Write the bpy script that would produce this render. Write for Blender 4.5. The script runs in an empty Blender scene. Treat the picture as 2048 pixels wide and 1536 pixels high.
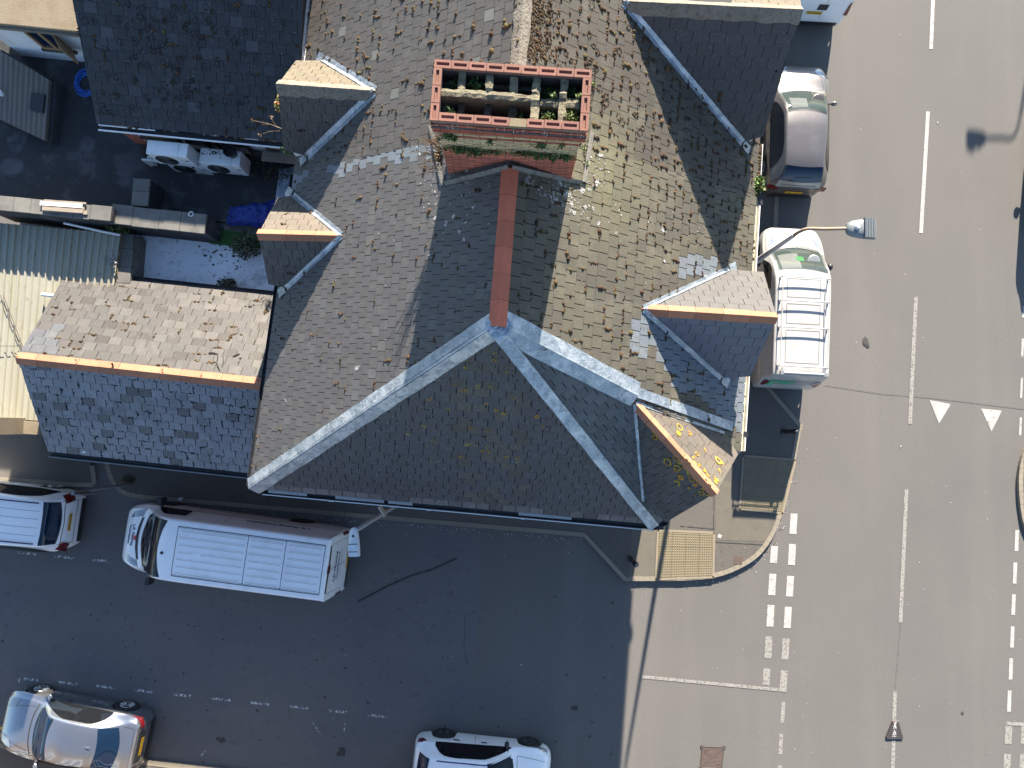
import bpy, bmesh, math, random
import numpy as np
from mathutils import Vector, Matrix

random.seed(7)
rnd = random.random
uni = random.uniform
sc = bpy.context.scene
COL = sc.collection

# ------------------------------------------------------------------ camera, sky, sun, exposure
CAM_H = 21.3
TILT = math.atan(87 / 1420)
cam_d = bpy.data.cameras.new('camera')
cam_d.sensor_width = 36.0
cam_d.lens = 36.0 * 1420 / 2048
cam_d.clip_end = 600
cam = bpy.data.objects.new('camera', cam_d)
cam.location = (0, 0, CAM_H)
cam.rotation_euler = (TILT, 0, 0)
COL.objects.link(cam)
sc.camera = cam

SUN_EL = math.radians(24.6)
SUN_DIR = Vector((0.195, 1.0, 0)).normalized()          # towards the sun, on the ground
SUN_ROT = math.atan2(SUN_DIR.x, SUN_DIR.y)
w = bpy.data.worlds.new('World')
sc.world = w
w.use_nodes = True
nt = w.node_tree
sky = nt.nodes.new('ShaderNodeTexSky')
sky.sky_type = 'NISHITA'
sky.sun_disc = False
sky.sun_elevation = SUN_EL
sky.sun_rotation = SUN_ROT
sky.air_density = 1.0
sky.dust_density = 0.3
sky.ozone_density = 2.5
nt.links.new(sky.outputs[0], nt.nodes['Background'].inputs[0])
nt.nodes['Background'].inputs[1].default_value = 0.072
sun_d = bpy.data.lights.new('sun', 'SUN')
sun_d.energy = 5.0
sun_d.angle = math.radians(0.53)
sun_d.color = (1.0, 0.90, 0.77)
sun = bpy.data.objects.new('sun', sun_d)
sdir = Vector((SUN_DIR.x * math.cos(SUN_EL), SUN_DIR.y * math.cos(SUN_EL), math.sin(SUN_EL)))
sun.rotation_euler = (-sdir).to_track_quat('-Z', 'Y').to_euler()
sun.location = (0, 0, 40)
COL.objects.link(sun)
sc.view_settings.view_transform = 'Standard'
sc.view_settings.look = 'None'
sc.view_settings.gamma = 1.0
sc.view_settings.exposure = 2.03

# ------------------------------------------------------------------ surveying: sight lines of the drone camera
_c, _s = math.cos(TILT), math.sin(TILT)
CP = np.array([0, 0, CAM_H])


def sight(px, py):
    x = (px - 1024) / 1420
    y = -(py - 768) / 1420
    return np.array([x, y * _c + _s, y * _s - _c])


def at(px, py, z=0.0):
    d = sight(px, py)
    return CP + d * ((z - CAM_H) / d[2])


def plane3(a, b, c):
    a = np.asarray(a, float); b = np.asarray(b, float); c = np.asarray(c, float)
    n = np.cross(b - a, c - a)
    n /= np.linalg.norm(n)
    return (a, n if n[2] > 0 else -n)


def on(px, py, pl):
    d = sight(px, py)
    return CP + d * (np.dot(pl[0] - CP, pl[1]) / np.dot(d, pl[1]))


def seen(p):
    q = np.asarray(p, float) - CP
    y = q[1] * _c + q[2] * _s
    z = -q[1] * _s + q[2] * _c
    return (1024 + q[0] / -z * 1420, 768 - y / -z * 1420)


# ------------------------------------------------------------------ mesh builder
class MB:
    def __init__(s):
        s.v = []; s.f = []; s.c = []

    def add(s, vs, fs, col=None):
        n = len(s.v)
        s.v.extend([tuple(map(float, p)) for p in vs])
        s.f.extend([tuple(i + n for i in f) for f in fs])
        if col is not None:
            s.c.extend([col] * len(vs))
        elif s.c:
            s.c.extend([(1, 1, 1)] * len(vs))
        return s

    def prism(s, bot, top, col=None):
        n = len(bot)
        fs = [tuple(range(n - 1, -1, -1)), tuple(range(n, 2 * n))]
        fs += [(i, (i + 1) % n, n + (i + 1) % n, n + i) for i in range(n)]
        return s.add(list(bot) + list(top), fs, col)

    def slab(s, poly, z0, z1, col=None):
        return s.prism([(p[0], p[1], z0) for p in poly], [(p[0], p[1], z1) for p in poly], col)

    def box(s, x0, x1, y0, y1, z0, z1, col=None):
        return s.slab([(x0, y0), (x1, y0), (x1, y1), (x0, y1)], z0, z1, col)

    def obox(s, o, ax, ay, az, col=None):
        """box from corner o along three edge vectors"""
        o, ax, ay, az = [np.asarray(q, float) for q in (o, ax, ay, az)]
        b = [o, o + ax, o + ax + ay, o + ay]
        return s.prism(b, [q + az for q in b], col)

    def tube(s, pts, r, n=8, caps=True, col=None):
        pts = [np.asarray(p, float) for p in pts]
        m = len(pts)
        rs = [r] * m if not hasattr(r, '__len__') else r
        vs = []
        up = None
        for i, p in enumerate(pts):
            t = pts[min(i + 1, m - 1)] - pts[max(i - 1, 0)]
            t /= np.linalg.norm(t) + 1e-12
            if up is None:
                up = np.array([0, 0, 1.]) if abs(t[2]) < .9 else np.array([1., 0, 0])
            a = np.cross(t, up); a /= np.linalg.norm(a) + 1e-12
            up = np.cross(a, t)
            for k in range(n):
                an = 2 * math.pi * k / n
                vs.append(p + rs[i] * (math.cos(an) * a + math.sin(an) * up))
        fs = []
        for i in range(m - 1):
            for k in range(n):
                k2 = (k + 1) % n
                fs.append((i * n + k, i * n + k2, (i + 1) * n + k2, (i + 1) * n + k))
        if caps:
            fs.append(tuple(range(n - 1, -1, -1)))
            fs.append(tuple((m - 1) * n + k for k in range(n)))
        return s.add(vs, fs, col)

    def lathe(s, prof, n=16, o=(0, 0, 0), col=None):
        """profile of (r, z) turned round the z axis"""
        vs = []
        for r, z in prof:
            for k in range(n):
                an = 2 * math.pi * k / n
                vs.append((o[0] + r * math.cos(an), o[1] + r * math.sin(an), o[2] + z))
        fs = []
        for i in range(len(prof) - 1):
            for k in range(n):
                k2 = (k + 1) % n
                fs.append((i * n + k, i * n + k2, (i + 1) * n + k2, (i + 1) * n + k))
        fs.append(tuple(range(n - 1, -1, -1)))
        fs.append(tuple((len(prof) - 1) * n + k for k in range(n)))
        return s.add(vs, fs, col)

    def grid(s, G, col=None, flip=False):
        """2-D list of points -> quads"""
        m, n = len(G), len(G[0])
        vs = [p for row in G for p in row]
        fs = []
        for i in range(m - 1):
            for j in range(n - 1):
                f = (i * n + j, (i + 1) * n + j, (i + 1) * n + j + 1, i * n + j + 1)
                fs.append(f[::-1] if flip else f)
        return s.add(vs, fs, col)

    def mesh(s, name):
        me = bpy.data.meshes.new(name)
        me.from_pydata(s.v, [], s.f)
        if s.c:
            ca = me.color_attributes.new('Col', 'FLOAT_COLOR', 'POINT')
            ca.data.foreach_set('color', np.array([(c[0], c[1], c[2], 1) for c in s.c], np.float32).ravel())
        me.update()
        return me


BASE = {}


def obj(name, mb, m, parent=None, smooth=False, bevel=0, fixn=False, kind=None):
    me = mb if isinstance(mb, bpy.types.Mesh) else mb.mesh(name)
    if bevel or fixn:
        bm = bmesh.new(); bm.from_mesh(me)
        bmesh.ops.remove_doubles(bm, verts=bm.verts, dist=1e-5)
        bmesh.ops.recalc_face_normals(bm, faces=bm.faces)
        if bevel:
            ed = [e for e in bm.edges if len(e.link_faces) == 2 and e.calc_face_angle(0) > .6]
            bmesh.ops.bevel(bm, geom=ed, offset=bevel, segments=2, profile=.6, affect='EDGES', clamp_overlap=True)
        bm.to_mesh(me); bm.free()
    o = bpy.data.objects.new(name, me)
    me.materials.append(m)
    if smooth:
        for p in me.polygons:
            p.use_smooth = True
        if smooth != 'all':
            try:
                me.set_sharp_from_angle(angle=math.radians(38))
            except Exception:
                pass
    COL.objects.link(o)
    if parent:
        o.parent = parent
        if parent.name in BASE:
            o.matrix_parent_inverse = Matrix.Translation(-Vector(BASE[parent.name]))
    if kind:
        o['kind'] = kind
    return o


def tag(o, label, cat, group=None):
    o['label'] = label; o['category'] = cat
    if group:
        o['group'] = group
    return o


def thing(name, label, cat, base=None, loc=(0, 0, 0), rz=0, group=None):
    """an Empty at the thing's base; with base= its parts are given in world coordinates"""
    o = bpy.data.objects.new(name, None)
    COL.objects.link(o)
    o.location = base if base is not None else loc
    o.rotation_euler = (0, 0, rz)
    if base is not None:
        BASE[o.name] = tuple(map(float, base))
    return tag(o, label, cat, group)


def struct(name, mb, m, **k):
    o = obj(name, mb, m, **k)
    o['kind'] = 'structure'
    return o


def dup(root, loc, rz, label, group=None):
    r = root.copy(); COL.objects.link(r)
    r.location = loc; r.rotation_euler = (0, 0, rz); r['label'] = label
    if group:
        r['group'] = group
    for ch in list(root.children):
        c_ = ch.copy(); COL.objects.link(c_); c_.parent = r
        for g in list(ch.children):
            d_ = g.copy(); COL.objects.link(d_); d_.parent = c_
    return r


# ------------------------------------------------------------------ materials
def mat(name, base=(.5, .5, .5), rough=.8, metal=0.0, attr=False, layers=(), bump=None, spec=.5, coat=0.0, wear=None, alpha=1.0, emit=None):
    """layers: (scale, detail, lo, hi, colour, amount[, stretch]) noise masks over the base; bump: (scale, strength, dist)
    wear: (scale, lo, hi) holes worn through a painted sheet"""
    m = bpy.data.materials.new(name)
    m.use_nodes = True
    t = m.node_tree; N = t.nodes; L = t.links
    b = N['Principled BSDF']
    b.inputs['Roughness'].default_value = rough
    b.inputs['Metallic'].default_value = metal
    b.inputs['Specular IOR Level'].default_value = spec
    b.inputs['Coat Weight'].default_value = coat
    b.inputs['Coat Roughness'].default_value = .04
    tc = N.new('ShaderNodeTexCoord')

    def noise(scale, detail, stretch=None, rough_=.6):
        n = N.new('ShaderNodeTexNoise')
        n.inputs['Scale'].default_value = scale
        n.inputs['Detail'].default_value = detail
        n.inputs['Roughness'].default_value = rough_
        if stretch:
            mp = N.new('ShaderNodeMapping')
            mp.inputs['Scale'].default_value = stretch
            L.new(tc.outputs['Object'], mp.inputs['Vector']); L.new(mp.outputs[0], n.inputs['Vector'])
        else:
            L.new(tc.outputs['Object'], n.inputs['Vector'])
        return n.outputs['Fac']

    def ramp(x, lo, hi):
        r = N.new('ShaderNodeMapRange')
        r.inputs['From Min'].default_value = lo; r.inputs['From Max'].default_value = hi
        r.clamp = True
        L.new(x, r.inputs['Value'])
        return r.outputs[0]

    if attr:
        a = N.new('ShaderNodeVertexColor'); a.layer_name = 'Col'
        mx = N.new('ShaderNodeMix'); mx.data_type = 'RGBA'; mx.blend_type = 'MULTIPLY'
        mx.inputs['Factor'].default_value = 1
        mx.inputs[6].default_value = (*base, 1)
        L.new(a.outputs['Color'], mx.inputs[7])
        cur = mx.outputs[2]
    else:
        rgb = N.new('ShaderNodeRGB'); rgb.outputs[0].default_value = (*base, 1)
        cur = rgb.outputs[0]
    for ly in layers:
        scale, det, lo, hi, col, amt = ly[:6]
        f = ramp(noise(scale, det, ly[6] if len(ly) > 6 else None), lo, hi)
        mu = N.new('ShaderNodeMath'); mu.operation = 'MULTIPLY'; mu.inputs[1].default_value = amt
        L.new(f, mu.inputs[0])
        mx = N.new('ShaderNodeMix'); mx.data_type = 'RGBA'
        L.new(mu.outputs[0], mx.inputs['Factor']); L.new(cur, mx.inputs[6])
        mx.inputs[7].default_value = (*col, 1)
        cur = mx.outputs[2]
    L.new(cur, b.inputs['Base Color'])
    if bump:
        bp = N.new('ShaderNodeBump')
        bp.inputs['Strength'].default_value = bump[1]; bp.inputs['Distance'].default_value = bump[2]
        L.new(noise(bump[0], 4, bump[3] if len(bump) > 3 else None), bp.inputs['Height']); L.new(bp.outputs[0], b.inputs['Normal'])
    if wear:
        f = ramp(noise(wear[0], 6, None, .75), wear[1], wear[2])
        L.new(f, b.inputs['Alpha'])
    elif alpha < 1:
        b.inputs['Alpha'].default_value = alpha
    if emit:
        b.inputs['Emission Color'].default_value = (*emit[0], 1); b.inputs['Emission Strength'].default_value = emit[1]
    return m


M = {}
M['asphalt'] = mat('worn_asphalt', (.134, .126, .116), .92, layers=[
    (.22, 3, .42, .7, (.112, .107, .101), .8), (.5, 4, .5, .72, (.158, .148, .135), .6, (1.6, .12, 1)),
    (3.5, 4, .55, .75, (.12, .11, .10), .4), (38, 3, .35, .7, (.085, .08, .072), .75), (55, 2, .62, .75, (.27, .25, .22), .8)],
    bump=(60, .35, .02))
M['asphalt_side'] = mat('dark_asphalt', (.120, .117, .115), .75, layers=[
    (.3, 4, .42, .62, (.100, .103, .108), .85), (.9, 6, .5, .7, (.140, .133, .126), .6, (.25, 1.4, 1)), (3.0, 6, .58, .72, (.045, .045, .046), .5),
    (13, 5, .50, .72, (.15, .146, .14), .45), (40, 3, .35, .7, (.07, .07, .07), .6), (55, 2, .64, .76, (.19, .18, .17), .5)], bump=(60, .3, .02))
M['pavement'] = mat('pavement_asphalt', (.112, .101, .086), .92, layers=[
    (.8, 4, .4, .7, (.09, .082, .072), .7), (4, 5, .55, .75, (.135, .12, .098), .5), (45, 3, .35, .7, (.07, .065, .06), .7)], bump=(60, .35, .02))
M['ground'] = mat('town_ground', (.11, .10, .09), .95, layers=[(.2, 4, .4, .6, (.08, .08, .06), .8)])
M['kerb'] = mat('kerb_concrete', (.235, .20, .15), .9, attr=True, layers=[(2.5, 4, .45, .7, (.2, .18, .15), .6), (30, 3, .4, .7, (.16, .15, .13), .5)], bump=(50, .3, .01))
M['paint'] = mat('road_paint', (.40, .39, .36), .8, layers=[(4, 5, .42, .66, (.27, .26, .24), .7), (24, 4, .45, .65, (.20, .19, .175), .5)], wear=(9, .32, .42))
M['paint_faint'] = mat('faded_road_paint', (.25, .237, .212), .85, layers=[(6, 4, .4, .7, (.20, .19, .172), .7)], wear=(13, .30, .50))
M['paint_worn'] = mat('worn_bay_paint', (.55, .55, .53), .85, layers=[(6, 4, .4, .7, (.3, .3, .3), .7)], wear=(11, .47, .56))
M['paint_yellow'] = mat('yellow_road_paint', (.62, .40, .05), .8, wear=(9, .3, .4))
M['tactile'] = mat('buff_tactile_paving', (.175, .148, .092), .9, layers=[(1.4, 4, .4, .7, (.15, .128, .085), .7), (25, 3, .45, .7, (.13, .11, .07), .5)], bump=(40, .3, .01))
M['iron'] = mat('rusty_iron', (.085, .062, .050), .8, layers=[(8, 4, .4, .7, (.115, .075, .055), .7)], bump=(60, .5, .01))
M['iron_dark'] = mat('dark_iron', (.055, .045, .045), .7, layers=[(20, 4, .5, .7, (.10, .08, .075), .7)], bump=(60, .5, .01))
M['joint'] = mat('faint_joint', (.102, .096, .088), .9, wear=(5, .34, .5))
M['tar'] = mat('bitumen_seam', (.035, .033, .032), .8, layers=[(8, 4, .4, .7, (.07, .065, .06), .7)], wear=(7, .36, .46))
M['slate'] = mat('roof_slate', (1, 1, 1), .6, attr=True, layers=[
    (3.2, 5, .52, .74, (.17, .165, .15), .25), (14, 5, .5, .72, (.05, .048, .047), .40), (30, 4, .62, .74, (.26, .25, .23), .40)], bump=(35, .35, .010))
M['slate_lichen'] = mat('lichened_slate', (1, 1, 1), .75, attr=True, layers=[
    (1.6, 5, .50, .72, (.19, .175, .115), .28), (9, 6, .52, .70, (.06, .055, .045), .6), (26, 4, .62, .72, (.24, .225, .17), .38)], bump=(35, .5, .012))
M['slate_dark'] = mat('weathered_dark_slate', (1, 1, 1), .55, attr=True, layers=[
    (5, 6, .58, .74, (.095, .105, .12), .35), (1.3, 6, .5, .7, (.025, .025, .028), .5), (13, 5, .5, .7, (.020, .020, .022), .5), (26, 5, .62, .72, (.30, .30, .29), .6)], bump=(35, .5, .012))
M['slate_new'] = mat('new_slate', (1, 1, 1), .5, attr=True, layers=[(9, 5, .5, .75, (.10, .11, .125), .4)], bump=(50, .2, .006))
M['deck'] = mat('roof_underlay', (.02, .02, .022), .95)
M['moss'] = mat('roof_moss', (1, 1, 1), .98, attr=True, layers=[(60, 3, .4, .7, (.03, .022, .012), .6)], bump=(90, .8, .02))
M['lichen'] = mat('yellow_lichen', (.42, .27, .03), .95, attr=True, layers=[(30, 4, .4, .7, (.20, .13, .03), .7)])
M['dropping'] = mat('bird_dropping', (.42, .42, .40), .9, layers=[(20, 4, .45, .7, (.2, .2, .2), .6)], wear=(30, .40, .56))
M['lead'] = mat('lead_flashing', (.25, .295, .34), .36, .50, layers=[
    (2.6, 7, .46, .60, (.44, .48, .52), .8), (7, 7, .50, .64, (.14, .18, .22), .75), (34, 5, .56, .68, (.62, .62, .60), .55)], bump=(14, .55, .03))
M['terracotta'] = mat('terracotta_ridge', (.34, .145, .080), .85, attr=True, layers=[
    (6, 5, .5, .75, (.26, .10, .058), .6), (22, 4, .62, .74, (.16, .10, .075), .6)], bump=(40, .3, .01))
M['ridge_red'] = mat('red_ridge_tile', (.42, .115, .065), .75, attr=True, layers=[(5, 5, .5, .75, (.30, .085, .05), .6)], bump=(40, .25, .01))
M['ridge_concrete'] = mat('mortar_ridge', (.20, .18, .145), .95, layers=[
    (4, 6, .45, .65, (.14, .122, .095), .75), (12, 6, .52, .68, (.07, .062, .052), .7), (10, 5, .62, .72, (.22, .18, .08), .5)], bump=(20, .9, .03))
M['brick'] = mat('brick', (1, 1, 1), .85, attr=True, layers=[(14, 5, .5, .72, (.16, .075, .055), .45), (50, 3, .62, .72, (.42, .33, .28), .5)], bump=(60, .35, .008))
M['mortar'] = mat('old_mortar', (.19, .175, .15), .95, layers=[(9, 6, .45, .65, (.10, .095, .08), .75)], bump=(30, .8, .02))
M['mortar_lichen'] = mat('lichened_mortar', (.19, .17, .11), .95, layers=[(7, 6, .45, .66, (.125, .105, .07), .75), (22, 5, .55, .7, (.13, .11, .085), .7)], bump=(22, 1., .04))
M['soot'] = mat('sooty_flue', (.035, .03, .028), .95, layers=[(9, 5, .45, .65, (.07, .06, .05), .6)], bump=(20, .8, .03))
M['render_white'] = mat('white_render', (.66, .67, .67), .9, layers=[(2, 6, .45, .7, (.42, .43, .44), .7, (1, 1, .35)), (9, 5, .6, .75, (.25, .23, .21), .6)], bump=(25, .3, .01))
M['wall_brick'] = mat('house_wall_brick', (.30, .115, .07), .9, layers=[(3, 5, .45, .7, (.22, .09, .06), .7), (40, 3, .5, .6, (.33, .26, .2), .5, (1, 1, 3))], bump=(40, .4, .01))
M['white_upvc'] = mat('white_plastic', (.74, .75, .75), .45, layers=[(5, 5, .5, .75, (.5, .5, .49), .5)])
M['cream_upvc'] = mat('stained_gutter', (.55, .52, .42), .6, layers=[(4, 5, .45, .7, (.33, .29, .16), .6)])
M['black_plastic'] = mat('black_plastic', (.018, .018, .02), .45)
M['black_paint'] = mat('black_gutter', (.02, .022, .026), .5, layers=[(6, 5, .55, .72, (.08, .085, .09), .5)])
M['timber'] = mat('weathered_timber', (.30, .25, .19), .9, layers=[(6, 5, .4, .7, (.18, .145, .11), .7, (.4, 6, 6))], bump=(30, .4, .01))
M['brown_wood'] = mat('brown_painted_wood', (.30, .19, .10), .7, layers=[(5, 4, .45, .7, (.2, .12, .06), .6)])
M['felt'] = mat('dark_roof_felt', (.028, .029, .032), .9, layers=[
    (.7, 4, .48, .72, (.055, .058, .064), .8), (1.1, 1, .60, .66, (.085, .09, .10), .45), (2.2, 6, .52, .66, (.095, .10, .105), .55), (30, 3, .64, .72, (.16, .16, .16), .5)], bump=(30, .4, .01))
M['coping'] = mat('stone_coping', (.135, .130, .118), .9, attr=True, layers=[(3, 5, .45, .7, (.085, .083, .075), .7), (20, 4, .6, .72, (.26, .25, .22), .5)], bump=(35, .4, .01))
M['coping_brown'] = mat('brown_coping', (.19, .155, .105), .92, layers=[(2.2, 6, .45, .68, (.14, .105, .065), .7), (14, 5, .6, .72, (.10, .075, .05), .6)], bump=(25, .4, .02))
M['corrugated'] = mat('corrugated_roof_sheet', (.31, .298, .235), .6, layers=[
    (.9, 5, .42, .66, (.27, .25, .17), .7, (3, .35, 1)), (6, 6, .58, .72, (.17, .15, .08), .6, (2, .5, 1)), (3.5, 3, .68, .74, (.12, .12, .09), .7)])
M['shed_sheet'] = mat('grey_shed_sheet', (.155, .135, .110), .8, layers=[(1.5, 5, .45, .7, (.10, .10, .095), .7, (5, .6, 1)), (10, 5, .6, .72, (.25, .24, .21), .4)])
M['white_felt'] = mat('whitewashed_roof', (.80, .81, .82), .85, layers=[(1.0, 6, .52, .64, (.26, .27, .28), .8), (9, 6, .58, .70, (.16, .14, .11), .6)], bump=(20, .4, .02))
M['casing'] = mat('ac_casing', (.70, .71, .70), .5, layers=[(4, 6, .5, .72, (.45, .45, .44), .5), (24, 4, .66, .72, (.12, .11, .1), .7)])
M['grille'] = mat('dark_grille', (.03, .031, .033), .6)
M['tarp'] = mat('blue_tarpaulin', (.012, .035, .24), .4, layers=[(5, 4, .5, .7, (.02, .06, .33), .5)], bump=(14, .6, .04))
M['hose'] = mat('blue_hose', (.02, .11, .45), .4)
M['turf'] = mat('artificial_grass', (.035, .11, .022), .95, layers=[(40, 3, .4, .65, (.02, .06, .012), .7)], bump=(120, .8, .02))
M['leaf'] = mat('leaf', (1, 1, 1), .6, attr=True)
M['twig'] = mat('dry_stem', (.30, .22, .12), .9, attr=True)
M['galv'] = mat('galvanised_steel', (.22, .235, .25), .5, .35, layers=[(7, 5, .5, .7, (.24, .25, .26), .5)])
M['lamp_pole'] = mat('grey_lamp_pole', (.36, .365, .375), .5, layers=[(7, 5, .5, .7, (.27, .275, .28), .5)])
M['rust'] = mat('rusty_arm', (.27, .20, .15), .75, .2, layers=[(9, 5, .45, .65, (.30, .15, .07), .7)])
M['lamp_grey'] = mat('lamp_housing', (.17, .19, .20), .45, .1, layers=[(8, 5, .55, .75, (.28, .29, .3), .4)])
M['lamp_pale'] = mat('pale_lamp_housing', (.50, .54, .57), .5, layers=[(8, 5, .55, .75, (.36, .39, .42), .5)])
M['glass_dark'] = mat('dark_glass', (.008, .009, .011), .03, spec=.38)
M['glass_blue'] = mat('window_glass', (.006, .018, .042), .03, spec=.45)  # reflected sky painted into the base as deep blue
M['screen'] = mat('clear_windscreen', (.03, .05, .045), .04, alpha=.55, spec=.5)
M['rubber'] = mat('tyre_rubber', (.018, .018, .019), .8, layers=[(20, 3, .45, .7, (.035, .034, .032), .6)])
M['alloy'] = mat('alloy_rim', (.42, .43, .44), .3, .8)
M['rim_dark'] = mat('dark_rim', (.05, .05, .052), .4, .5)
M['red_lens'] = mat('red_lens', (.12, .005, .008), .12, coat=.8)
M['clear_lens'] = mat('headlamp_lens', (.30, .32, .34), .06, .4, coat=.8)
M['plate_yellow'] = mat('yellow_plate', (.72, .40, .02), .4)
M['ink'] = mat('black_ink', (.012, .012, .014), .6)
M['seam'] = mat('panel_gap', (.035, .036, .04), .6)
M['chrome'] = mat('bright_trim', (.55, .56, .57), .18, .9)
M['dash'] = mat('dashboard', (.022, .028, .026), .7, layers=[(5, 4, .5, .7, (.055, .062, .057), .7)])
M['paper'] = mat('white_paper', (.42, .415, .40), .8)
M['green_print'] = mat('green_lettering', (.03, .36, .19), .5)
M['bright_green'] = mat('green_box', (.03, .50, .06), .5)
M['grey_print'] = mat('grey_lettering', (.33, .35, .37), .5)
M['navy_print'] = mat('navy_lettering', (.02, .02, .10), .5)
M['red_print'] = mat('red_emblem', (.60, .03, .05), .5)


def paint_mat(name, base, metal=0.0, rough=.28, dirt=(.4, .4, .38), amt=.25):
    return mat(name, base, rough, metal, coat=.7, layers=[(2.2, 5, .5, .75, dirt, amt), (20, 4, .64, .74, tuple(c * .6 for c in dirt), amt)])


M['white_car'] = paint_mat('white_car_paint', (.90, .90, .89), dirt=(.62, .61, .58))
M['white_van'] = paint_mat('white_van_paint', (.90, .90, .89), rough=.35, dirt=(.62, .61, .57), amt=.4)
M['rack_paint'] = paint_mat('rack_paint', (.42, .415, .40), rough=.4, dirt=(.25, .22, .18), amt=.4)
M['work_van'] = paint_mat('grubby_white_paint', (.40, .395, .38), rough=.4, dirt=(.27, .25, .215), amt=.55)
M['grey_car'] = paint_mat('warm_grey_metallic', (.17, .155, .145), metal=.6, rough=.34, dirt=(.32, .3, .29))
M['silver_car'] = paint_mat('silver_metallic', (.36, .375, .40), metal=.85, rough=.2, dirt=(.34, .35, .37), amt=.15)

# ------------------------------------------------------------------ ground, roads, pavements
g = MB(); g.box(-150, 150, -150, 150, -.06, -.02); struct('ground', g, M['ground'])
g = MB()
g.add([(-40, -40, 0), (60, -40, 0), (60, 60, 0), (-40, 60, 0)], [(0, 1, 2, 3)])
struct('road', g, M['asphalt'])


def ground_poly(pxs, z):
    return [tuple(at(x, y, z)) for x, y in pxs]


g = MB()
e0, e1 = at(967, 1085, .004), at(928, 1545, .004)
e2 = e1 + (e1 - e0) * .6
g.add([e0 + (e0 - e1) * .2, e0, (e0 + e1) / 2 + np.array([.03, 0, 0]), e1, e2, (-40, e2[1], .004), (-40, e0[1] + 4, .004)], [tuple(range(6, -1, -1))])
struct('side_road', g, M['asphalt_side'])

# pavement round the corner house, with a real kerb
def arc(pts, n=5):
    """round a polyline by Catmull-Rom"""
    out = []
    m = len(pts)
    for i in range(m - 1):
        p0, p1, p2, p3 = [np.asarray(pts[min(max(k, 0), m - 1)], float) for k in (i - 1, i, i + 1, i + 2)]
        for k in range(n):
            t = k / n
            out.append(.5 * (2 * p1 + (p2 - p0) * t + (2 * p0 - 5 * p1 + 4 * p2 - p3) * t * t + (3 * p1 - p0 - 3 * p2 + p3) * t ** 3))
    out.append(np.asarray(pts[-1], float))
    return out


curve_px = arc([(1602, 862), (1594, 905), (1580, 975), (1565, 1028), (1546, 1075), (1515, 1115), (1470, 1142), (1425, 1156), (1370, 1161), (1300, 1162), (1262, 1162)], 4)
KERB = [(1578, -60), (1541, 776), (1606, 851)] + [tuple(p) for p in curve_px] + [(1248, 1162), (1168, 1074), (330, 1002)] + \
       [tuple(p) for p in arc([(290, 999), (250, 991), (228, 975), (214, 948), (208, 920)], 4)]
KW = [at(x, y, .11) for x, y in KERB]


def inset(line, d):
    out = []
    for i, p in enumerate(line):
        a = line[max(i - 1, 0)]; b = line[min(i + 1, len(line) - 1)]
        t = (b - a)[:2]; t = t / (np.linalg.norm(t) + 1e-9)
        out.append(np.array([p[0] + t[1] * d, p[1] - t[0] * d, p[2]]))
    return out


def kerb_run(line, d, height=.11, length=.9, wid=.13):
    """individual kerb stones along a line; d = side of the line"""
    g = MB()
    inn = inset(line, d * wid)
    for i in range(len(line) - 1):
        a, b, c_, d_ = line[i], line[i + 1], inn[i + 1], inn[i]
        n = max(1, int(round(np.linalg.norm(b - a) / length)))
        for k in range(n):
            t0, t1 = k / n, (k + 1) / n - .006 / (np.linalg.norm(b - a) + .01)
            q = [a + (b - a) * t0, a + (b - a) * t1, d_ + (c_ - d_) * t1, d_ + (c_ - d_) * t0]
            h = height + uni(-.004, .004)
            tone = uni(.88, 1.06)
            if d > 0:
                q = q[::-1]
            bot = [(p[0], p[1], -.02) for p in q]; top = [(p[0], p[1], h) for p in q]
            g.prism(bot[::-1], top[::-1], (tone, tone, tone * .97))
    return g


struct('kerb', kerb_run(KW, 1), M['kerb'], fixn=True)
inn = inset(KW, .134)
g = MB()
poly = [(p[0], p[1]) for p in inn] + [(-9.9, .5), (-4, 1.5), (3, 2), (4.5, 12.5)]
g.prism([(x, y, -.02) for x, y in poly][::-1], [(x, y, .10) for x, y in poly][::-1])
pav = struct('pavement', g, M['pavement'], fixn=True)
# pavement piece left of the side entrance
k2 = [at(x, y, .11) for x, y in [(188, 930), (192, 962), (184, 974), (150, 974), (-80, 957)]]
struct('kerb', kerb_run(k2, 1), M['kerb'], fixn=True)
g = MB(); i2 = inset(k2, .134)
poly = [(p[0], p[1]) for p in i2] + [(-16.5, 1.0), (-11.6, 1.0)]
g.prism([(x, y, -.02) for x, y in poly][::-1], [(x, y, .10) for x, y in poly][::-1]); struct('pavement', g, M['pavement'], fixn=True)
# opposite pavement of the side street (bottom left)
k3 = [at(x, y, .11) for x, y in [(-120, 1474), (0, 1487), (427, 1537), (980, 1603)]]
struct('kerb', kerb_run(k3, 1), M['kerb'], fixn=True)
g = MB(); i3 = inset(k3, .134)
poly = [(p[0], p[1]) for p in i3] + [(0, -13.5), (-18, -11.4)]
g.prism([(x, y, -.02) for x, y in poly][::-1], [(x, y, .10) for x, y in poly][::-1]); struct('pavement', g, M['pavement'], fixn=True)
# far pavement at the right edge
k4 = [at(x, y, .11) for x, y in [(tuple(p)) for p in arc([(2075, 860), (2050, 900), (2040, 935), (2038, 970), (2041, 1010), (2050, 1055), (2075, 1100), (2110, 1130)], 3)]]
struct('kerb', kerb_run(k4, -1), M['kerb'], fixn=True)
g = MB(); i4 = inset(k4, -.134)
poly = [(p[0], p[1]) for p in i4] + [(22, -4.5), (22, 0)]
g.prism([(x, y, -.02) for x, y in poly], [(x, y, .10) for x, y in poly]); struct('pavement', g, M['pavement'], fixn=True)


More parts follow.
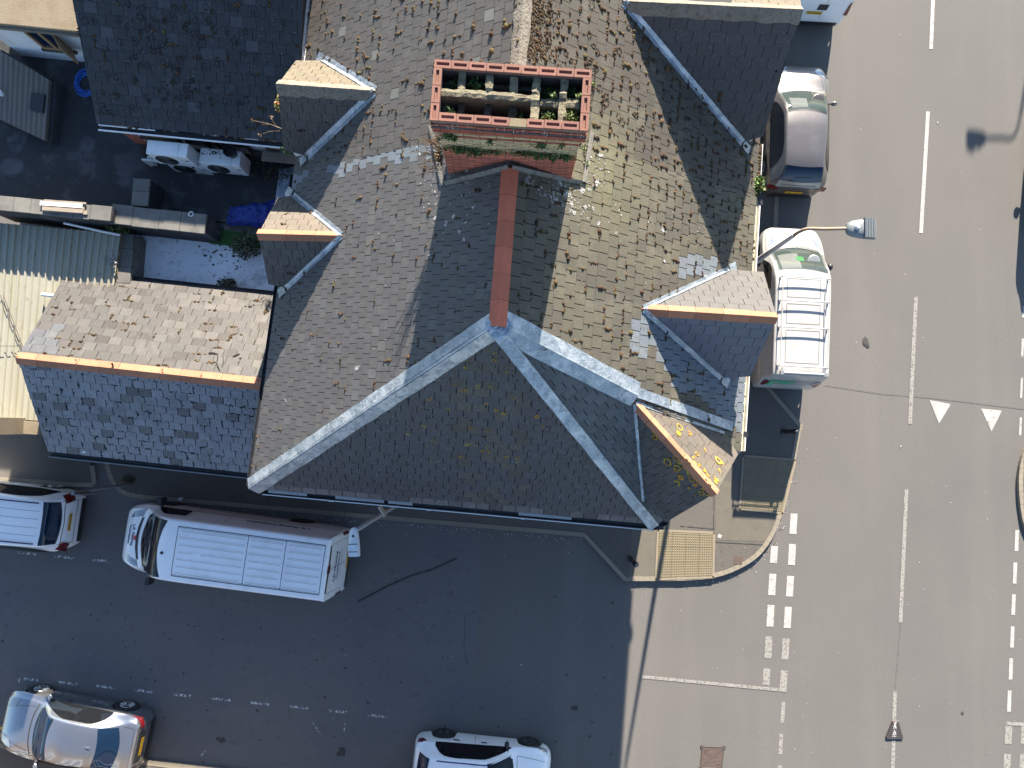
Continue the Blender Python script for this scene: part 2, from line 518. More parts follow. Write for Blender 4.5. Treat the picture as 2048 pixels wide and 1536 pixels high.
# buff tactile paving with blisters
def tactile(px4, nx, ny, name='tactile_paving', border=True):
    c4 = [at(x, y, .104) for x, y in px4]           # TL TR BR BL
    f = lambda u, v: (c4[0] * (1 - u) + c4[1] * u) * (1 - v) + (c4[3] * (1 - u) + c4[2] * u) * v
    g = MB()
    up = np.array([0, 0, 1.])
    for i in range(nx):
        for j in range(ny):
            e = .008
            q = [f((i + e) / nx, (j + e) / ny), f((i + 1 - e) / nx, (j + e) / ny), f((i + 1 - e) / nx, (j + 1 - e) / ny), f((i + e) / nx, (j + 1 - e) / ny)]
            z = uni(.006, .012)
            g.prism([p - up * .03 for p in q[::-1]], [p + up * z for p in q[::-1]])
            for a in range(6):
                for b in range(6):
                    o = f((i + (a + .5) / 6) / nx, (j + (b + .5) / 6) / ny) + up * z
                    g.lathe([(.022, 0), (.014, .010)], 6, o)
    t = struct(name, g, M['tactile'], fixn=True)
    if border:
        ks = MB()
        for i in range(4):
            a, b = c4[i], c4[(i + 1) % 4]
            t_ = (b - a) / np.linalg.norm(b - a)
            n_ = np.array([t_[1], -t_[0], 0])
            if np.dot(n_, a - (c4[0] + c4[2]) / 2) < 0:
                n_ = -n_
            ks.obox(a + n_ * .004 - t_ * .05 - up * .02, (b - a) + t_ * .10, n_ * .06, up * .034, (1, .95, .85))
        struct('paving_edging', ks, M['kerb'], fixn=True)
    return t


tactile([(1318, 1063), (1426, 1068), (1424, 1152), (1314, 1156)], 4, 3)
tactile([(1489, 914), (1588, 922), (1563, 1024), (1482, 1016)], 3, 4)
tactile([(2052, 915), (2110, 920), (2110, 1020), (2052, 1012)], 2, 3)

M['patch_dark'] = mat('patched_asphalt', (.082, .075, .066), .92, layers=[(5, 6, .45, .65, (.06, .055, .05), .7), (45, 3, .4, .7, (.15, .135, .11), .6)], bump=(60, .4, .02))
M['patch_warm'] = mat('sandy_pavement', (.128, .114, .088), .92, layers=[(3, 5, .45, .7, (.10, .09, .072), .7), (45, 3, .4, .7, (.07, .063, .055), .6)], bump=(60, .35, .02))


def patch(pxs, z, m, name='pavement_patch'):
    g = MB(); g.add(ground_poly(pxs, z), [tuple(range(len(pxs) - 1, -1, -1))]); return struct(name, g, M[m])


patch([(1430, 1087), (1533, 1092), (1506, 1117), (1466, 1139), (1430, 1151)], .1035, 'patch_dark')
patch([(1264, 1058), (1312, 1060), (1309, 1157), (1254, 1157)], .1035, 'patch_warm')
patch([(1430, 960), (1476, 965), (1470, 1024), (1552, 1032), (1535, 1083), (1432, 1080)], .1035, 'patch_warm')
for a_, b_ in (((1428, 1084), (1540, 1090)), ((1429, 958), (1427, 1062)), ((1360, 1052), (1428, 1058))):
    d_ = np.array(b_, float) - a_; d_ /= np.linalg.norm(d_); n_ = np.array([-d_[1], d_[0]]) * .8
    patch([tuple(a_ - n_), tuple(a_ + n_), tuple(b_ + n_), tuple(b_ - n_)], .107, 'tar', 'pavement_joint')

# ------------------------------------------------------------------ road markings (each painted mark a sheet of its own)
def mark(pxs, m, name='road_marking', z=.008):
    g = MB(); g.add(ground_poly(pxs, z), [tuple(range(len(pxs) - 1, -1, -1))])
    return struct(name, g, M[m])


def dash(x0, y0, x1, y1, wpx, m, z=.008, name='road_marking'):
    d = np.array([x1 - x0, y1 - y0], float); d /= np.linalg.norm(d)
    n = np.array([-d[1], d[0]]) * wpx / 2
    p0 = np.array([x0, y0]); p1 = np.array([x1, y1])
    return mark([tuple(p0 - n), tuple(p0 + n), tuple(p1 + n), tuple(p1 - n)], m, name, z)


for x0, y0, x1, y1, m in [(1867, -25, 1862, 98, 'paint'), (1856, 223, 1842, 466, 'paint'), (1832, 594, 1820, 848, 'paint_faint'),
                          (1813, 978, 1801, 1245, 'paint_faint'), (1790, 1382, 1785, 1560, 'paint_faint')]:
    dash(x0, y0, x1, y1, 7.5, m)
for x, y0, y1, m in [(1587, 1027, 1068, 'paint'), (1584, 1088, 1130, 'paint'), (1580, 1152, 1193, 'paint'), (1575.5, 1213.5, 1256, 'paint'), (1571, 1277, 1319, 'paint_faint'), (1567, 1341, 1383, 'paint_faint'),
                     (1548, 1092, 1126, 'paint'), (1544.5, 1147.6, 1190.5, 'paint'), (1541, 1210, 1253.6, 'paint'), (1536.8, 1273, 1316.5, 'paint_faint'), (1533, 1337, 1370, 'paint_faint')]:
    dash(x + 1.2, y0, x - 1.2, y1, 14, m, name='give_way_marking')
dash(1284, 1353.5, 1572, 1381, 6.5, 'paint_faint', z=.011)
for x, y0, y1 in [(1565.7, 1403.7, 1445.6), (1561.5, 1467.5, 1508.7), (1558.7, 1531, 1575)]:
    dash(x + 1.2, y0, x - 1.2, y1, 7.5, 'paint_faint')
for x, y0, y1 in [(2033.6, 1060, 1102), (2030, 1125, 1167.5), (2027, 1188.8, 1230), (2024.6, 1253, 1295), (2021.8, 1316.5, 1359), (2018.6, 1381, 1423.6),
                  (2047, 612, 635), (2045, 677, 714), (2043, 755, 796), (2041, 835, 871)]:
    dash(x + .8, y0, x - .8, y1, 7.5 if y0 > 1000 else 4.5, 'paint')
dash(2012, 1447, 2080, 1450, 7, 'paint_faint', z=.011)
for x, y0, y1 in [(2017, 1452, 1488), (2014, 1508, 1550), (2049, 1452, 1488), (2046, 1508, 1550)]:
    dash(x + 1, y0, x - 1, y1, 14, 'paint_faint', name='give_way_marking')
for tri in ([(1859, 800), (1902, 808), (1878, 847)], [(1962, 817), (2004, 821), (1983, 863)]):
    mark(tri, 'paint', 'triangle_marking')
for x, y in [(57.5, 1358.8), (135.4, 1366.5), (211.5, 1374), (287.6, 1382), (365.5, 1390.7), (441.6, 1398.8), (519.5, 1407), (599, 1414.4), (676.4, 1423), (755, 1432),
             (53.8, 1107), (128, 1114.4), (203, 1121.5), (280, 1198), (754, 1166)][:13]:
    dash(x - 19, y - 2, x + 19, y + 2, 5, 'paint_worn', z=.010)
dash(38, 1357, 37, 1366, 3.5, 'paint_worn', z=.013)
for y in (1457, 1471):
    dash(-60, y - 6, 9, y, 5, 'paint_yellow', z=.010)
# bitumen seams and repair lines
def seam(pxs, wpx, z=.006, m='tar'):
    for i in range(len(pxs) - 1):
        dash(*pxs[i], *pxs[i + 1], wpx, m, z, 'tar_seam')
seam([(1650, 771), (1760, 788), (1870, 797), (2060, 820)], 2.0, .0052, 'joint')
seam([(1801, 1247), (1797, 1300), (1790, 1380)], 1.6, .0052, 'joint')
seam([(930, 1230), (928, 1290), (934, 1330)], 2.2, .0092, 'joint')
for q in ([(622, 1440), (632, 1455), (641, 1469)], [(690, 1447), (688, 1462)], [(402, 1512), (410, 1502)]):
    seam(q, 2.2, .0092, 'paint_worn')
seam([(716, 1203), (775, 1172), (820, 1152), (866, 1138), (914, 1116)], 4.5, .0092)

# ------------------------------------------------------------------ roof planes of the corner terrace (shared survey)
A = at(1020, 335, 9.5); B = at(995, 645, 9.5)
PW = plane3(A, B, at(533, 700, 5.4))
PE = plane3(A, B, at(1492, 700, 5.4))
FL = on(500, 975, PW); ER = on(1480, 905, PE); FR = at(1315, 1048, 5.36)
PS = plane3(B, FL, FR)
PSE = plane3(B, FR, ER)
RID = (B - A) / np.linalg.norm(B - A)


def clip(poly, inside):
    """Sutherland-Hodgman against the convex 2-D polygon `inside` (counter-clockwise)"""
    out = poly
    m = len(inside)
    for i in range(m):
        a, b = inside[i], inside[(i + 1) % m]
        ex, ey = b[0] - a[0], b[1] - a[1]
        src, out = out, []
        if not src:
            break
        side = lambda p: ex * (p[1] - a[1]) - ey * (p[0] - a[0])
        for k in range(len(src)):
            p, q = src[k], src[(k + 1) % len(src)]
            sp, sq = side(p), side(q)
            if sp >= 0:
                out.append(p)
            if sp * sq < 0:
                t = sp / (sp - sq)
                out.append((p[0] + (q[0] - p[0]) * t, p[1] + (q[1] - p[1]) * t))
    return out


def rot_slates(pl, poly, width, expo, tone, lift=.020, thick=.009, jitter=.5, moss=None, across=None, gap=.011, msize=1.0, line=.013, ltone=(.32, .58)):
    """real overlapping slates laid over a planar roof polygon.
    tone(p_world) -> (r,g,b) or None to leave the slate out; moss(p_world)-> chance of moss on that slate's tail"""
    n = pl[1]
    down = np.array([0, 0, -1.]) - n * (-n[2]); down /= np.linalg.norm(down)
    if across is not None:
        acr = np.asarray(across, float) - n * np.dot(across, n); acr /= np.linalg.norm(acr)
        down2 = np.cross(acr, n)
        down = down2 if down2[2] < 0 else -down2
    acr = np.cross(n, down)
    o = np.asarray(poly[0], float)
    P2 = [(np.dot(p - o, acr), np.dot(p - o, down)) for p in poly]
    area = sum(P2[i][0] * P2[(i + 1) % len(P2)][1] - P2[(i + 1) % len(P2)][0] * P2[i][1] for i in range(len(P2)))
    if area < 0:
        P2 = P2[::-1]
    s0, s1 = min(p[0] for p in P2), max(p[0] for p in P2)
    t0, t1 = min(p[1] for p in P2), max(p[1] for p in P2)
    mb = MB(); mo = MB()
    t = t1 - expo
    row = 0
    while t > t0 - expo:
        s = s0 - width * (1 + .5 * (row % 2)) + uni(-.02, .02)
        while s < s1 + width:
            wd = width * uni(.96, 1.04)
            tt = t + uni(-.006, .006) * jitter * 2
            ang = uni(-.010, .010) * jitter
            rect = [(s + gap / 2, tt - .02), (s + wd - gap / 2, tt - .02), (s + wd - gap / 2 + ang * expo, tt + expo + ang * wd), (s + gap / 2 + ang * expo, tt + expo)]
            pc = clip(rect, P2)
            if len(pc) >= 3:
                ctr = o + acr * (s + wd / 2) + down * (tt + expo / 2)
                c_ = tone(ctr)
                if c_ is not None:
                    up = uni(0, .006) * jitter * 2
                    hz = lambda q: lift * (.25 + .75 * (q[1] - tt) / expo) + up
                    top = [o + acr * q[0] + down * q[1] + n * hz(q) for q in pc]
                    bot = [p - n * (thick + .004) for p in top]
                    k = len(pc)
                    fs = [tuple(range(k))] + [((i + 1) % k, i, k + i, k + (i + 1) % k) for i in range(k)]
                    nn = np.cross(np.subtract(top[1], top[0]), np.subtract(top[2], top[1]))
                    if np.dot(nn, n) < 0:
                        fs = [f[::-1] for f in fs]
                    mb.add(list(top) + list(bot), fs, c_)
                    if line:
                        yb_ = max(q[1] for q in pc); xs_q = [q[0] for q in pc if q[1] > yb_ - .012]
                        if len(xs_q) > 1 and yb_ > tt + expo * .8 and yb_ + .012 < t1:
                            q0, q1 = min(xs_q) + .004, max(xs_q) - .004
                            lw_ = uni(.4, 1.15) * line
                            hl = lift * .27 + .011
                            mb.add([o + acr * q0 + down * (yb_ - .002) + n * hl, o + acr * q1 + down * (yb_ - .002) + n * hl, o + acr * q1 + down * (yb_ + lw_) + n * hl, o + acr * q0 + down * (yb_ + lw_) + n * hl],
                                   [(0, 1, 2, 3) if np.dot(np.cross(acr, down), n) > 0 else (3, 2, 1, 0)], tuple(x * uni(*ltone) for x in c_))
                    if moss and rnd() < moss(ctr):
                        base = [q for q in pc]
                        yb = max(q[1] for q in base); xa = min(q[0] for q in base); xb = max(q[0] for q in base)
                        if xb - xa > width * .5:
                            run = uni(.15, .95) * (xb - xa); st = uni(xa, xb - run)
                            cnt = max(2, int(run / .026))
                            vert = rnd() < .28
                            for q in range(cnt):
                                if rnd() < .25:
                                    continue
                                ps = (st + run * q / cnt, yb + uni(-.016, .034)) if not vert else (xa + uni(-.015, .015), yb - (q / cnt) * expo * .8)
                                lump(mo, o + acr * ps[0] + down * ps[1] + n * (.012), n, acr, down, uni(.016, .036) * msize * (1.4 if rnd() < .25 else 1))
            s += wd
        t -= expo
        row += 1
    return mb, mo


MOSS_COL = [(.072, .036, .016), (.055, .030, .014), (.095, .055, .020), (.040, .024, .012), (.085, .065, .020)]


def lump(mb, p, n, a, d, r, cols=None):
    col = random.choice(cols or MOSS_COL)
    k = uni(.7, 1.3); col = tuple(c * k for c in col)
    vs = []; m = 6; ph = uni(0, 6.28)
    rx, ry = r * uni(.8, 1.4), r * uni(.7, 1.1)
    for lev, (rr, hh) in enumerate(((1, 0), (.72, .55))):
        for i in range(m):
            an = ph + 2 * math.pi * i / m
            q = uni(.75, 1.2)
            vs.append(p + a * math.cos(an) * rx * rr * q + d * math.sin(an) * ry * rr * q + n * (hh * r * uni(.8, 1.3)))
    vs.append(p + n * r * uni(.75, 1.1))
    fs = [(i, (i + 1) % m, m + (i + 1) % m, m + i) for i in range(m)] + [(m + i, m + (i + 1) % m, 2 * m) for i in range(m)]
    mb.add(vs, fs, col)


def deck(mb, poly, n, depth=.10, gap=.004):
    n = np.asarray(n)
    poly = [np.asarray(p, float) for p in poly]
    nn = np.cross(poly[1] - poly[0], poly[2] - poly[1])
    if np.dot(nn, n) < 0:
        poly = poly[::-1]
    mb.prism([p - n * depth for p in poly], [p - n * gap for p in poly])


def strip(mb, a, b, off, n, h0, h1, seg=8, wob=.004):
    """a bent sheet between line a-b and the same line shifted by off, raised h0/h1 along n"""
    G = []
    for i in range(seg + 1):
        t = i / seg
        p = a + (b - a) * t
        G.append([p + n * (h0 + uni(0, wob)), p + off * .5 + n * ((h0 + h1) / 2 + uni(0, wob)), p + off * uni(.96, 1.04) + n * (h1 + uni(0, wob)), p + off * 1.03 - n * .012])
    nn = np.cross(np.subtract(G[1][0], G[0][0]), np.subtract(G[0][1], G[0][0]))
    mb.grid(G, flip=np.dot(nn, n) < 0)


def hip_lead(a, b, pl1, pl2, w1, w2, wob=.006, roll=.028):
    """two lead wings down both planes and a roll on the hip line a-b"""
    mb = MB()
    d = (b - a) / np.linalg.norm(b - a)
    for pl, wd, other in ((pl1, w1, pl2), (pl2, w2, pl1)):
        if not wd:
            continue
        n = pl[1]
        side = np.cross(n, d)
        if np.dot(side, other[1]) > 0:
            side = -side
        # side must point away over this plane: it descends
        if side[2] > 0:
            side = -side
        strip(mb, a, b, side * wd, n, .060, .044, seg=max(6, int(np.linalg.norm(b - a) * 4)), wob=wob)
    if roll:
        n = (pl1[1] + pl2[1]); n /= np.linalg.norm(n)
        m = max(6, int(np.linalg.norm(b - a) * 3))
        mb.tube([a + (b - a) * i / m + n * (.050 + uni(-.004, .004)) for i in range(m + 1)], roll, 8)
    return mb


def ridge_tiles(a, b, n1, n2, length, wid, thick=.02, lift=.03, col=lambda: (uni(.86, 1.12),) * 3, gap=.006):
    """V-shaped ridge tiles butted along a-b over slopes with normals n1, n2"""
    mb = MB()
    L_ = np.linalg.norm(b - a); d = (b - a) / L_
    k = max(1, int(round(L_ / length)))
    up = np.array([0, 0, 1.])
    sides = []
    for n in (n1, n2):
        s_ = np.cross(n, d); s_ = s_ if s_[2] < 0 else -s_
        sides.append((s_ / np.linalg.norm(s_), n))
    for i in range(k):
        p = a + d * (L_ * i / k + gap / 2); q = a + d * (L_ * (i + 1) / k - gap / 2)
        c_ = col(); h = lift + uni(-.005, .005)
        tilt = uni(-.004, .004)
        rows = []
        for x, hh in ((p, h), (q, h + tilt)):
            l = x + sides[0][0] * wid + sides[0][1] * hh; r = x + sides[1][0] * wid + sides[1][1] * hh
            t = x + up * (hh * 1.25)
            rows.append([l, x + sides[0][0] * .02 + up * (hh * 1.22), t, x + sides[1][0] * .02 + up * (hh * 1.22), r,
                         r - sides[1][1] * (thick + .03), x - up * .0, l - sides[0][1] * (thick + .03)])
        m = 8
        vs = rows[0] + rows[1]
        fs = [(j, (j + 1) % m, m + (j + 1) % m, m + j) for j in range(m)] + [tuple(range(m - 1, -1, -1)), tuple(range(m, 2 * m))]
        mb.add(vs, fs, c_)
    return mb


def gutter(line, r=.055, mb=None, lip=.012):
    """half-round gutter along a level polyline: open channel with lips"""
    mb = mb or MB()
    prof = []
    for k in range(9):
        an = math.pi + math.pi * k / 8
        prof.append((r * math.cos(an), r * math.sin(an)))
    prof += [(r + lip, .004), (r + lip, -.006)] + [((r + lip * .6) * math.cos(2 * math.pi - math.pi * k / 8), (r + lip * .6) * math.sin(2 * math.pi - math.pi * k / 8)) for k in range(9)] + [(-r - lip, -.006), (-r - lip, .004)]
    G = []
    pts = [np.asarray(p, float) for p in line]
    for i, p in enumerate(pts):
        t = pts[min(i + 1, len(pts) - 1)] - pts[max(i - 1, 0)]
        t[2] = 0; t /= np.linalg.norm(t)
        sd = np.array([-t[1], t[0], 0])
        G.append([p + sd * x + np.array([0, 0, z]) for x, z in prof + prof[:1]])
    mb.grid(G)
    return mb


def band(col, spread=.14, hue=.03):
    k = uni(1 - spread, 1 + spread)
    return tuple(max(.004, c * k * uni(1 - hue, 1 + hue)) for c in col)


def splat(mb, p, n, r, a=None):
    """an irregular thin splash lying on a surface"""
    n = np.asarray(n)
    u = np.cross(n, [0.3, 1, .2]); u /= np.linalg.norm(u); v = np.cross(n, u)
    m = 9
    vs = [p + n * .004]
    el = uni(1, 1.9); ph = uni(0, 3.14)
    cu, su = math.cos(ph), math.sin(ph)
    for i in range(m):
        an = 2 * math.pi * i / m
        q = r * uni(.45, 1.25)
        x, y = math.cos(an) * q * el, math.sin(an) * q
        vs.append(p + u * (x * cu - y * su) + v * (x * su + y * cu) + n * .003)
    mb.add(vs, [(0, 1 + i, 1 + (i + 1) % m) for i in range(m)])


def ringlichen(mb, p, n, r, full=False):
    n = np.asarray(n)
    u = np.cross(n, [0.3, 1, .2]); u /= np.linalg.norm(u); v = np.cross(n, u)
    m = 14; G = []
    w0 = uni(.45, .75)
    st = uni(0, 6.28); ln = 2 * math.pi if rnd() < .5 else uni(2.5, 5.5)
    for i in range(m + 1):
        an = st + ln * i / m
        ro = r * uni(.85, 1.1); ri = ro * (uni(.1, .3) if full else uni(w0 - .12, w0 + .12))
        e = u * math.cos(an) + v * math.sin(an)
        G.append([p + e * ri + n * .003, p + e * (ri + ro) / 2 + n * uni(.006, .010), p + e * ro + n * .002])
    mb.grid(G, col=(uni(.6, 1.15), uni(.55, 1.1), uni(.4, 1.2)))
    # grid orientation is irrelevant for a rough crust


def leaves(mb, c, rad, n, size, cols, flat=None):
    """leaf-sized faces filling an ellipsoid; flat = normal of a wall they hug"""
    c = np.asarray(c, float)
    for _ in range(n):
        while True:
            q = np.array([uni(-1, 1), uni(-1, 1), uni(-1, 1)])
            if np.dot(q, q) < 1:
                break
        p = c + q * np.asarray(rad)
        d = np.array([uni(-1, 1), uni(-1, 1), uni(-.6, .9)]); d /= np.linalg.norm(d)
        e = np.cross(d, [uni(-1, 1), uni(-1, 1), uni(-1, 1)]); e /= np.linalg.norm(e) + 1e-9
        l = size * uni(.6, 1.3); b = l * uni(.3, .5)
        col = random.choice(cols); k = uni(.7, 1.3); col = tuple(x * k for x in col)
        f = np.cross(d, e) * l * .12
        mb.add([p, p + d * l * .5 + e * b + f, p + d * l, p + d * l * .5 - e * b + f], [(0, 1, 2, 3)], col)
    return mb


GREEN = [(.035, .085, .018), (.05, .11, .022), (.025, .06, .015), (.07, .12, .03)]
LIME = [(.085, .125, .02), (.07, .11, .02), (.12, .14, .035)]
DRY = [(.30, .22, .10), (.24, .15, .06), (.36, .28, .14)]

# ------------------------------------------------------------------ tones of the slates
def in_poly(x, y, poly):
    ins = False
    m = len(poly)
    for i in range(m):
        x1, y1 = poly[i]; x2, y2 = poly[(i + 1) % m]
        if (y1 > y) != (y2 > y) and x < (x2 - x1) * (y - y1) / (y2 - y1) + x1:
            ins = not ins
    return ins


WEST_COL = (.070, .067, .066)
NEW_COL = (.125, .145, .165)
OLIVE = (.135, .122, .066)


def fnoise(x, y, s=1.0, seed=0):
    x, y = x * s, y * s
    return (math.sin(x * 1.7 + seed) * math.cos(y * 2.3 + seed * 2) + math.sin(x * 3.1 + y * 1.9 + seed * 3) * .6 + math.sin(y * 5.3 - x * 2.2 + seed) * .35) / 1.6


def west_main(p):
    x, y = seen(p)
    if in_poly(x, y, [(560, 352), (872, 278), (890, 296), (872, 318), (835, 312), (800, 335), (770, 320), (740, 330), (700, 338), (690, 360), (650, 330), (620, 355), (560, 400)]):
        return band(NEW_COL, .08)
    if rnd() < .05:
        return band((.085, .083, .080), .06)
    return band(WEST_COL, .08, .02)


def west_neigh(p):
    x, y = seen(p)
    if rnd() < .05:
        return band((.11, .115, .105), .1)
    return band((.062, .057, .052), .09, .02)


def east_main(p):
    x, y = seen(p)
    if in_poly(x, y, [(1358, 525), (1440, 500), (1440, 560), (1358, 560)]) or in_poly(x, y, [(1256, 640), (1300, 635), (1500, 740), (1500, 880), (1400, 800), (1340, 770), (1310, 700), (1252, 720)]):
        return band(NEW_COL, .08)
    f = max(0, 1 - abs(x - 1215) / 150) * max(0, min(1, (560 - y) / 220))
    k = f * .8 + .15 * (fnoise(p[0], p[1], 1.1, 2) > .2)
    k = min(1, max(0, k))
    if x > 1250 and y > 540:
        k *= .5
    c_ = tuple(a * (1 - k) + b * k for a, b in zip((.070, .063, .047), OLIVE))
    return band(c_, .11, .02)


def east_neigh(p):
    x, y = seen(p)
    f = max(0, 1 - abs(x - 1200) / 90) * max(0, min(1, (y - 180) / 120))
    c_ = tuple(a * (1 - f) + b * f for a, b in zip((.050, .043, .033), OLIVE))
    return band(c_, .13)


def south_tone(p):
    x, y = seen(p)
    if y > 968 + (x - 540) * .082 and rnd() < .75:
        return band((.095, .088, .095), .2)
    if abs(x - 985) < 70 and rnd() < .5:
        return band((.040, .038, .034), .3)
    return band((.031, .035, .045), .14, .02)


def moss_w(p):
    x, y = seen(p)
    return .10 + .22 * max(0, fnoise(p[0], p[1], .8, 1))


def moss_wn(p):
    return .40 + .25 * fnoise(p[0], p[1], .9, 4)


def moss_e(p):
    x, y = seen(p)
    if x > 1420 and y > 560:
        return .02
    a = 1 if in_poly(x, y, [(1250, 330), (1500, 380), (1480, 500), (1280, 480)]) else .45
    return a * (.95 + .5 * fnoise(p[0], p[1], 1.3, 5))


def moss_en(p):
    return .95 + .4 * fnoise(p[0], p[1], 1.1, 9)


def moss_none(p):
    return 0


def bricks(mb, o, along, up, n, length, height, tone, bl=.215, bh=.065, j=.010, depth=.02, skip=None):
    """real brick faces over a mortar core; tone(course) -> colour"""
    along = along / np.linalg.norm(along); n = n / np.linalg.norm(n)
    k = int(height / (bh + j))
    for r in range(k):
        x = -(bl + j) / 2 * (r % 2)
        while x < length - .01:
            a, b = max(0, x), min(length, x + bl)
            if b - a > .03:
                p = o + along * a + up * (r * (bh + j))
                if not skip or not skip(p):
                    dz = uni(-.003, .004)
                    mb.obox(p - n * .02, along * (b - a), n * (depth + .02 + dz), up * bh, band(tone(r, k), .16, .06))
            x += bl + j


# ================================================================== the corner house
HB = (0.0, 1.0, 0.0)
house = thing('corner_house', 'slate hipped corner house with brick chimney, red ridge and pale lead hips', 'house', base=HB)
UPX = np.array([0, 0, 1.])
RA = A + RID * np.dot(at(1027, 250, 9.5) - A, RID)
W_top = on(589, 346, PW)                                  # party line meets the west eave
A_w = on(1021, 330, PW)
E_top = on(1512, 392, PE)
WE = lambda y: on(0, 0, PW)

RIDGE_P = A + RID * 0                                     # party line on the ridge
west_poly = [RA, B, FL, W_top]
east_poly = [RA, E_top, ER, B]
south_poly = [B, FR, FL]
se_poly = [B, ER, FR]
dk = MB()
for pl, pn in ((west_poly, PW), (east_poly, PE), (south_poly, PS), (se_poly, PSE)):
    deck(dk, pl, pn[1], .12)
roofo = obj('roof', dk, M['deck'], house, fixn=True)
moss_all = MB()
for nm, pn, poly, wd, ex, tone, ms, mt in (
        ('roof_slope', PW, west_poly, .205, .215, west_main, moss_w, 'slate'),
        ('roof_slope', PE, east_poly, .225, .25, east_main, moss_e, 'slate_lichen'),
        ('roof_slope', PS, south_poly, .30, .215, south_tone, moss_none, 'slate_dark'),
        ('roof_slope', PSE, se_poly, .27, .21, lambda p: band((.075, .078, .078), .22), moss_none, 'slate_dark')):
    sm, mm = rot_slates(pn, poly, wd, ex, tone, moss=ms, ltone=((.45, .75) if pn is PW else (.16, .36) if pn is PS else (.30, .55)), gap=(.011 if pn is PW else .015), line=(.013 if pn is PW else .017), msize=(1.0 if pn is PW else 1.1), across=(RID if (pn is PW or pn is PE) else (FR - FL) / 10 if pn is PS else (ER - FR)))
    obj(nm, sm, M[mt], roofo)
    moss_all.v and None
    n0 = len(moss_all.v)
    moss_all.v += mm.v; moss_all.f += [tuple(i + n0 for i in f) for f in mm.f]; moss_all.c += mm.c
# moss gathered in the joints of the dark hip slope and lead
for _ in range(330):
    x, y = uni(640, 1200), uni(700, 1020)
    q = on(x, y, PS)
    if in_poly(*seen(q), [(1000, 660), (1290, 1030), (560, 965)]):
        lump(moss_all, q + PS[1] * .02, PS[1], np.array([1., 0, 0]), np.cross(PS[1], [1., 0, 0]), uni(.008, .018), [(.05, .05, .035), (.08, .06, .03), (.03, .03, .025)])
mo = obj('moss', moss_all, M['moss'], house, smooth='all'); mo['kind'] = 'stuff'

lic = MB()
for _ in range(70):
    x, y = random.gauss(965, 75), uni(690, 930)
    q = on(x, y, PS)
    if in_poly(x, y, [(1000, 680), (1240, 1000), (640, 950)]):
        ringlichen(lic, q + PS[1] * .018, PS[1], uni(.02, .055))
dr = MB()
SLP = [(PW, [(880, 330), (1000, 320), (985, 470), (855, 520)], 70), (PE, [(1035, 335), (1165, 380), (1150, 430), (1060, 385)], 110), (PW, [(830, 280), (885, 290), (870, 420), (840, 420)], 22),
       (PE, [(1170, 290), (1230, 330), (1180, 440), (1155, 460)], 60), (PE, [(1200, 400), (1420, 420), (1420, 560), (1150, 600)], 34), (PW, [(560, 400), (860, 400), (820, 700), (540, 820)], 14)]
for pl, pp, cnt in SLP:
    xs = [p[0] for p in pp]; ys = [p[1] for p in pp]
    k = 0
    while k < cnt:
        x, y = uni(min(xs), max(xs)), uni(min(ys), max(ys))
        if in_poly(x, y, pp):
            q = on(x, y, pl)
            splat(dr, q + pl[1] * .022, pl[1], uni(.006, .018) if rnd() < .82 else uni(.02, .055)); k += 1
dro = obj('bird_droppings', dr, M['dropping'], house); dro['kind'] = 'stuff'

# red ridge with its seven long tiles
rt = ridge_tiles(on(1020, 338, PW), B + np.array([0.0, -.07, .045]), PW[1], PE[1], .47, .145, lift=.055, gap=.004, col=lambda: (uni(.9, 1.1),) * 3)
obj('ridge_tiles', rt, M['ridge_red'], house, fixn=True)
# lead hips
for nm, a, b, p1, p2, w1, w2 in (('lead_hip', B, FL + (B - FL) * .004, PW, PS, .20, .24), ('lead_hip', B, FR + (B - FR) * .005, PS, PSE, .22, .22),
                                 ('lead_hip', B, on(1272, 790, PE), PE, PSE, .25, .24)):
    obj(nm, hip_lead(a, b, p1, p2, w1, w2, wob=.010), M['lead'], house, smooth=True)
sad = MB()
for k in range(3):
    sad.lathe([(.24 - k * .05, 0), (.20 - k * .05, .02)], 9, B + np.array([uni(-.03, .03), -.04, .005 + k * .018 - .03]))
obj('lead_saddle', sad, M['lead'], house)

# gutters
eW = FL + (W_top - FL) / np.linalg.norm(W_top - FL) * .05
gW = [FL + np.array([-.05, .02, -.07]), W_top + np.array([-.05, 0, -.07])]
obj('gutter', gutter(gW), M['black_paint'], house)
sdir_ = (FR - FL) / np.linalg.norm(FR - FL)
gS = [FL + np.array([.25, -.075, -.075]), FR + np.array([-.06, -.07, -.075])]
gsm = obj('gutter', gutter(gS, r=.05), M['black_paint'], house)
fr = MB(); d_ = np.asarray(gS[1]) - gS[0]
fr.obox(np.asarray(gS[0]) + np.array([0, -.078, -.035]), d_, np.array([0, -.018, 0]), np.array([0, 0, .03]))
for t in (.17, .42, .66):
    fr.obox(np.asarray(gS[0]) + d_ * t + np.array([0, -.085, -.04]), d_ / np.linalg.norm(d_) * .10, np.array([0, -.02, 0]), np.array([0, 0, .045]))
obj('gutter_lip', fr, M['white_upvc'], gsm)
for t0, t1 in ((.005, .10), (.17, .29), (.30, .36), (.62, .75)):
    drip = MB(); drip.obox(FL + (FR - FL) * (t0 + .04) + PS[1] * .01, (FR - FL) * (t1 - t0), np.array([0, -.075, -.025]), np.array([0, 0, .006]))
    obj('lead_drip', drip, M['galv'], house)
gE = [E_top + np.array([.05, 0, -.07]), ER + np.array([.05, .03, -.07])]
gem = obj('gutter', gutter(gE, r=.05), M['cream_upvc'], house)
fe = MB(); d_ = np.asarray(gE[1]) - gE[0]
fe.obox(np.asarray(gE[0]) + np.array([.075, 0, -.03]), d_, np.array([.016, 0, 0]), np.array([0, 0, .028]))
obj('gutter_lip', fe, M['white_upvc'], gem)
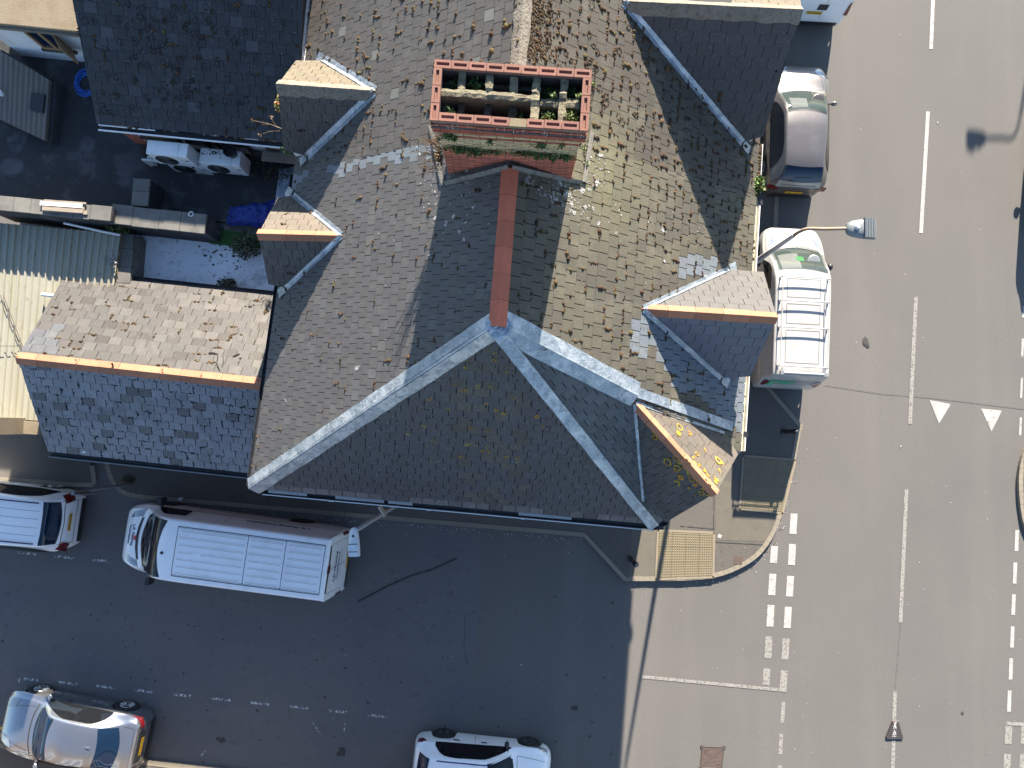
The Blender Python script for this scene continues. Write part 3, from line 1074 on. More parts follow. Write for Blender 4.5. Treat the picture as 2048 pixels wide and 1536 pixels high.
for t in (.015, .93):
    sc_ = MB()
    p = np.asarray(gE[0]) + d_ * t
    sc_.obox(p + np.array([.04, -.09, -.07]), np.array([.09, 0, 0]), np.array([0, .12 if t > .5 else .26, 0]), np.array([0, 0, .075]))
    obj('gutter_bracket', sc_, M['black_plastic'], gem)
cg = MB(); gutter([FR + np.array([-.1, -.07, -.08]), FR + np.array([.02, -.07, -.08]), FR + np.array([.22, .06, -.08])], r=.06, mb=cg)
cg.obox(FR + np.array([-.02, -.13, -.12]), np.array([.16, 0, 0]), np.array([0, .10, 0]), np.array([0, 0, .11]))
obj('gutter', cg, M['black_plastic'], house)

# walls down to the pavement, with openings on the street fronts
def shrink(poly, k):
    c_ = sum(np.asarray(p)[:2] for p in poly) / len(poly)
    return [tuple(np.asarray(p)[:2] + (c_ - np.asarray(p)[:2]) / np.linalg.norm(c_ - np.asarray(p)[:2]) * k) for p in poly]


def inset_poly(poly, k):
    """offset a counter-clockwise polygon inwards by k"""
    P = [np.asarray(p, float)[:2] for p in poly]; m = len(P); out = []
    for i in range(m):
        a, b, c_ = P[i - 1], P[i], P[(i + 1) % m]
        e1 = (b - a) / np.linalg.norm(b - a); e2 = (c_ - b) / np.linalg.norm(c_ - b)
        n1 = np.array([-e1[1], e1[0]]); n2 = np.array([-e2[1], e2[0]])
        bis = n1 + n2; bis /= np.dot(bis, n1)
        out.append(tuple(b + bis * k))
    return out


foot = inset_poly([FL, FR, ER, E_top, W_top], .17)
foot[2] = (foot[2][0] - .58, foot[2][1] + .05); foot[3] = (foot[3][0] - .45, foot[3][1])
wl = MB(); wl.slab(foot, 0, 5.28)
wallo = obj('wall', wl, M['wall_brick'], house, fixn=True)


def window(parent, a, b, t, wd, z0, z1, frame_m='white_upvc', proud=.03):
    """window on the wall a-b (outside to the right of a->b)"""
    a = np.array([a[0], a[1], 0.]); b = np.array([b[0], b[1], 0.])
    d = (b - a) / np.linalg.norm(b - a); n = np.array([d[1], -d[0], 0])
    o = a + (b - a) * t - d * wd / 2
    f = MB(); z = np.array([0, 0, 1.])
    th = .07
    f.obox(o + z * z0 - n * .02, d * wd, n * (.02 + proud), z * th); f.obox(o + z * (z1 - th) - n * .02, d * wd, n * (.02 + proud), z * th)
    for q in (0, wd / 2 - th / 2, wd - th):
        f.obox(o + d * q + z * (z0 + th) - n * .02, d * th, n * (.02 + proud - .003), z * (z1 - z0 - 2 * th))
    gl = MB(); gl.obox(o + d * .01 + z * (z0 + .01) - n * .02, d * (wd - .02), n * (.028), z * (z1 - z0 - .02))
    w_ = obj('window', gl, M['glass_blue'], parent, fixn=True)
    obj('window_frame', f, M[frame_m], w_, fixn=True)
    s_ = MB(); s_.obox(o - d * .06 + z * (z0 - .09) - n * .02, d * (wd + .12), n * .09, z * .088)
    obj('window_sill', s_, M['kerb'], w_, fixn=True)
    return w_


for (i, j, ts) in ((0, 1, (.12, .36, .62, .87)), (2, 3, (.18, .5, .82))):
    for t in ts:
        window(house, foot[i], foot[j], t, 1.1, 3.1, 4.6)
        window(house, foot[i], foot[j], t, 1.4, .8, 2.3)

# ---------------- dormers
def dormer(parent, tip, front, up_v, up_e, lo_v, lo_e, M0, tones, ridge, name='dormer', wd=.24, ex=.21, lead_w=.10, mossf=None, mats=('slate', 'slate'), tile=.42, rw=.15, label=None, wall_m='render_white', tabs=True):
    T = on(*tip, M0); Fp = at(*front, T[2])
    root = MB()
    dk_ = MB(); parts = []
    qs = []
    for v, e in ((up_v, up_e), (lo_v, lo_e)):
        if isinstance(v, tuple):
            V = on(*v, M0)
        else:
            V = v
        pn = plane3(T, Fp, V)
        Ev = on(*e, pn)
        qs.append((pn, [T, Fp, Ev, V]))
        deck(dk_, [T, Fp, Ev, V], pn[1], .07)
    eu, el = qs[0][1][2], qs[1][1][2]
    # cheeks and front wall below the little roof
    out = (Fp - T) / np.linalg.norm(Fp - T)
    ins = -out * .16
    fw = [el + ins - UPX * .08, eu + ins - UPX * .08]
    body = MB()
    tri = [fw[0], fw[1], Fp + ins - UPX * .10]
    body.prism([p - out * .12 for p in tri], tri)
    low = min(el[2], eu[2]) - .75
    q = [fw[0], fw[1]]
    body.prism([(p[0], p[1], low) for p in q] + [tuple((np.array(p) - out * .5)[:2]) + (low,) for p in q[::-1]],
               [tuple(p) for p in q] + [tuple((np.array(p) - out * .5)[:2]) + (p[2],) for p in q[::-1]])
    dm = obj(name, body, M[wall_m], parent, fixn=True)
    obj('underlay', dk_, M['deck'], dm, fixn=True)
    for k, (pn, poly) in enumerate(qs):
        sm, mm = rot_slates(pn, poly, wd, ex, tones[k], moss=mossf, across=out, lift=.012)
        obj('dormer_roof', sm, M[mats[k]], dm)
        if mm.v:
            mo_ = obj('moss', mm, M['moss'], dm, smooth='all'); mo_['kind'] = 'stuff'
        # lead valley where the dormer meets the main slope
        lm = MB(); V = poly[3]
        d = (V - T) / np.linalg.norm(V - T)
        for n_, other in ((pn[1], M0[1]), (M0[1], pn[1])):
            sd = np.cross(n_, d)
            if np.dot(sd, other) < 0:
                sd = -sd
            strip(lm, T, V, sd * lead_w, n_, .030, .026, seg=10, wob=.012)
        if tabs:
            u = V + d * .05
            sd = np.cross(M0[1], d)
            lm.grid([[u + sd * a + d * b + M0[1] * uni(.03, .055) for b in (0, .12, .24)] for a in (-.11, 0, .11)])
        obj('lead_valley', lm, M['lead'], dm, smooth=True)
    if ridge == 'mortar':
        rm = MB(); m = 16
        for sgn in range(2):
            n_ = qs[sgn][0][1]
            sd = np.cross(n_, out); sd = sd if sd[2] < 0 else -sd
            G = []
            for i in range(m + 1):
                p = T + (Fp - T) * i / m + out * .02 * (i == m)
                w_ = rw * uni(.85, 1.15)
                G.append([p + UPX * (.055 + uni(-.008, .008)), p + sd * w_ * .5 + n_ * (.05 + uni(-.008, .008)), p + sd * w_ + n_ * uni(.025, .04), p + sd * (w_ + .012) - n_ * .02])
            nn = np.cross(np.subtract(G[1][0], G[0][0]), np.subtract(G[0][1], G[0][0]))
            rm.grid(G, flip=np.dot(nn, n_) < 0)
        rm.prism([Fp + out * .02 + UPX * .055, Fp + out * .02 + UPX * .055, Fp + out * .02 - UPX * .05], [Fp + out * .021 + UPX * .055] * 2 + [Fp + out * .021 - UPX * .05]) if False else None
        obj('ridge_mortar', rm, M['ridge_concrete'], dm, smooth=True)
    else:
        rm = ridge_tiles(T - out * .03, Fp + out * .03, qs[0][0][1], qs[1][0][1], tile, rw, lift=.035)
        obj('ridge_tiles', rm, M[ridge], dm, fixn=True)
    return dm, qs


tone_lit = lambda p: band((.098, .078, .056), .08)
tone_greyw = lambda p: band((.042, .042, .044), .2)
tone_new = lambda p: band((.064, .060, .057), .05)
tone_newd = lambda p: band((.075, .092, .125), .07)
few = lambda p: .10
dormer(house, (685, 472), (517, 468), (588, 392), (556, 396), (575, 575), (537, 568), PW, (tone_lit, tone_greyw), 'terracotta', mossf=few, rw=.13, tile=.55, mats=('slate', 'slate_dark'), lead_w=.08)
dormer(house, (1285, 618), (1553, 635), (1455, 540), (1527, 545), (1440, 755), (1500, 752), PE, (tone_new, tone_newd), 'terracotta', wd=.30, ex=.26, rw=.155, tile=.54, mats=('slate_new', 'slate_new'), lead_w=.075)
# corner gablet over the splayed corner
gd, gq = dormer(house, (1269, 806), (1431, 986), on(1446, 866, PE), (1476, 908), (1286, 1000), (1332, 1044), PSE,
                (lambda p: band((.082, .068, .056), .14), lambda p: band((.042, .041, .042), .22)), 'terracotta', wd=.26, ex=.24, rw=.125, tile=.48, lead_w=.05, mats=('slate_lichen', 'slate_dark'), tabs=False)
for k in range(46):
    pn = gq[1][0] if k < 34 else gq[0][0]
    t = uni(0, 1) ** .6
    if k < 34:
        x, y = 1290 + 130 * t + uni(-20, 30), 830 + 190 * t + uni(-10, 30)
        ok = in_poly(x, y, [(1300, 850), (1420, 985), (1332, 1040), (1292, 1000)])
    else:
        x, y = 1300 + 150 * t + uni(-10, 30), 830 + 130 * t + uni(-25, 10)
        ok = in_poly(x, y, [(1300, 825), (1460, 905), (1438, 970)])
    if ok:
        q = on(x, y, pn)
        ringlichen(lic, q + pn[1] * .022, pn[1], uni(.03, .10), full=rnd() < .25)
for _ in range(60):
    t = uni(.55, 1.0)
    x, y = 1290 + 150 * t + uni(-32, 14), 825 + 158 * t + uni(-10, 12)
    pn = gq[0][0] if (y - 825) / 158 < (x - 1290) / 150 + .02 else gq[1][0]
    if in_poly(x, y, [(1330, 850), (1462, 910), (1432, 985), (1390, 1010)]):
        q = on(x, y, pn); ringlichen(lic, q + pn[1] * .02, pn[1], uni(.02, .055), full=True)
lo = obj('lichen', lic, M['lichen'], house); lo['kind'] = 'stuff'
# pale lead apron between gablet and east slope
ap = MB(); a0, a1 = on(1272, 795, PE), on(1462, 862, PE)
strip(ap, a0, a1, np.cross(PE[1], (a1 - a0) / np.linalg.norm(a1 - a0)) * .2, PE[1], .03, .028, 10, .014)
obj('lead_apron', ap, M['lead'], house, smooth=True)

# ---------------- chimney stack
ZT = 11.06
ct = [at(x, y, ZT) for x, y in ((868, 118), (1188, 140), (1172, 262), (860, 240))]
cu = (ct[1] - ct[0] + ct[2] - ct[3]) / 2; LX = np.linalg.norm(cu); cu /= LX
cv = np.array([-cu[1], cu[0], 0]); cv = -cv if np.dot(cv, ct[3] - ct[0]) < 0 else cv
LY = .5 * (np.linalg.norm(ct[3] - ct[0]) + np.linalg.norm(ct[2] - ct[1]))
cc = sum(ct) / 4
O0 = cc - cu * LX / 2 - cv * LY / 2                     # north-west corner at the top
loc = lambda u, v, z: O0 + cu * u + cv * v + UPX * (z - ZT)
core = MB()
ZB = 7.6
corb = .065
# mortar core as four thin walls
def shell(mb, inset_, z0, z1, th=.10, col=None):
    a, b = inset_, LX - inset_; c_, d = inset_, LY - inset_
    for (u0, u1, v0, v1) in ((a, b, c_, c_ + th), (a, b, d - th, d), (a, a + th, c_ + th, d - th), (b - th, b, c_ + th, d - th)):
        mb.obox(loc(u0, v0, z0), cu * (u1 - u0), cv * (v1 - v0), UPX * (z1 - z0), col)


shell(core, .022 + corb, ZB, ZT - .42)
shell(core, .022, ZT - .421, ZT - .075)
chim = obj('chimney', core, M['mortar'], house, fixn=True)
RED = (.28, .072, .042); YEL = (.44, .345, .195); BLU = (.035, .042, .055); ORA = (.42, .125, .075)
ncorb = 5


def tone_top(r, k):
    return BLU if r == k - 2 else RED


def tone_body(r, k):
    q = k - 1 - r
    if q in (0, 1, 2) or q in (4, 5, 6, 7, 8, 9):
        return YEL
    return RED if q == 3 else ORA


bk = MB()
for o_, al, n_, L_ in ((loc(0, LY, 0), cu, cv, LX), (loc(0, 0, 0), cu, -cv, LX), (loc(0, 0, 0), cv, -cu, LY), (loc(LX, 0, 0), cv, cu, LY)):
    z0 = ZT - .07 - 5 * .070 - .005
    bricks(bk, o_ * np.array([1, 1, 0]) + UPX * z0 - n_ * .022, al, UPX, n_, L_, .36, tone_top, bl=.262, bh=.062, j=.012)
for u_, v_, al, n_, L_ in ((corb, LY - corb, cu, cv, LX - 2 * corb), (corb, corb, cu, -cv, LX - 2 * corb), (corb, corb, cv, -cu, LY - 2 * corb), (LX - corb, corb, cv, cu, LY - 2 * corb)):
    o_ = loc(u_, v_, 0)
    nrow = 28
    bricks(bk, o_ * np.array([1, 1, 0]) + UPX * (z0 - .012 - nrow * .072) - n_ * .022, al, UPX, n_, L_, nrow * .072 + .01, tone_body, bl=.248, bh=.058, j=.014)
obj('brickwork', bk, M['brick'], chim)
# top course: frogged bricks lying round the rim
tb = MB()
def frogged(u0, u1, v0, v1, col, frog=True):
    z0, z1 = ZT - .068, ZT + uni(-.004, .004)
    if not frog:
        tb.obox(loc(u0, v0, z0), cu * (u1 - u0), cv * (v1 - v0), UPX * (z1 - z0), col); return
    lu, lv = u1 - u0, v1 - v0
    mu, mv = (.030, .038) if lu > lv else (.038, .030)
    o4 = [(u0, v0), (u1, v0), (u1, v1), (u0, v1)]
    i4_ = [(u0 + mu, v0 + mv), (u1 - mu, v0 + mv), (u1 - mu, v1 - mv), (u0 + mu, v1 - mv)]
    j4 = [(u0 + mu + .01, v0 + mv + .008), (u1 - mu - .01, v0 + mv + .008), (u1 - mu - .01, v1 - mv - .008), (u0 + mu + .01, v1 - mv - .008)]
    vs = [loc(u, v, z0) for u, v in o4] + [loc(u, v, z1) for u, v in o4] + [loc(u, v, z1) for u, v in i4_] + [loc(u, v, z1 - .03) for u, v in j4]
    fs = [(0, 1, 2, 3)]
    for i in range(4):
        j = (i + 1) % 4
        fs += [(i, j, 4 + j, 4 + i), (4 + i, 4 + j, 8 + j, 8 + i), (8 + i, 8 + j, 12 + j, 12 + i)]
    fs.append((12, 13, 14, 15))
    tb.add(vs, fs, col)


PINK = (.205, .092, .064)
bw = .125; nb = 9; sp = LX / nb
for i in range(nb):
    frogged(i * sp + .004, (i + 1) * sp - .004, 0, bw, band(PINK, .08))
nb2 = 8; sp2 = (LX - 2 * bw - .016) / nb2
for i in range(nb2):
    dz = uni(-.008, .008)
    if i == 4:
        frogged(bw + .008 + i * sp2 + .004, bw + .008 + (i + 1) * sp2 - .004, LY - bw + .005, LY + .002, (.17, .14, .08), False)
    else:
        frogged(bw + .008 + i * sp2 + .004, bw + .008 + (i + 1) * sp2 - .004, LY - bw + dz, LY + dz, band(PINK, .08))
sp3 = (LY - bw) / 3
for i in range(3):
    for u in (0, LX - bw):
        frogged(u, u + bw, bw + .006 + i * sp3, bw + (i + 1) * sp3 - .004, band(PINK, .08))
obj('rim_bricks', tb, M['brick'], chim, fixn=True, bevel=0)
# withes: the broken flue dividers
wt = MB(); wtd = MB()
def rough_wall(mb, u0, u1, v0, v1, z0, z1, n=6):
    """a crumbling divider with an uneven top"""
    long_u = (u1 - u0) > (v1 - v0)
    pr = []
    for i in range(n + 1):
        t = i / n
        j = lambda: uni(-.012, .012)
        zt = z1 + uni(-.03, .02)
        if long_u:
            u = u0 + (u1 - u0) * t
            pr.append([loc(u, v0 + j(), z0), loc(u, v0 + j(), zt), loc(u, (v0 + v1) / 2, zt + .015), loc(u, v1 + j(), zt + uni(-.015, .01)), loc(u, v1 + j(), z0)])
        else:
            v = v0 + (v1 - v0) * t
            pr.append([loc(u0 + j(), v, z0), loc(u0 + j(), v, zt), loc((u0 + u1) / 2, v, zt + .015), loc(u1 + j(), v, zt + uni(-.015, .01)), loc(u1 + j(), v, z0)])
    mb.grid(pr, flip=long_u)
    mb.add(pr[0], [(0, 1, 2, 3, 4)]); mb.add(pr[-1], [(4, 3, 2, 1, 0)])


ZD = ZT - .10
def zz(x, y):      # zoomed picture position inside the rim -> (u, v)
    return (x - 190) / 1530 * (LX - 2 * .06) + .06, 0


def uvpx(px, py, z):
    q = at(px, py, z) - O0
    return float(np.dot(q, cu)), float(np.dot(q, cv))


wz = [(840 + (385 + 470) / 2 / 5.121, .075), (840 + 710 / 5.121, .085), (840 + 965 / 5.121, .085), (840 + 1195 / 5.121, .085), (840 + 1480 / 5.121, .08)]
vmid0, vmid1 = bw + .27, bw + .27 + .11
for k, (px, tw) in enumerate(wz):
    u, v = uvpx(px, 165, ZD)
    rough_wall(wt, u - tw / 2 - .015, u + tw / 2 + .015, bw - .03, vmid0 + .02, ZD - 1.0, ZD - (.0 if k != 1 else -.01), 5)
    if k >= 3:
        rough_wall(wt, u - tw / 2 - .02, u + tw / 2 + .02, vmid0, LY - bw + .03, ZD - 1.0, ZD, 5)
    else:
        rough_wall(wtd, u - tw / 2 - .012, u + tw / 2 + .012, vmid1 + .05, LY - bw + .02, ZD - 1.2, ZD - .12, 4)
rough_wall(wt, bw - .02, 1.52, vmid0, vmid1, ZD - 1.0, ZD + .012, 14)
rough_wall(wt, 1.62, 1.90, vmid0 + .02, vmid1 + .02, ZD - 1.0, ZD - .06, 5)
rough_wall(wt, 2.0, LX - bw + .02, vmid0, vmid1 + .03, ZD - 1.0, ZD - .04, 5)
obj('flue_divider', wt, M['mortar_lichen'], chim, fixn=True)
obj('flue_divider', wtd, M['soot'], chim, fixn=True)
lin = MB()
for (u0, u1, v0, v1) in ((bw - .012, LX - bw + .012, bw - .02, bw - .001), (bw - .012, LX - bw + .012, LY - bw + .001, LY - bw + .02), (bw - .02, bw - .001, bw, LY - bw), (LX - bw + .001, LX - bw + .02, bw, LY - bw)):
    lin.obox(loc(u0, v0, ZT - 1.6), cu * (u1 - u0), cv * (v1 - v0), UPX * 1.52)
lin.obox(loc(bw, bw, ZT - 1.55), cu * (LX - 2 * bw), cv * (LY - 2 * bw), UPX * .02)
obj('flue_lining', lin, M['soot'], chim, fixn=True)
pb = MB()
q = loc(*uvpx(977, 142, ZD), ZD); q = np.array(q)
for _ in range(7):
    lump(pb, q + cu * uni(-.03, .05) + cv * uni(-.02, .03), UPX, cu, cv, uni(.03, .055), [(.03, .04, .045)])
obj('plastic_scrap', pb, M['moss'], chim, smooth='all')
# plants in the flues and ivy on the south face
pf = MB()
for u, v, z, r, cols, n in ((.30, .25, -.35, .12, GREEN, 120), (.62, .25, -.30, .13, GREEN, 140), (1.74, .25, -.35, .12, GREEN, 130), (2.09, .25, -.32, .11, GREEN, 110), (.25, .72, -.25, .10, GREEN, 110),
                            (1.25, .66, -.35, .11, GREEN, 110), (1.75, .68, -.28, .12, GREEN, 150), (1.73, .74, -.14, .06, LIME, 80), (2.09, .68, -.20, .11, LIME, 190), (1.8, .38, -.15, .04, LIME, 40), (2.2, .37, -.10, .04, LIME, 40)):
    leaves(pf, loc(u, v, ZT + z), (r, r, .12), n, .055, cols)
po = obj('flue_plants', pf, M['leaf'], chim); po['kind'] = 'stuff'
iv = MB()
SF = lambda u, dz: loc(u, LY - corb + .02, ZT - .42 - dz)
zr_ = .48
for u, dz, ru, rz, n in ((.22, .20, .10, .05, 110), (.30, .27, .07, .03, 50), (.88, .30, .045, .022, 35), (1.68, .33, .09, .045, 100), (2.0, .29, .04, .018, 25), (.35, .68, .22, .04, 200), (.68, .72, .24, .04, 210), (.98, .72, .10, .03, 50), (1.40, .68, .2, .025, 130),
                         (1.70, .70, .28, .03, 180), (2.05, .72, .18, .04, 130), (.62, .84, .12, .04, 60), (1.65, .82, .08, .05, 40), (1.9, .82, .06, .05, 30), (.35, .80, .08, .05, 40), (2.12, .78, .05, .08, 45)):
    c0 = SF(u, dz)
    for _ in range(n):
        p = c0 + cu * random.gauss(0, ru * .55) + UPX * random.gauss(0, rz * .7) + cv * uni(.0, .05)
        leaves(iv, p, (.005, .005, .005), 1, .042, GREEN)
io = obj('ivy', iv, M['leaf'], chim); io['kind'] = 'stuff'
# streaks of droppings down the corbel
sk = MB()
for u in [.25, .28, .32, .36, .42, .55, .98, 1.12, 1.25, 1.38, 1.40, 1.72, 1.74, 1.95, 2.12, 2.2, 2.24, 2.28]:
    u += uni(-.02, .02); l = uni(.06, .22); z = ZT - .06 - uni(0, .06)
    p = loc(u, LY + .008, z)
    sk.add([p - cu * .006, p + cu * .006, p + cu * .004 - UPX * l, p - cu * .003 - UPX * l], [(0, 3, 2, 1)])
for u in (.1, .3, .62, 1.3, 1.7, 2.3):
    splat(sk, loc(u, LY + .006, ZT - uni(.08, .2)), cv, uni(.01, .025))
so = obj('dropping_streaks', sk, M['dropping'], chim); so['kind'] = 'stuff'
# lead apron stepping over the ridge in front of the stack, and a mortar fillet
fl_ = MB()
s1, s2, rg = on(893, 366, PW), on(1160, 364, PE), on(1020, 334, PW)
for a_, b_, pn in ((rg, s1, PW), (rg, s2, PE)):
    d = (b_ - a_) / np.linalg.norm(b_ - a_)
    sd = np.cross(pn[1], d); sd = sd if sd[1] < 0 else -sd
    strip(fl_, a_ + UPX * .02, b_ + UPX * .01, sd * .055, pn[1], .075, .03, 8, .008)
for a_, b_, pn, sg in ((s1, on(870, 250, PW), PW, -1), (s2, on(1176, 262, PE), PE, 1)):
    strip(fl_, a_, b_, np.array([sg * .10, 0, -.05]), pn[1], .06, .03, 8, .01)
obj('lead_apron', fl_, M['mortar'], chim, smooth=True)
gr = MB()
for _ in range(46):
    b0 = loc(uni(-.06, .02), uni(.45, 1.05), ZT - 1.75)
    d = np.array([uni(-1, -.2), uni(-.5, .6), uni(.3, 1.2)]); d /= np.linalg.norm(d); l = uni(.25, .75)
    pts = [b0 + d * l * t + np.array([0, 0, -.25 * l * t * t]) + UPX * .6 * 0 for t in (0, .33, .66, 1)]
    gr.tube(pts, [.006, .005, .004, .002], 4, col=random.choice(DRY))
for p in (loc(.0, .9, ZT - 1.55),):
    leaves(gr, p, (.06, .12, .10), 60, .05, DRY + GREEN[:1])
go = obj('dry_grass', gr, M['twig'], chim); go['kind'] = 'stuff'
lg = MB()
for x, y, n in ((1186, 170, 40), (1172, 330, 45), (1168, 300, 25)):
    leaves(lg, on(x, y, PE) + UPX * .05, (.05, .06, .05), n, .04, LIME)
leg_ = obj('weeds', lg, M['leaf'], chim); leg_['kind'] = 'stuff'
lw = MB()
leaves(lw, on(1516, 370, PE) + UPX * .02, (.12, .20, .10), 260, .09, LIME + [(.10, .20, .03)])
lw2 = obj('gutter_weed', lw, M['leaf'], house); lw2['kind'] = 'stuff'
gm = MB()
gdir = (ER - E_top)

# ================================================================== the neighbouring terrace house (top)
A2 = A - RID * 9.5
NT_W = W_top - RID * 9.5; NT_E = E_top - RID * 9.5
nb_base = (0.4, 9.5, 0)
nei = thing('terrace_house', 'mossy slate terrace house with mortar ridge joined to the corner house behind its chimney', 'house', base=nb_base)
nw_poly = [A2, RA, W_top, NT_W]; ne_poly = [A2, NT_E, E_top, RA]
dk = MB(); deck(dk, nw_poly, PW[1]); deck(dk, ne_poly, PE[1])
nroof = obj('roof', dk, M['deck'], nei, fixn=True)
vis_w = [A - RID * 5.6, RA, W_top, W_top - RID * 5.6]; vis_e = [A - RID * 5.6, E_top - RID * 5.6, E_top, RA]
ms2 = MB()
for pn, poly, tone, ms, mt in ((PW, vis_w, west_neigh, moss_wn, 'slate'), (PE, vis_e, east_neigh, moss_en, 'slate_lichen')):
    sm, mm = rot_slates(pn, poly, .225, .235, tone, moss=ms, across=RID, lift=.018, msize=1.2, ltone=(.28, .55))
    obj('roof_slope', sm, M[mt], nroof)
    n0 = len(ms2.v); ms2.v += mm.v; ms2.f += [tuple(i + n0 for i in f) for f in mm.f]; ms2.c += mm.c
for _ in range(700):
    x, y = 1050 + abs(random.gauss(0, 28)), uni(-10, 120)
    q = on(x, y, PE); lump(ms2, q + PE[1] * .02, PE[1], RID, np.cross(PE[1], RID), uni(.010, .024))
for _ in range(60):
    x, y = uni(1080, 1300), uni(10, 270)
    q = on(x, y, PE); r0 = uni(.03, .07)
    for k in range(9):
        an = k * .7 + uni(-.2, .2)
        lump(ms2, q + PE[1] * .02 + RID * r0 * math.cos(an) + np.cross(PE[1], RID) * r0 * math.sin(an), PE[1], RID, np.cross(PE[1], RID), uni(.011, .02))
mo = obj('moss', ms2, M['moss'], nei, smooth='all'); mo['kind'] = 'stuff'
rm = MB()
for pn in (PW, PE):
    sd = np.cross(pn[1], RID); sd = sd if sd[2] < 0 else -sd
    a_, b_ = A - RID * 1.35, A - RID * 9
    G = []
    for i in range(41):
        p = a_ + (b_ - a_) * i / 40; w_ = .155 * uni(.88, 1.12)
        G.append([p + UPX * (.075 + uni(-.007, .007)), p + sd * w_ * .5 + pn[1] * (.06 + uni(-.006, .006)), p + sd * w_ + pn[1] * uni(.03, .045), p + sd * (w_ + .02) - pn[1] * .02])
    nn = np.cross(np.subtract(G[1][0], G[0][0]), np.subtract(G[0][1], G[0][0]))
    rm.grid(G, flip=np.dot(nn, pn[1]) < 0)
obj('ridge_mortar', rm, M['ridge_concrete'], nei, smooth=True)
gm_ = obj('gutter', gutter([W_top + np.array([-.05, 0, -.05]) - RID * 1.9, NT_W + np.array([-.05, 0, -.05])], r=.05), M['white_upvc'], nei)
f_ = MB(); f_.obox(W_top + np.array([-.06, 0, -.01]) - RID * 2.7, -RID * 5, np.array([-.045, 0, 0]), np.array([0, 0, .025])); obj('gutter_lip', f_, M['white_upvc'], gm_)
gme = obj('gutter', gutter([E_top + np.array([.05, 0, -.07]), E_top + np.array([.05, 0, -.07]) - RID * 1.25], r=.055), M['white_upvc'], nei)
mg = MB()
for _ in range(520):
    t = uni(.0, 1.22); p = E_top - RID * t + np.array([.05 + uni(-.035, .035), 0, -.085 + uni(0, .03)])
    lump(mg, p, UPX, np.array([1., 0, 0]), np.array([0, 1., 0]), uni(.010, .022), MOSS_COL + [(.16, .09, .03)])
mgo = obj('gutter_moss', mg, M['moss'], gme, smooth='all'); mgo['kind'] = 'stuff'
foot2 = inset_poly([W_top, E_top, NT_E, NT_W], .17)
foot2[1] = (foot2[1][0] - .45, foot2[1][1]); foot2[2] = (foot2[2][0] - .45, foot2[2][1])
wl = MB(); wl.slab(foot2, 0, 5.28); obj('wall', wl, M['wall_brick'], nei, fixn=True)
for t in (.15, .62):
    window(nei, foot2[1], foot2[2], t, 1.2, .8, 2.4)
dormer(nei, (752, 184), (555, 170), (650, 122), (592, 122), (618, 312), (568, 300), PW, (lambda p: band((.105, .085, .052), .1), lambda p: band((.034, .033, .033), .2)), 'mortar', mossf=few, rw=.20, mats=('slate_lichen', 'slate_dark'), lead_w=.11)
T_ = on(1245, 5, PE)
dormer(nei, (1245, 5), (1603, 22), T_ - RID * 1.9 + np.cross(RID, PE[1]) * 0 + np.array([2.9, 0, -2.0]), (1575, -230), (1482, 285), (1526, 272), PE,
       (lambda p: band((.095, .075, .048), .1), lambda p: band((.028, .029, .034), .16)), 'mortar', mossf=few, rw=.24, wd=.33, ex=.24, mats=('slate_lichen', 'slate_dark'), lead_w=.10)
fx = MB()
leaves(fx, at(557, 205, 5.9), (.07, .22, .12), 90, .07, [(.30, .12, .04), (.22, .22, .05), (.12, .16, .04)])
leaves(fx, at(576, 297, 5.7), (.14, .09, .10), 200, .08, GREEN)
for x0, y0, x1, y1 in ((565, 258, 505, 241), (560, 262, 520, 270), (552, 252, 540, 232), (558, 255, 527, 248)):
    p0, p1 = at(x0, y0, 5.5), at(x1, y1, 5.6)
    fx.tube([p0, (p0 + p1) / 2 + UPX * .08, p1], [.008, .006, .003], 4, col=(.20, .14, .08))
    leaves(fx, p1, (.05, .04, .03), 7, .05, [(.16, .08, .04), (.12, .08, .04)])
fo = obj('wall_weeds', fx, M['leaf'], nei); fo['kind'] = 'stuff'

# ================================================================== rear wing (dark roof, upper left)
ww0, ww1 = at(194, 247, 4.9), at(572, 284, 4.9)
wtop = at(145, 0, 6.15)
PWG = plane3(ww0, ww1, wtop)
vdir = (wtop - ww0) / np.linalg.norm(wtop - ww0)
wr0 = ww0 + vdir * 4.0
wr1 = wr0 + (ww1 - ww0)
ww1b = ww1 + (ww1 - ww0) / np.linalg.norm(ww1 - ww0) * .25
wr1b = wr1 + (ww1 - ww0) / np.linalg.norm(ww1 - ww0) * .8
wing = thing('rear_wing', 'dark slate rear wing with white walls, air conditioners below its eave', 'building', base=((ww0 + wr1)[0] / 2, (ww0 + wr1)[1] / 2, 0))
dk = MB(); deck(dk, [ww0, ww1b, wr1b, wr0], PWG[1], .09)
un = np.array([-(ww1 - ww0)[1], (ww1 - ww0)[0], 0]); un /= np.linalg.norm(un)
back = [wr0, wr1b, wr1b + un * 3.3 - UPX * 1.9, wr0 + un * 3.3 - UPX * 1.9]
deck(dk, back, plane3(*back[:3])[1], .09)
rw_ = obj('roof', dk, M['deck'], wing, fixn=True)
sm, mm = rot_slates(PWG, [ww0, ww1b, wr1b, wr0], .30, .235, lambda p: band((.042, .044, .048), .2) if rnd() < .07 + .25 * (seen(p)[0] < 330) * (fnoise(p[0], p[1], 1.2, 3) > .2) else band((.022, .022, .025), .16),
                    moss=lambda p: .16 + .25 * (fnoise(p[0], p[1], .9, 7) > .3), across=(ww1 - ww0), lift=.012)
obj('roof_slope', sm, M['slate_dark'], rw_)
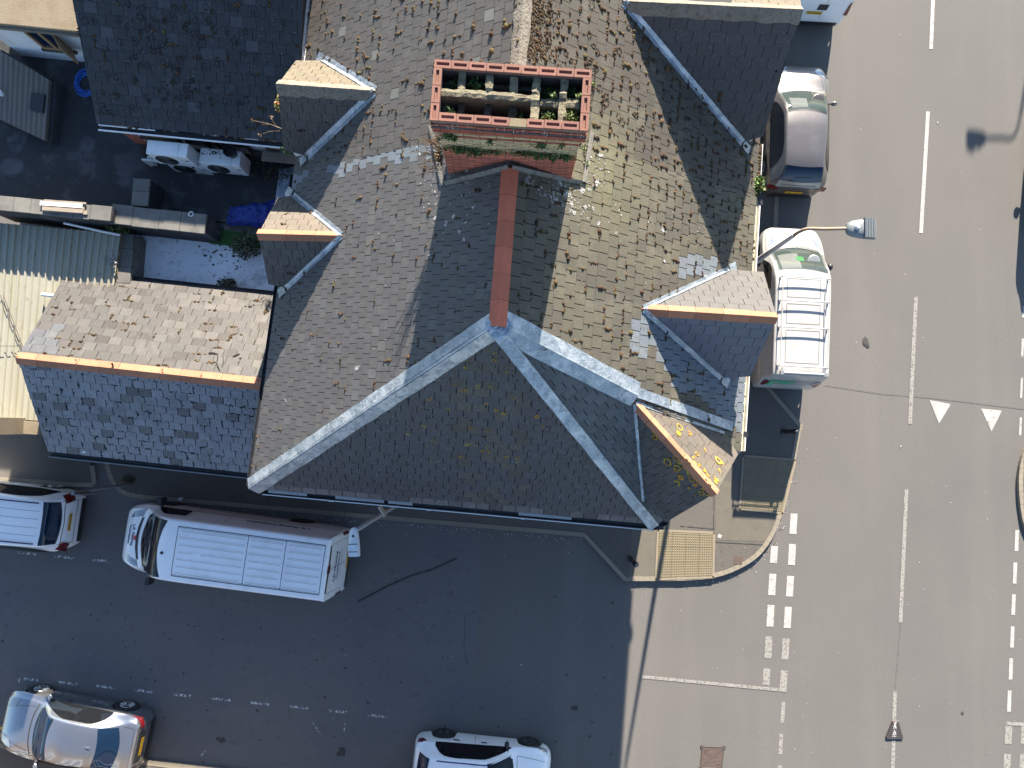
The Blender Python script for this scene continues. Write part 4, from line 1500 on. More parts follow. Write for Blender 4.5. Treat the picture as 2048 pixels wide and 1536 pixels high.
for _ in range(110):
    x, y = random.gauss(350, 75), uni(0, 225)
    q = on(x, y, PWG); r0 = uni(.03, .07)
    for k in range(8):
        an = k * .8 + uni(-.25, .25)
        lump(mm, q + PWG[1] * .02 + np.array([r0 * math.cos(an), r0 * math.sin(an), r0 * math.sin(an) * .5]), PWG[1], np.array([1., 0, 0]), np.cross(PWG[1], [1., 0, 0]), uni(.012, .022), [(.045, .040, .034), (.07, .06, .045), (.03, .028, .026)])
mo = obj('moss', mm, M['moss'], wing, smooth='all'); mo['kind'] = 'stuff'
wg = obj('gutter', gutter([ww0 + np.array([0.02, -.07, -.06]), ww1 + np.array([0, -.07, -.06])], r=.05), M['black_paint'], wing)
f_ = MB(); f_.obox(ww0 + np.array([.03, -.135, -.03]), (ww1 - ww0) * .99, np.array([0, -.03, 0]), np.array([0, 0, .03]))
f_.obox(ww0 + np.array([.03, -.02, -.03]), (ww1 - ww0) * .3, np.array([0, -.02, 0]), np.array([0, 0, .03]))
obj('gutter_lip', f_, M['white_upvc'], wg)
ZF = 3.4
ed = (ww1 - ww0) / np.linalg.norm(ww1 - ww0)
wa = ww0 + ed * .12 + un * .16; wb = ww1 + ed * .6 + un * .16
wl = MB(); wl.slab([wa, wb, wb + un * 6.0, wa + un * 6.0], ZF - .3, 4.82)
ww_ = obj('wall', wl, M['render_white'], wing, fixn=True)
bq = MB(); bq2 = MB(); bq3 = MB()
bricks(bq, np.array([wa[0], wa[1], ZF]), ed, UPX, -un, .34, 1.5, lambda r, k: ORA, skip=None)
bricks(bq2, np.array([*(wa + ed * .4)[:2], ZF]), ed, UPX, -un, .55, .45, lambda r, k: (.36, .15, .05))
bricks(bq3, np.array([*(wa + ed * 3.55)[:2], ZF + .55]), ed, UPX, -un, .45, .55, lambda r, k: (.30, .09, .06))
for q_ in (bq, bq2, bq3):
    obj('brick_patch', q_, M['brick'], ww_)
for t, wd, z0, z1 in ((.20, .85, 4.0, 4.66), (.42, .6, 3.95, 4.66), (.62, .5, 4.1, 4.7), (.88, .62, 4.0, 4.6)):
    window(wing, wa, wa + ed * 4.5, t, wd, z0, z1, 'black_plastic' if t in (.42,) else 'brown_wood')
pp = MB()
for t in (.32, .47, .53, .70):
    p = wa + ed * (4.5 * t) - un * .07
    pp.tube([np.array([p[0], p[1], 4.75]), np.array([p[0], p[1], ZF + .35]), np.array([p[0] + .15, p[1] - .05, ZF + .2])], .035, 7)
for z in (3.65, 3.75, 3.85):
    pp.tube([np.array([*(wa + ed * 3.1 - un * .08)[:2], z]), np.array([*(wa + ed * 4.4 - un * .10)[:2], z - .1])], .03, 6)
obj('downpipe', pp, M['black_plastic'], wing)
sl = MB(); p = wa + ed * 3.45 - un * .30
sl.obox(np.array([p[0], p[1], ZF + .42]), ed * 1.0, un * .26, UPX * .06)
obj('ledge', sl, M['timber'], wing, fixn=True)

# ================================================================== flat felt roof behind the houses
fr_poly = [at(*q, ZF)[:2] for q in ((-60, 40), (600, 60), (574, 440), (556, 452), (410, 440), (-60, 400))]
flat = thing('flat_roof_extension', 'dark felt flat roof between the rear wing and the stone-capped parapet', 'extension', base=(-9.5, 7, 0))
g = MB(); g.slab(fr_poly[::-1], 0, ZF); obj('felt_roof', g, M['felt'], flat, fixn=True)
g = MB(); q0, q1 = at(560, 352, ZF), at(548, 450, ZF)
g.slab([at(612, 330, ZF)[:2], at(560, 340, ZF)[:2], at(545, 455, ZF)[:2], at(600, 455, ZF)[:2]], ZF, ZF + .05)
obj('lead_kerb', g, M['lead'], flat, fixn=True)

# ================================================================== white building at the top left corner
tb0, tb1 = at(-60, 42, 5.15), at(270, 75, 5.15)
tbd = (tb1 - tb0) / np.linalg.norm(tb1 - tb0); tbn = np.array([-tbd[1], tbd[0], 0])
wh = thing('white_building', 'white rendered rear building with brown sunlit parapet and an open brown casement', 'building', base=((tb0 + tb1)[0] / 2, (tb0 + tb1)[1] / 2 + 1, 0))
g = MB(); g.slab([tb0 + tbn * .10, tb1 + tbn * .10, tb1 + tbn * 4, tb0 + tbn * 4], ZF - .3, 5.03); obj('wall', g, M['render_white'], wh, fixn=True)
g = MB(); g.slab([tb0 - tbn * .02, tb1 - tbn * .02, tb1 + tbn * 4.1, tb0 + tbn * 4.1], 5.04, 5.2); obj('parapet', g, M['coping_brown'], wh, fixn=True, bevel=.02)
g = MB(); g.obox(tb0 - tbn * .07 - UPX * .13, tb1 - tb0, tbn * .06, UPX * .1); obj('fascia', g, M['shed_sheet'], wh, fixn=True)
wn = window(wh, tb0 + tbn * .10, tb1 + tbn * .10, .345, .75, 4.0, 4.85, 'brown_wood', proud=.05)
g = MB(); p = tb0 + (tb1 - tb0) * .44 + tbn * .08
cd = (tbd * .55 - tbn * .8); cd /= np.linalg.norm(cd)
g.obox(np.array([p[0], p[1], 4.07]), cd * .42, np.array([cd[1], -cd[0], 0]) * .035, UPX * .72)
obj('casement', g, M['brown_wood'], wh, fixn=True)

# shed on the felt roof at the left edge
zs_ = 4.25
sp_ = [at(*q, z) for q, z in (((-70, 60), 3.9), ((99, 160), 3.85), ((90, 281), 3.7), ((-70, 205), 3.75))]
shed = thing('grey_shed', 'grey sheet-roofed shed with a black rooflight at the left edge', 'shed', base=(-14.5, 8.5, 0))
g = MB(); g.prism([(p[0] * .985 - .02, p[1], ZF) for p in sp_][::-1], [(p[0] * .99 - .02, p[1], p[2] - .12) for p in sp_][::-1]); obj('wall', g, M['felt'], shed, fixn=True)
G = []
nw = 66
for j in range(2):
    row = []
    for i in range(nw + 1):
        t = i / nw
        a_ = sp_[0] + (sp_[1] - sp_[0]) * t; b_ = sp_[3] + (sp_[2] - sp_[3]) * t
        p = (a_ * (1 - j) + b_ * j) + UPX * .012 * math.sin(i * 1.57)
        row.append(p)
    G.append(row)
mbs = MB(); mbs.grid(G, flip=False); mbs.grid([[p - UPX * .04 for p in r] for r in G], flip=True)
mbs.prism([p - UPX * .10 for p in sp_], [p - UPX * .03 for p in sp_])
obj('sheet_roof', mbs, M['shed_sheet'], shed)
mid = plane3(*sp_[:3])
g = MB(); rl = [on(x, y, mid) for x, y in ((64, 186), (92, 190), (88, 227), (61, 220))]
nn_ = mid[1]
g.prism([p - nn_ * .03 for p in rl], [p + nn_ * .05 for p in rl]); obj('rooflight', g, M['black_plastic'], shed, fixn=True, bevel=.008)
g = MB(); g.lathe([(.055, -.05), (.055, .09), (.065, .09), (.065, .12), (.01, .13)], 12, on(5, 189, mid)); obj('vent_cap', g, M['white_upvc'], shed, smooth=True)

# ================================================================== parapets with stone copings
def coping_run(name, label, pts, z, wpx, nsl, thick=.06, wallh=1.0, mats=('coping', 'mortar'), jag=.01):
    a, b = at(*pts[0], z), at(*pts[1], z)
    d = b - a; L_ = np.linalg.norm(d); d /= L_
    n_ = np.array([-d[1], d[0], 0])
    wd = wpx / 1420 * (CAM_H - z)
    t = thing(name, label, 'wall', base=tuple((a + b) / 2 * np.array([1, 1, 0])))
    g = MB(); g.obox(a - n_ * (wd * .42) - UPX * (wallh + thick), d * L_, n_ * wd * .84, UPX * (wallh - .002)); obj('wall', g, M[mats[1]], t, fixn=True)
    g = MB(); x = 0
    ls = [uni(.8, 1.2) for _ in range(nsl)]; s_ = sum(ls)
    for l in ls:
        l = l / s_ * L_
        tone = uni(.75, 1.25)
        o_ = a + d * (x + .004) - n_ * (wd / 2 + uni(-jag, jag)) - UPX * (thick + uni(-.004, .004))
        g.obox(o_, d * (l - .008), n_ * wd, UPX * thick, (tone, tone * .99, tone * .96)); x += l
    obj('coping', g, M[mats[0]], t, fixn=True, bevel=.006)
    return t


coping_run('parapet_wall', 'narrow stone-capped parapet carrying a pile of planks beside the corrugated roof', ((-40, 402), (222, 428)), 4.5, 30, 7, wallh=1.2, mats=('coping', 'felt'))
coping_run('parapet_wall', 'wide flat-slabbed parapet between dark felt roof and the small white yard', ((221, 427), (411, 448)), 4.3, 40, 4, wallh=1.3, thick=.08, mats=('coping', 'felt'))
coping_run('parapet_wall', 'short cross wall of two slabs beneath the air conditioners', ((284, 357), (279, 412)), 4.2, 34, 2, wallh=.9, mats=('coping', 'felt'))
coping_run('garden_wall', 'dark capped wall along the right side of the corrugated roof', ((255, 468), (247, 566)), 3.8, 27, 3, wallh=3.7, thick=.07)
sw_ = coping_run('street_wall', 'brown rendered street wall below the corrugated roof edge', ((-40, 850), (95, 858)), 3.75, 26, 2, wallh=3.7, mats=('coping_brown', 'coping_brown'))
g = MB(); q0, q1 = at(-190, 848, 4.75), at(-12, 852, 4.75)
g.obox(np.array([q0[0], q0[1] - .2, 0]), np.array([q1[0] - q0[0], q1[1] - q0[1], 0]), np.array([0, .4, 0]), np.array([0, 0, 4.75])); obj('shade_block', g, M['coping_brown'], sw_, fixn=True)  # unseen block added beyond the left edge to shade the road

# corrugated roof
cr = thing('corrugated_shed', 'shed with pale yellowish corrugated sheet roof, half in shade', 'shed', base=(-14.5, 1.8, 0))
G = []
c0, c1, c2, c3 = at(-70, 440, 3.90), at(243, 468, 3.90), at(196, 848, 3.68), at(-90, 832, 3.68)
nc = 30 * 8
for j in range(9):
    v = j / 8; row = []
    for i in range(nc + 1):
        u = i / nc
        p = (c0 * (1 - u) + c1 * u) * (1 - v) + (c3 * (1 - u) + c2 * u) * v
        ph = (u * 22) % 1
        prof = .045 if ph < .22 else (.045 * (1 - (ph - .22) / .10) if ph < .32 else (0 if ph < .9 else .045 * (ph - .9) / .1))
        row.append(p + UPX * (prof + (-.006 if j == 4 else 0)))
    G.append(row)
g = MB(); g.grid(G, flip=False)
rs_ = obj('corrugated_sheets', g, M['corrugated'], cr)
g = MB(); q = [c0, c1, c2, c3]; g.prism([(p[0], p[1], 0) for p in q][::-1], [(p[0], p[1], p[2] - .03) for p in q][::-1]); obj('wall', g, M['coping_brown'], cr, fixn=True)
g = MB()
for (x0, y0, x1, y1) in ((0, 590, 45, 700), (7, 592, 47, 697), (-10, 692, 45, 692)):
    g.tube([at(x0, y0, 3.88), at(x1, y1, 3.86)], .008, 5)
obj('cable', g, M['iron_dark'], cr)
g = MB()
bb = [at(*q, 4.0) for q in ((128, 446), (200, 462), (240, 470))]
g.tube(bb, .03, 6); obj('pipe', g, M['white_upvc'], cr)
g = MB()
for _ in range(26):
    p = at(222 + random.gauss(0, 6), 523 + random.gauss(0, 7), 3.96)
    d = np.array([uni(-1, 1), uni(-1, 1), uni(-.1, .3)]) * .06
    g.tube([p, p + d, p + d + np.array([uni(-1, 1), uni(-1, 1), 0]) * .05], .012, 5, col=(uni(.2, .5),) * 3)
ragt = obj('rag', g, M['moss'], None, smooth='all'); tag(ragt, 'crumpled grey rag lying on the corrugated roof by its right edge', 'rag')
g = MB(); g.tube([at(84, 589, 4.0), at(112, 592, 4.0)], .045, 10); ov = obj('overflow_pipe', g, M['white_upvc'], None, smooth=True)
tag(ov, 'short white pipe stub poking out beside the annexe gable', 'pipe')

# white flat yard roof
yd = thing('white_flat_roof', 'small whitewashed flat roof stained dark between annexe and parapet', 'extension', base=(-9.2, 4.8, 0))
g = MB(); g.slab([at(*q, 3.15)[:2] for q in ((262, 470), (268, 600), (560, 600), (560, 440), (415, 440), (290, 455))], 0, 3.15); obj('whitewashed_roof', g, M['white_felt'], yd, fixn=True)
g = MB(); p0, p1 = at(283, 474, 3.27), at(281, 566, 3.27)
g.obox(p0, p1 - p0, np.array([-.10, 0, 0]), UPX * -.12); obj('upstand', g, M['mortar'], yd, fixn=True)
gt = MB(); gt.slab([at(*q, 3.35)[:2] for q in ((414, 454), (522, 472), (520, 494), (415, 484))][::-1], 2.6, 3.35)
tf = obj('artificial_grass', gt, M['turf'], None, fixn=True); tf['kind'] = 'stuff'
gl = MB(); gl.slab([at(*q, 3.26)[:2] for q in ((408, 440), (560, 456), (560, 478), (410, 462))][::-1], 2.6, 3.26); obj('ledge', gl, M['mortar'], yd, fixn=True)

# ================================================================== annexe
a0, a1, a2 = at(132, 548, 3.72), at(35, 716, 5.15), at(97, 902, 3.72)
rdir = at(520, 768, 5.15) - a1; rdir /= np.linalg.norm(rdir)
a1r = a1 + rdir * 6.6
a0r, a2r = a0 + rdir * 6.4, a2 + rdir * 6.4
PA1 = plane3(a1, a1r, a0); PA2 = plane3(a1, a1r, a2)
ann = thing('slate_annexe', 'low gabled annexe with an orange ridge, pale lit slates above and blue shaded slates below', 'building', base=((a1 + a1r)[0] / 2, (a1 + a1r)[1] / 2, 0))
dk = MB(); deck(dk, [a1, a1r, a0r, a0], PA1[1], .08); deck(dk, [a1, a1r, a2r, a2], PA2[1], .08)
ro = obj('roof', dk, M['deck'], ann, fixn=True)
def ann_lit(p):
    x, y = seen(p)
    if x < 140 + (y - 640) * -.45 and 655 < y < 712:
        return band((.06, .064, .07), .1)
    r = rnd()
    return band((.052, .047, .041), .09) if r < .72 else band((.066, .060, .052), .1) if r < .88 else band((.038, .031, .025), .15)
sm, mm = rot_slates(PA1, [a1, a1r, a0r, a0], .305, .225, ann_lit, moss=lambda p: .22 + .35 * (fnoise(p[0], p[1], 1.3, 2) > .1), across=rdir, lift=.016)
obj('roof_slope', sm, M['slate'], ro)
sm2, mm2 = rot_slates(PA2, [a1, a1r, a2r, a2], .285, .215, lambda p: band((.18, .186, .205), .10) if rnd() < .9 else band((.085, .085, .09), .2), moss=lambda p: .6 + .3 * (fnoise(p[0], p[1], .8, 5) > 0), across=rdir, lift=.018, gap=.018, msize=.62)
obj('roof_slope', sm2, M['slate_dark'], ro)
n0 = len(mm.v)
bc = [(.05, .03, .02), (.07, .042, .026), (.035, .024, .018)]
mo = obj('moss', mm, M['moss'], ann, smooth='all'); mo['kind'] = 'stuff'
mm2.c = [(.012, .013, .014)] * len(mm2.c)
mo = obj('moss', mm2, M['moss'], ann, smooth='all'); mo['kind'] = 'stuff'
rt = ridge_tiles(a1 - rdir * .03, a1r, PA1[1], PA2[1], .47, .145, lift=.04)
obj('ridge_tiles', rt, M['terracotta'], ann, fixn=True)
g = gutter([a2 + np.array([.0, -.07, -.06]), a2r + np.array([0, -.07, -.06])], r=.05)
gt_ = obj('gutter', g, M['black_paint'], ann)
f_ = MB(); f_.obox(a2 + np.array([0, -.135, -.03]), a2r - a2, np.array([0, -.018, 0]), np.array([0, 0, .02])); obj('gutter_lip', f_, M['galv'], gt_)
obj('gutter', gutter([a0 + np.array([.0, .07, -.06]), a0r + np.array([0, .07, -.06])], r=.055), M['black_paint'], ann)
g = MB()
fa = inset_poly([a0[:2], a2[:2], a2r[:2], a0r[:2]], .15)
g.slab(fa, 0, 3.64)
gab = [np.array([fa[0][0], fa[0][1], 3.64]), np.array([fa[1][0], fa[1][1], 3.64]), np.array([(fa[0][0] + fa[1][0]) / 2, (fa[0][1] + fa[1][1]) / 2, 5.04])]
g.prism(gab, [p + rdir * 6 for p in gab]); obj('wall', g, M['wall_brick'], ann, fixn=True)
g = MB(); p = on(165, 902, PA2)
g.obox(p + PA2[1] * .02, np.array([.08, 0, 0]), np.array([0, -.03, -.02]), UPX * .01); obj('slate_clip', g, M['white_upvc'], ann, fixn=True)
# creamy mortar smears on the lit slope
sm3 = MB()
for (x0, y0, x1, y1) in ((418, 707, 436, 709), (436, 709, 434, 726), (434, 726, 440, 742), (447, 715, 445, 735), (466, 714, 480, 709), (508, 690, 520, 660)):
    p0, p1 = on(x0, y0, PA1) + PA1[1] * .03, on(x1, y1, PA1) + PA1[1] * .03
    sm3.tube([p0, (p0 + p1) / 2 + np.array([uni(-.02, .02), uni(-.02, .02), 0]), p1], [.012, .016, .010], 5)
obj('sealant', sm3, M['kerb'], ann)

# ================================================================== vehicles
def smooth_key(keys):
    xs = np.array([k[0] for k in keys], float); ys = np.array([k[1] for k in keys], float)
    h = np.diff(xs); dl = np.diff(ys) / h
    m = np.zeros_like(ys); m[0] = dl[0]; m[-1] = dl[-1]
    for i in range(1, len(xs) - 1):
        if dl[i - 1] * dl[i] <= 0:
            m[i] = 0
        else:
            w1, w2 = 2 * h[i] + h[i - 1], h[i] + 2 * h[i - 1]
            m[i] = (w1 + w2) / (w1 / dl[i - 1] + w2 / dl[i])

    def f(x):
        x = min(max(x, xs[0]), xs[-1])
        i = min(int(np.searchsorted(xs, x, 'right')) - 1, len(xs) - 2)
        t = (x - xs[i]) / h[i]
        return (2 * t ** 3 - 3 * t * t + 1) * ys[i] + (t ** 3 - 2 * t * t + t) * h[i] * m[i] + (3 * t * t - 2 * t ** 3) * ys[i + 1] + (t ** 3 - t * t) * h[i] * m[i + 1]
    return f


class Body:
    """a car body as one lofted skin: x runs 0 (nose) to 1 (tail), forward is +X"""

    def __init__(s, L, W, zc, zs, wy, gy, crown, wheels, wr=.31, zl=.20):
        s.L, s.W, s.wr, s.zl0 = L, W, wr, zl
        s.zc, s.zs, s.wy, s.gy, s.cr = [smooth_key(k) for k in (zc, zs, wy, gy, crown)]
        s.wh = wheels
        s.cache = {}

    def X(s, x):
        return s.L / 2 - x * s.L

    def ring(s, x):
        k = round(x, 5)
        if k in s.cache:
            return s.cache[k]
        zc, zs, cr = s.zc(x), s.zs(x), s.cr(x)
        w = s.wy(x) * s.W / 2; g = min(s.gy(x) * s.W / 2, w * .97)
        ze = max(zc - cr, zs + .015)
        zl = s.zl0
        for wx in s.wh:
            dx = abs(x - wx) * s.L; R = s.wr + .045
            if dx < R:
                zl = max(zl, s.wr + math.sqrt(R * R - dx * dx))
        zl = min(zl, zs - .08)
        key = [(w * .955, zl), (w * .985, zl + (zs - zl) * .22), (w, zl + (zs - zl) * .5), (w * .998, zl + (zs - zl) * .78), (w * .985, zs),
               (w * .94 + g * .06, zs + (ze - zs) * .12), (g + (w - g) * .45, zs + (ze - zs) * .52), (g + (w - g) * .06, zs + (ze - zs) * .93),
               (g * .955, ze + cr * .28), (g * .84, ze + cr * .55), (g * .55, ze + cr * .86), (0, zc)]
        out = []
        m = len(key)
        for i in range(m - 1):
            p0, p1, p2, p3 = [np.array(key[min(max(q, 0), m - 1)]) for q in (i - 1, i, i + 1, i + 2)]
            if i + 2 == m:
                p3 = np.array([-key[m - 2][0], key[m - 2][1]])
            for q in range(3):
                t = q / 3
                out.append(.5 * (2 * p1 + (p2 - p0) * t + (2 * p0 - 5 * p1 + 4 * p2 - p3) * t * t + (3 * p1 - p0 - 3 * p2 + p3) * t ** 3))
        out.append(np.array(key[-1]))
        s.cache[k] = np.array(out)
        return s.cache[k]

    def top(s, x, y):
        r = s.ring(x)[12:]
        return float(np.interp(abs(y), r[::-1, 0], r[::-1, 1]))

    def side(s, x, z):
        r = s.ring(x)[:26]
        return float(np.interp(z, r[:, 1], r[:, 0]))

    def rear(s, u, z, off=.012):
        """point on the tail: u across, z up"""
        if z <= s.top(1.0, 0) - .01:
            if abs(u) <= s.side(1.0, z):
                return Vector((-s.L / 2 - off, u, z))
            lo, hi = .7, 1.0
            for _ in range(22):
                m = (lo + hi) / 2
                if s.side(m, z) > abs(u): lo = m
                else: hi = m
            return Vector((s.X(hi) - off, u + math.copysign(off * .6, u), z))
        lo, hi = .7, 1.0
        for _ in range(22):
            m = (lo + hi) / 2
            if s.top(m, u) > z: lo = m
            else: hi = m
        return Vector((s.X(hi) - off, u, z + off * .3))

    def prear(s, u0, u1, z0, z1, off=.012, nu=8, nz=5, lean=0.0, mb=None):
        mb = mb or MB()
        G = [[s.rear(u0 + (u1 - u0) * i / nu + lean * j / nz * (1 if u0 + u1 > 0 else -1), z0 + (z1 - z0) * j / nz, off) for j in range(nz + 1)] for i in range(nu + 1)]
        mb.grid(G, flip=True)
        return mb

    def skin(s, n=84):
        mb = MB(); G = []
        xs = sorted(set(list(np.concatenate([np.linspace(0, .06, 8), np.linspace(.06, .94, n), np.linspace(.94, 1, 8)]))))
        for x in xs:
            r = s.ring(float(x))
            G.append([(s.X(x), -q[0], q[1]) for q in r] + [(s.X(x), q[0], q[1]) for q in r[::-1][1:]])
        mb.grid(G, flip=False)
        k = len(G[0])
        n0 = len(mb.v)
        mb.f.append(tuple(range(k)))
        mb.f.append(tuple(range(n0 - k, n0))[::-1])
        return mb

    def ptop(s, x0, x1, y0, y1, b0=0., b1=0., off=.012, nx=10, ny=14, mb=None, ys=None):
        """patch on the upper skin, bowed edges; x0 edge half-width y0, x1 edge half-width y1"""
        mb = mb or MB(); G = []
        for i in range(nx + 1):
            t = i / nx; row = []
            for j in range(ny + 1):
                u = -1 + 2 * j / ny
                if ys:
                    u = ys[0] + (ys[1] - ys[0]) * j / ny
                y = u * (y0 + (y1 - y0) * t)
                x = (x0 + b0 * u * u) * (1 - t) + (x1 + b1 * u * u) * t
                row.append((s.X(x), y, s.top(x, y) + off))
            G.append(row)
        mb.grid(G, flip=False)
        return mb

    def pside(s, sg, pts, off=.010, nz=6, mb=None, sub=6):
        """patch on a side: pts = (x, z low, z high)"""
        mb = mb or MB(); G = []
        if len(pts) > 3:
            fa_ = smooth_key([(p[0], p[1]) for p in pts]); fb_ = smooth_key([(p[0], p[2]) for p in pts])
            pts = [(x, fa_(x), fb_(x)) for x in np.linspace(pts[0][0], pts[-1][0], 16)]; sub = 2
        for i in range(len(pts) - 1):
            for q in range(sub + (i == len(pts) - 2)):
                t = q / sub
                x, a, b = [pts[i][k] * (1 - t) + pts[i + 1][k] * t for k in range(3)]
                G.append([(s.X(x), sg * (s.side(x, a + (b - a) * j / nz) + off), a + (b - a) * j / nz + off * .4) for j in range(nz + 1)])
        mb.grid(G, flip=sg > 0)
        return mb

    def ltop(s, pts, w, mb, off=.006, sub=6):
        P = []
        for i in range(len(pts) - 1):
            for q in range(sub + (i == len(pts) - 2)):
                t = q / sub
                P.append((pts[i][0] * (1 - t) + pts[i + 1][0] * t, pts[i][1] * (1 - t) + pts[i + 1][1] * t))
        G = []
        for i, p in enumerate(P):
            a, b = P[max(i - 1, 0)], P[min(i + 1, len(P) - 1)]
            dx, dy = -(b[0] - a[0]) * s.L, b[1] - a[1]
            l = math.hypot(dx, dy) + 1e-9
            nx, ny = -dy / l, dx / l
            row = []
            for sgn in (-1, 1):
                x = p[0] - sgn * nx * w / 2 / s.L; y = p[1] + sgn * ny * w / 2
                row.append((s.X(x), y, s.top(min(max(x, 0), 1), y) + off))
            G.append(row)
        mb.grid(G, flip=True)
        return mb

    def lside(s, sg, pts, w, mb, off=.005, sub=5):
        for i in range(len(pts) - 1):
            G = []
            for q in range(sub + 1):
                t = q / sub
                x = pts[i][0] * (1 - t) + pts[i + 1][0] * t; z = pts[i][1] * (1 - t) + pts[i + 1][1] * t
                dx, dz = -(pts[i + 1][0] - pts[i][0]) * s.L, pts[i + 1][1] - pts[i][1]
                l = math.hypot(dx, dz) + 1e-9
                row = []
                for sgn in (-1, 1):
                    xx = x + sgn * dz / l * w / 2 / s.L; zz_ = z + sgn * dx / l * w / 2
                    row.append((s.X(xx), sg * (s.side(xx, zz_) + off), zz_))
                G.append(row)
            mb.grid(G)
        return mb


def wheel(parent, x, y, r, width, rim_m, spokes, side):
    t = MB()
    pr = [(r * .62, -width / 2), (r * .90, -width / 2), (r, -width / 2 + .035), (r, width / 2 - .035), (r * .90, width / 2), (r * .62, width / 2)]
    t.lathe(pr, 28)
    t.v = [(x + v[0], y + v[2] * side, r + v[1]) for v in t.v]
    w_ = obj('wheel', t, M['rubber'], parent, smooth=True, fixn=True)
    h = MB(); h.lathe([(r * .66, width / 2 - .015), (r * .60, width / 2 + .006), (r * .56, width / 2 - .012), (r * .52, width / 2 - .05)], 28)
    for k in range(spokes):
        an = 2 * math.pi * k / spokes
        for da in (-.09, .09):
            c1, s1 = math.cos(an + da * .4), math.sin(an + da * .4); c2, s2 = math.cos(an + da), math.sin(an + da)
            p = np.array([c1 * r * .1, s1 * r * .1, width / 2 - .012]); q = np.array([c2 * r * .58, s2 * r * .58, width / 2 + .002])
            h.tube([p, q], [.020, .015], 6)
    h.lathe([(r * .17, width / 2 - .03), (r * .15, width / 2 + .004), (r * .05, width / 2 + .008)], 12)
    h.v = [(x + v[0], y + v[2] * side, r + v[1]) for v in h.v]
    obj('rim', h, M[rim_m], w_, smooth=True, fixn=True)
    d = MB(); d.lathe([(r * .60, width / 2 - .06), (r * .60, width / 2 - .05)], 20)
    d.v = [(x + v[0], y + v[2] * side, r + v[1]) for v in d.v]
    obj('brake_disc', d, M['grille'], w_, fixn=True)


def text(body, size, fn, m, parent, name='lettering', bold=0.0, align='CENTER'):
    cu_ = bpy.data.curves.new('text', 'FONT')
    cu_.body = body; cu_.size = size; cu_.align_x = align; cu_.align_y = 'CENTER'; cu_.offset = bold; cu_.resolution_u = 3
    to = bpy.data.objects.new('text', cu_)
    me = bpy.data.meshes.new_from_object(to)
    bpy.data.objects.remove(to)
    for v in me.vertices:
        v.co = fn(v.co.x, v.co.y)
    me.name = name
    if not me.materials:
        pass
    me.materials.clear()
    return obj(name, me, M[m], parent)


def mirror(parent, B_, x, z, m, out=.10, sx=.13, glass=True, arm=.06):
    for sg in (-1, 1):
        y = B_.side(x, z)
        mb = MB()
        prof = [(0, 0, 0), (.35, .9, .0), (.75, 1, .0), (1., .75, 0)]
        bm = bmesh.new()
        bmesh.ops.create_icosphere(bm, subdivisions=2, radius=1)
        vs = [(B_.X(x) + v.co.x * sx * .55 - .02, sg * (y + arm + out * (v.co.y * .95 + .95)), z + .02 + v.co.z * .085) for v in bm.verts]
        fs = [tuple(v.index for v in f.verts) for f in bm.faces]
        bm.free()
        mb.add(vs, fs)
        mb.obox((B_.X(x) - .03, sg * (y - .03), z - .03), (.07, 0, 0), (0, sg * (arm + .08), 0), (0, 0, .05))
        obj('wing_mirror', mb, M[m], parent, smooth=True, fixn=True)


def plate(parent, fn, w, h, name='number_plate'):
    """yellow rear plate laid through fn(u across, v up) with small worn characters"""
    mb = MB(); mb.grid([[fn(-w / 2 + w * i / 8, -h / 2 + h * j / 2, .010) for j in range(3)] for i in range(9)])
    p = obj(name, mb, M['plate_yellow'], parent)
    g = MB(); rs = random.Random(len(bpy.data.objects))
    for k in range(7):
        u = -w / 2 + w * (k + .75 + (.35 if k > 3 else 0)) / 8.1
        for _ in range(3):
            a = rs.uniform(-.013, .013); b = rs.uniform(-.5, .3) * h * .5
            if rs.random() < .55:
                q = [(u + a - .006, -h * .3), (u + a + .006, -h * .3), (u + a + .006, h * .3), (u + a - .006, h * .3)]
            else:
                q = [(u - .018, b - .007), (u + .018, b - .007), (u + .018, b + .008), (u - .018, b + .008)]
            g.add([fn(x, y, .0135 + .0004 * _) for x, y in q], [(0, 1, 2, 3)])
    obj('plate_characters', g, M['ink'], p)
    return p


def place(front, rear, zf=.55, zr=.55):
    f = at(*front, zf); r = at(*rear, zr)
    d = f - r
    return ((f[0] + r[0]) / 2, (f[1] + r[1]) / 2, 0.0), math.atan2(d[1], d[0]), math.hypot(d[0], d[1])


def dark_floor(parent, B_, m='grille'):
    g = MB(); w_ = B_.W / 2 - .20
    g.box(-B_.L / 2 * .92, B_.L / 2 * .92, -w_, w_, .16, .62)
    obj('underbody', g, M[m], parent, fixn=True)


def finish(root, B_, paint, rim='alloy', spokes=5, wheels=True, mir=None, ww=.20):
    obj('body', B_.skin(), M[paint], root, smooth=True, fixn=True)
    dark_floor(root, B_)
    for wx in B_.wh:
        for sg in (-1, 1):
            wheel(root, B_.X(wx), sg * (B_.W / 2 * .985 - ww / 2 - .005), B_.wr, ww, rim, spokes, sg)


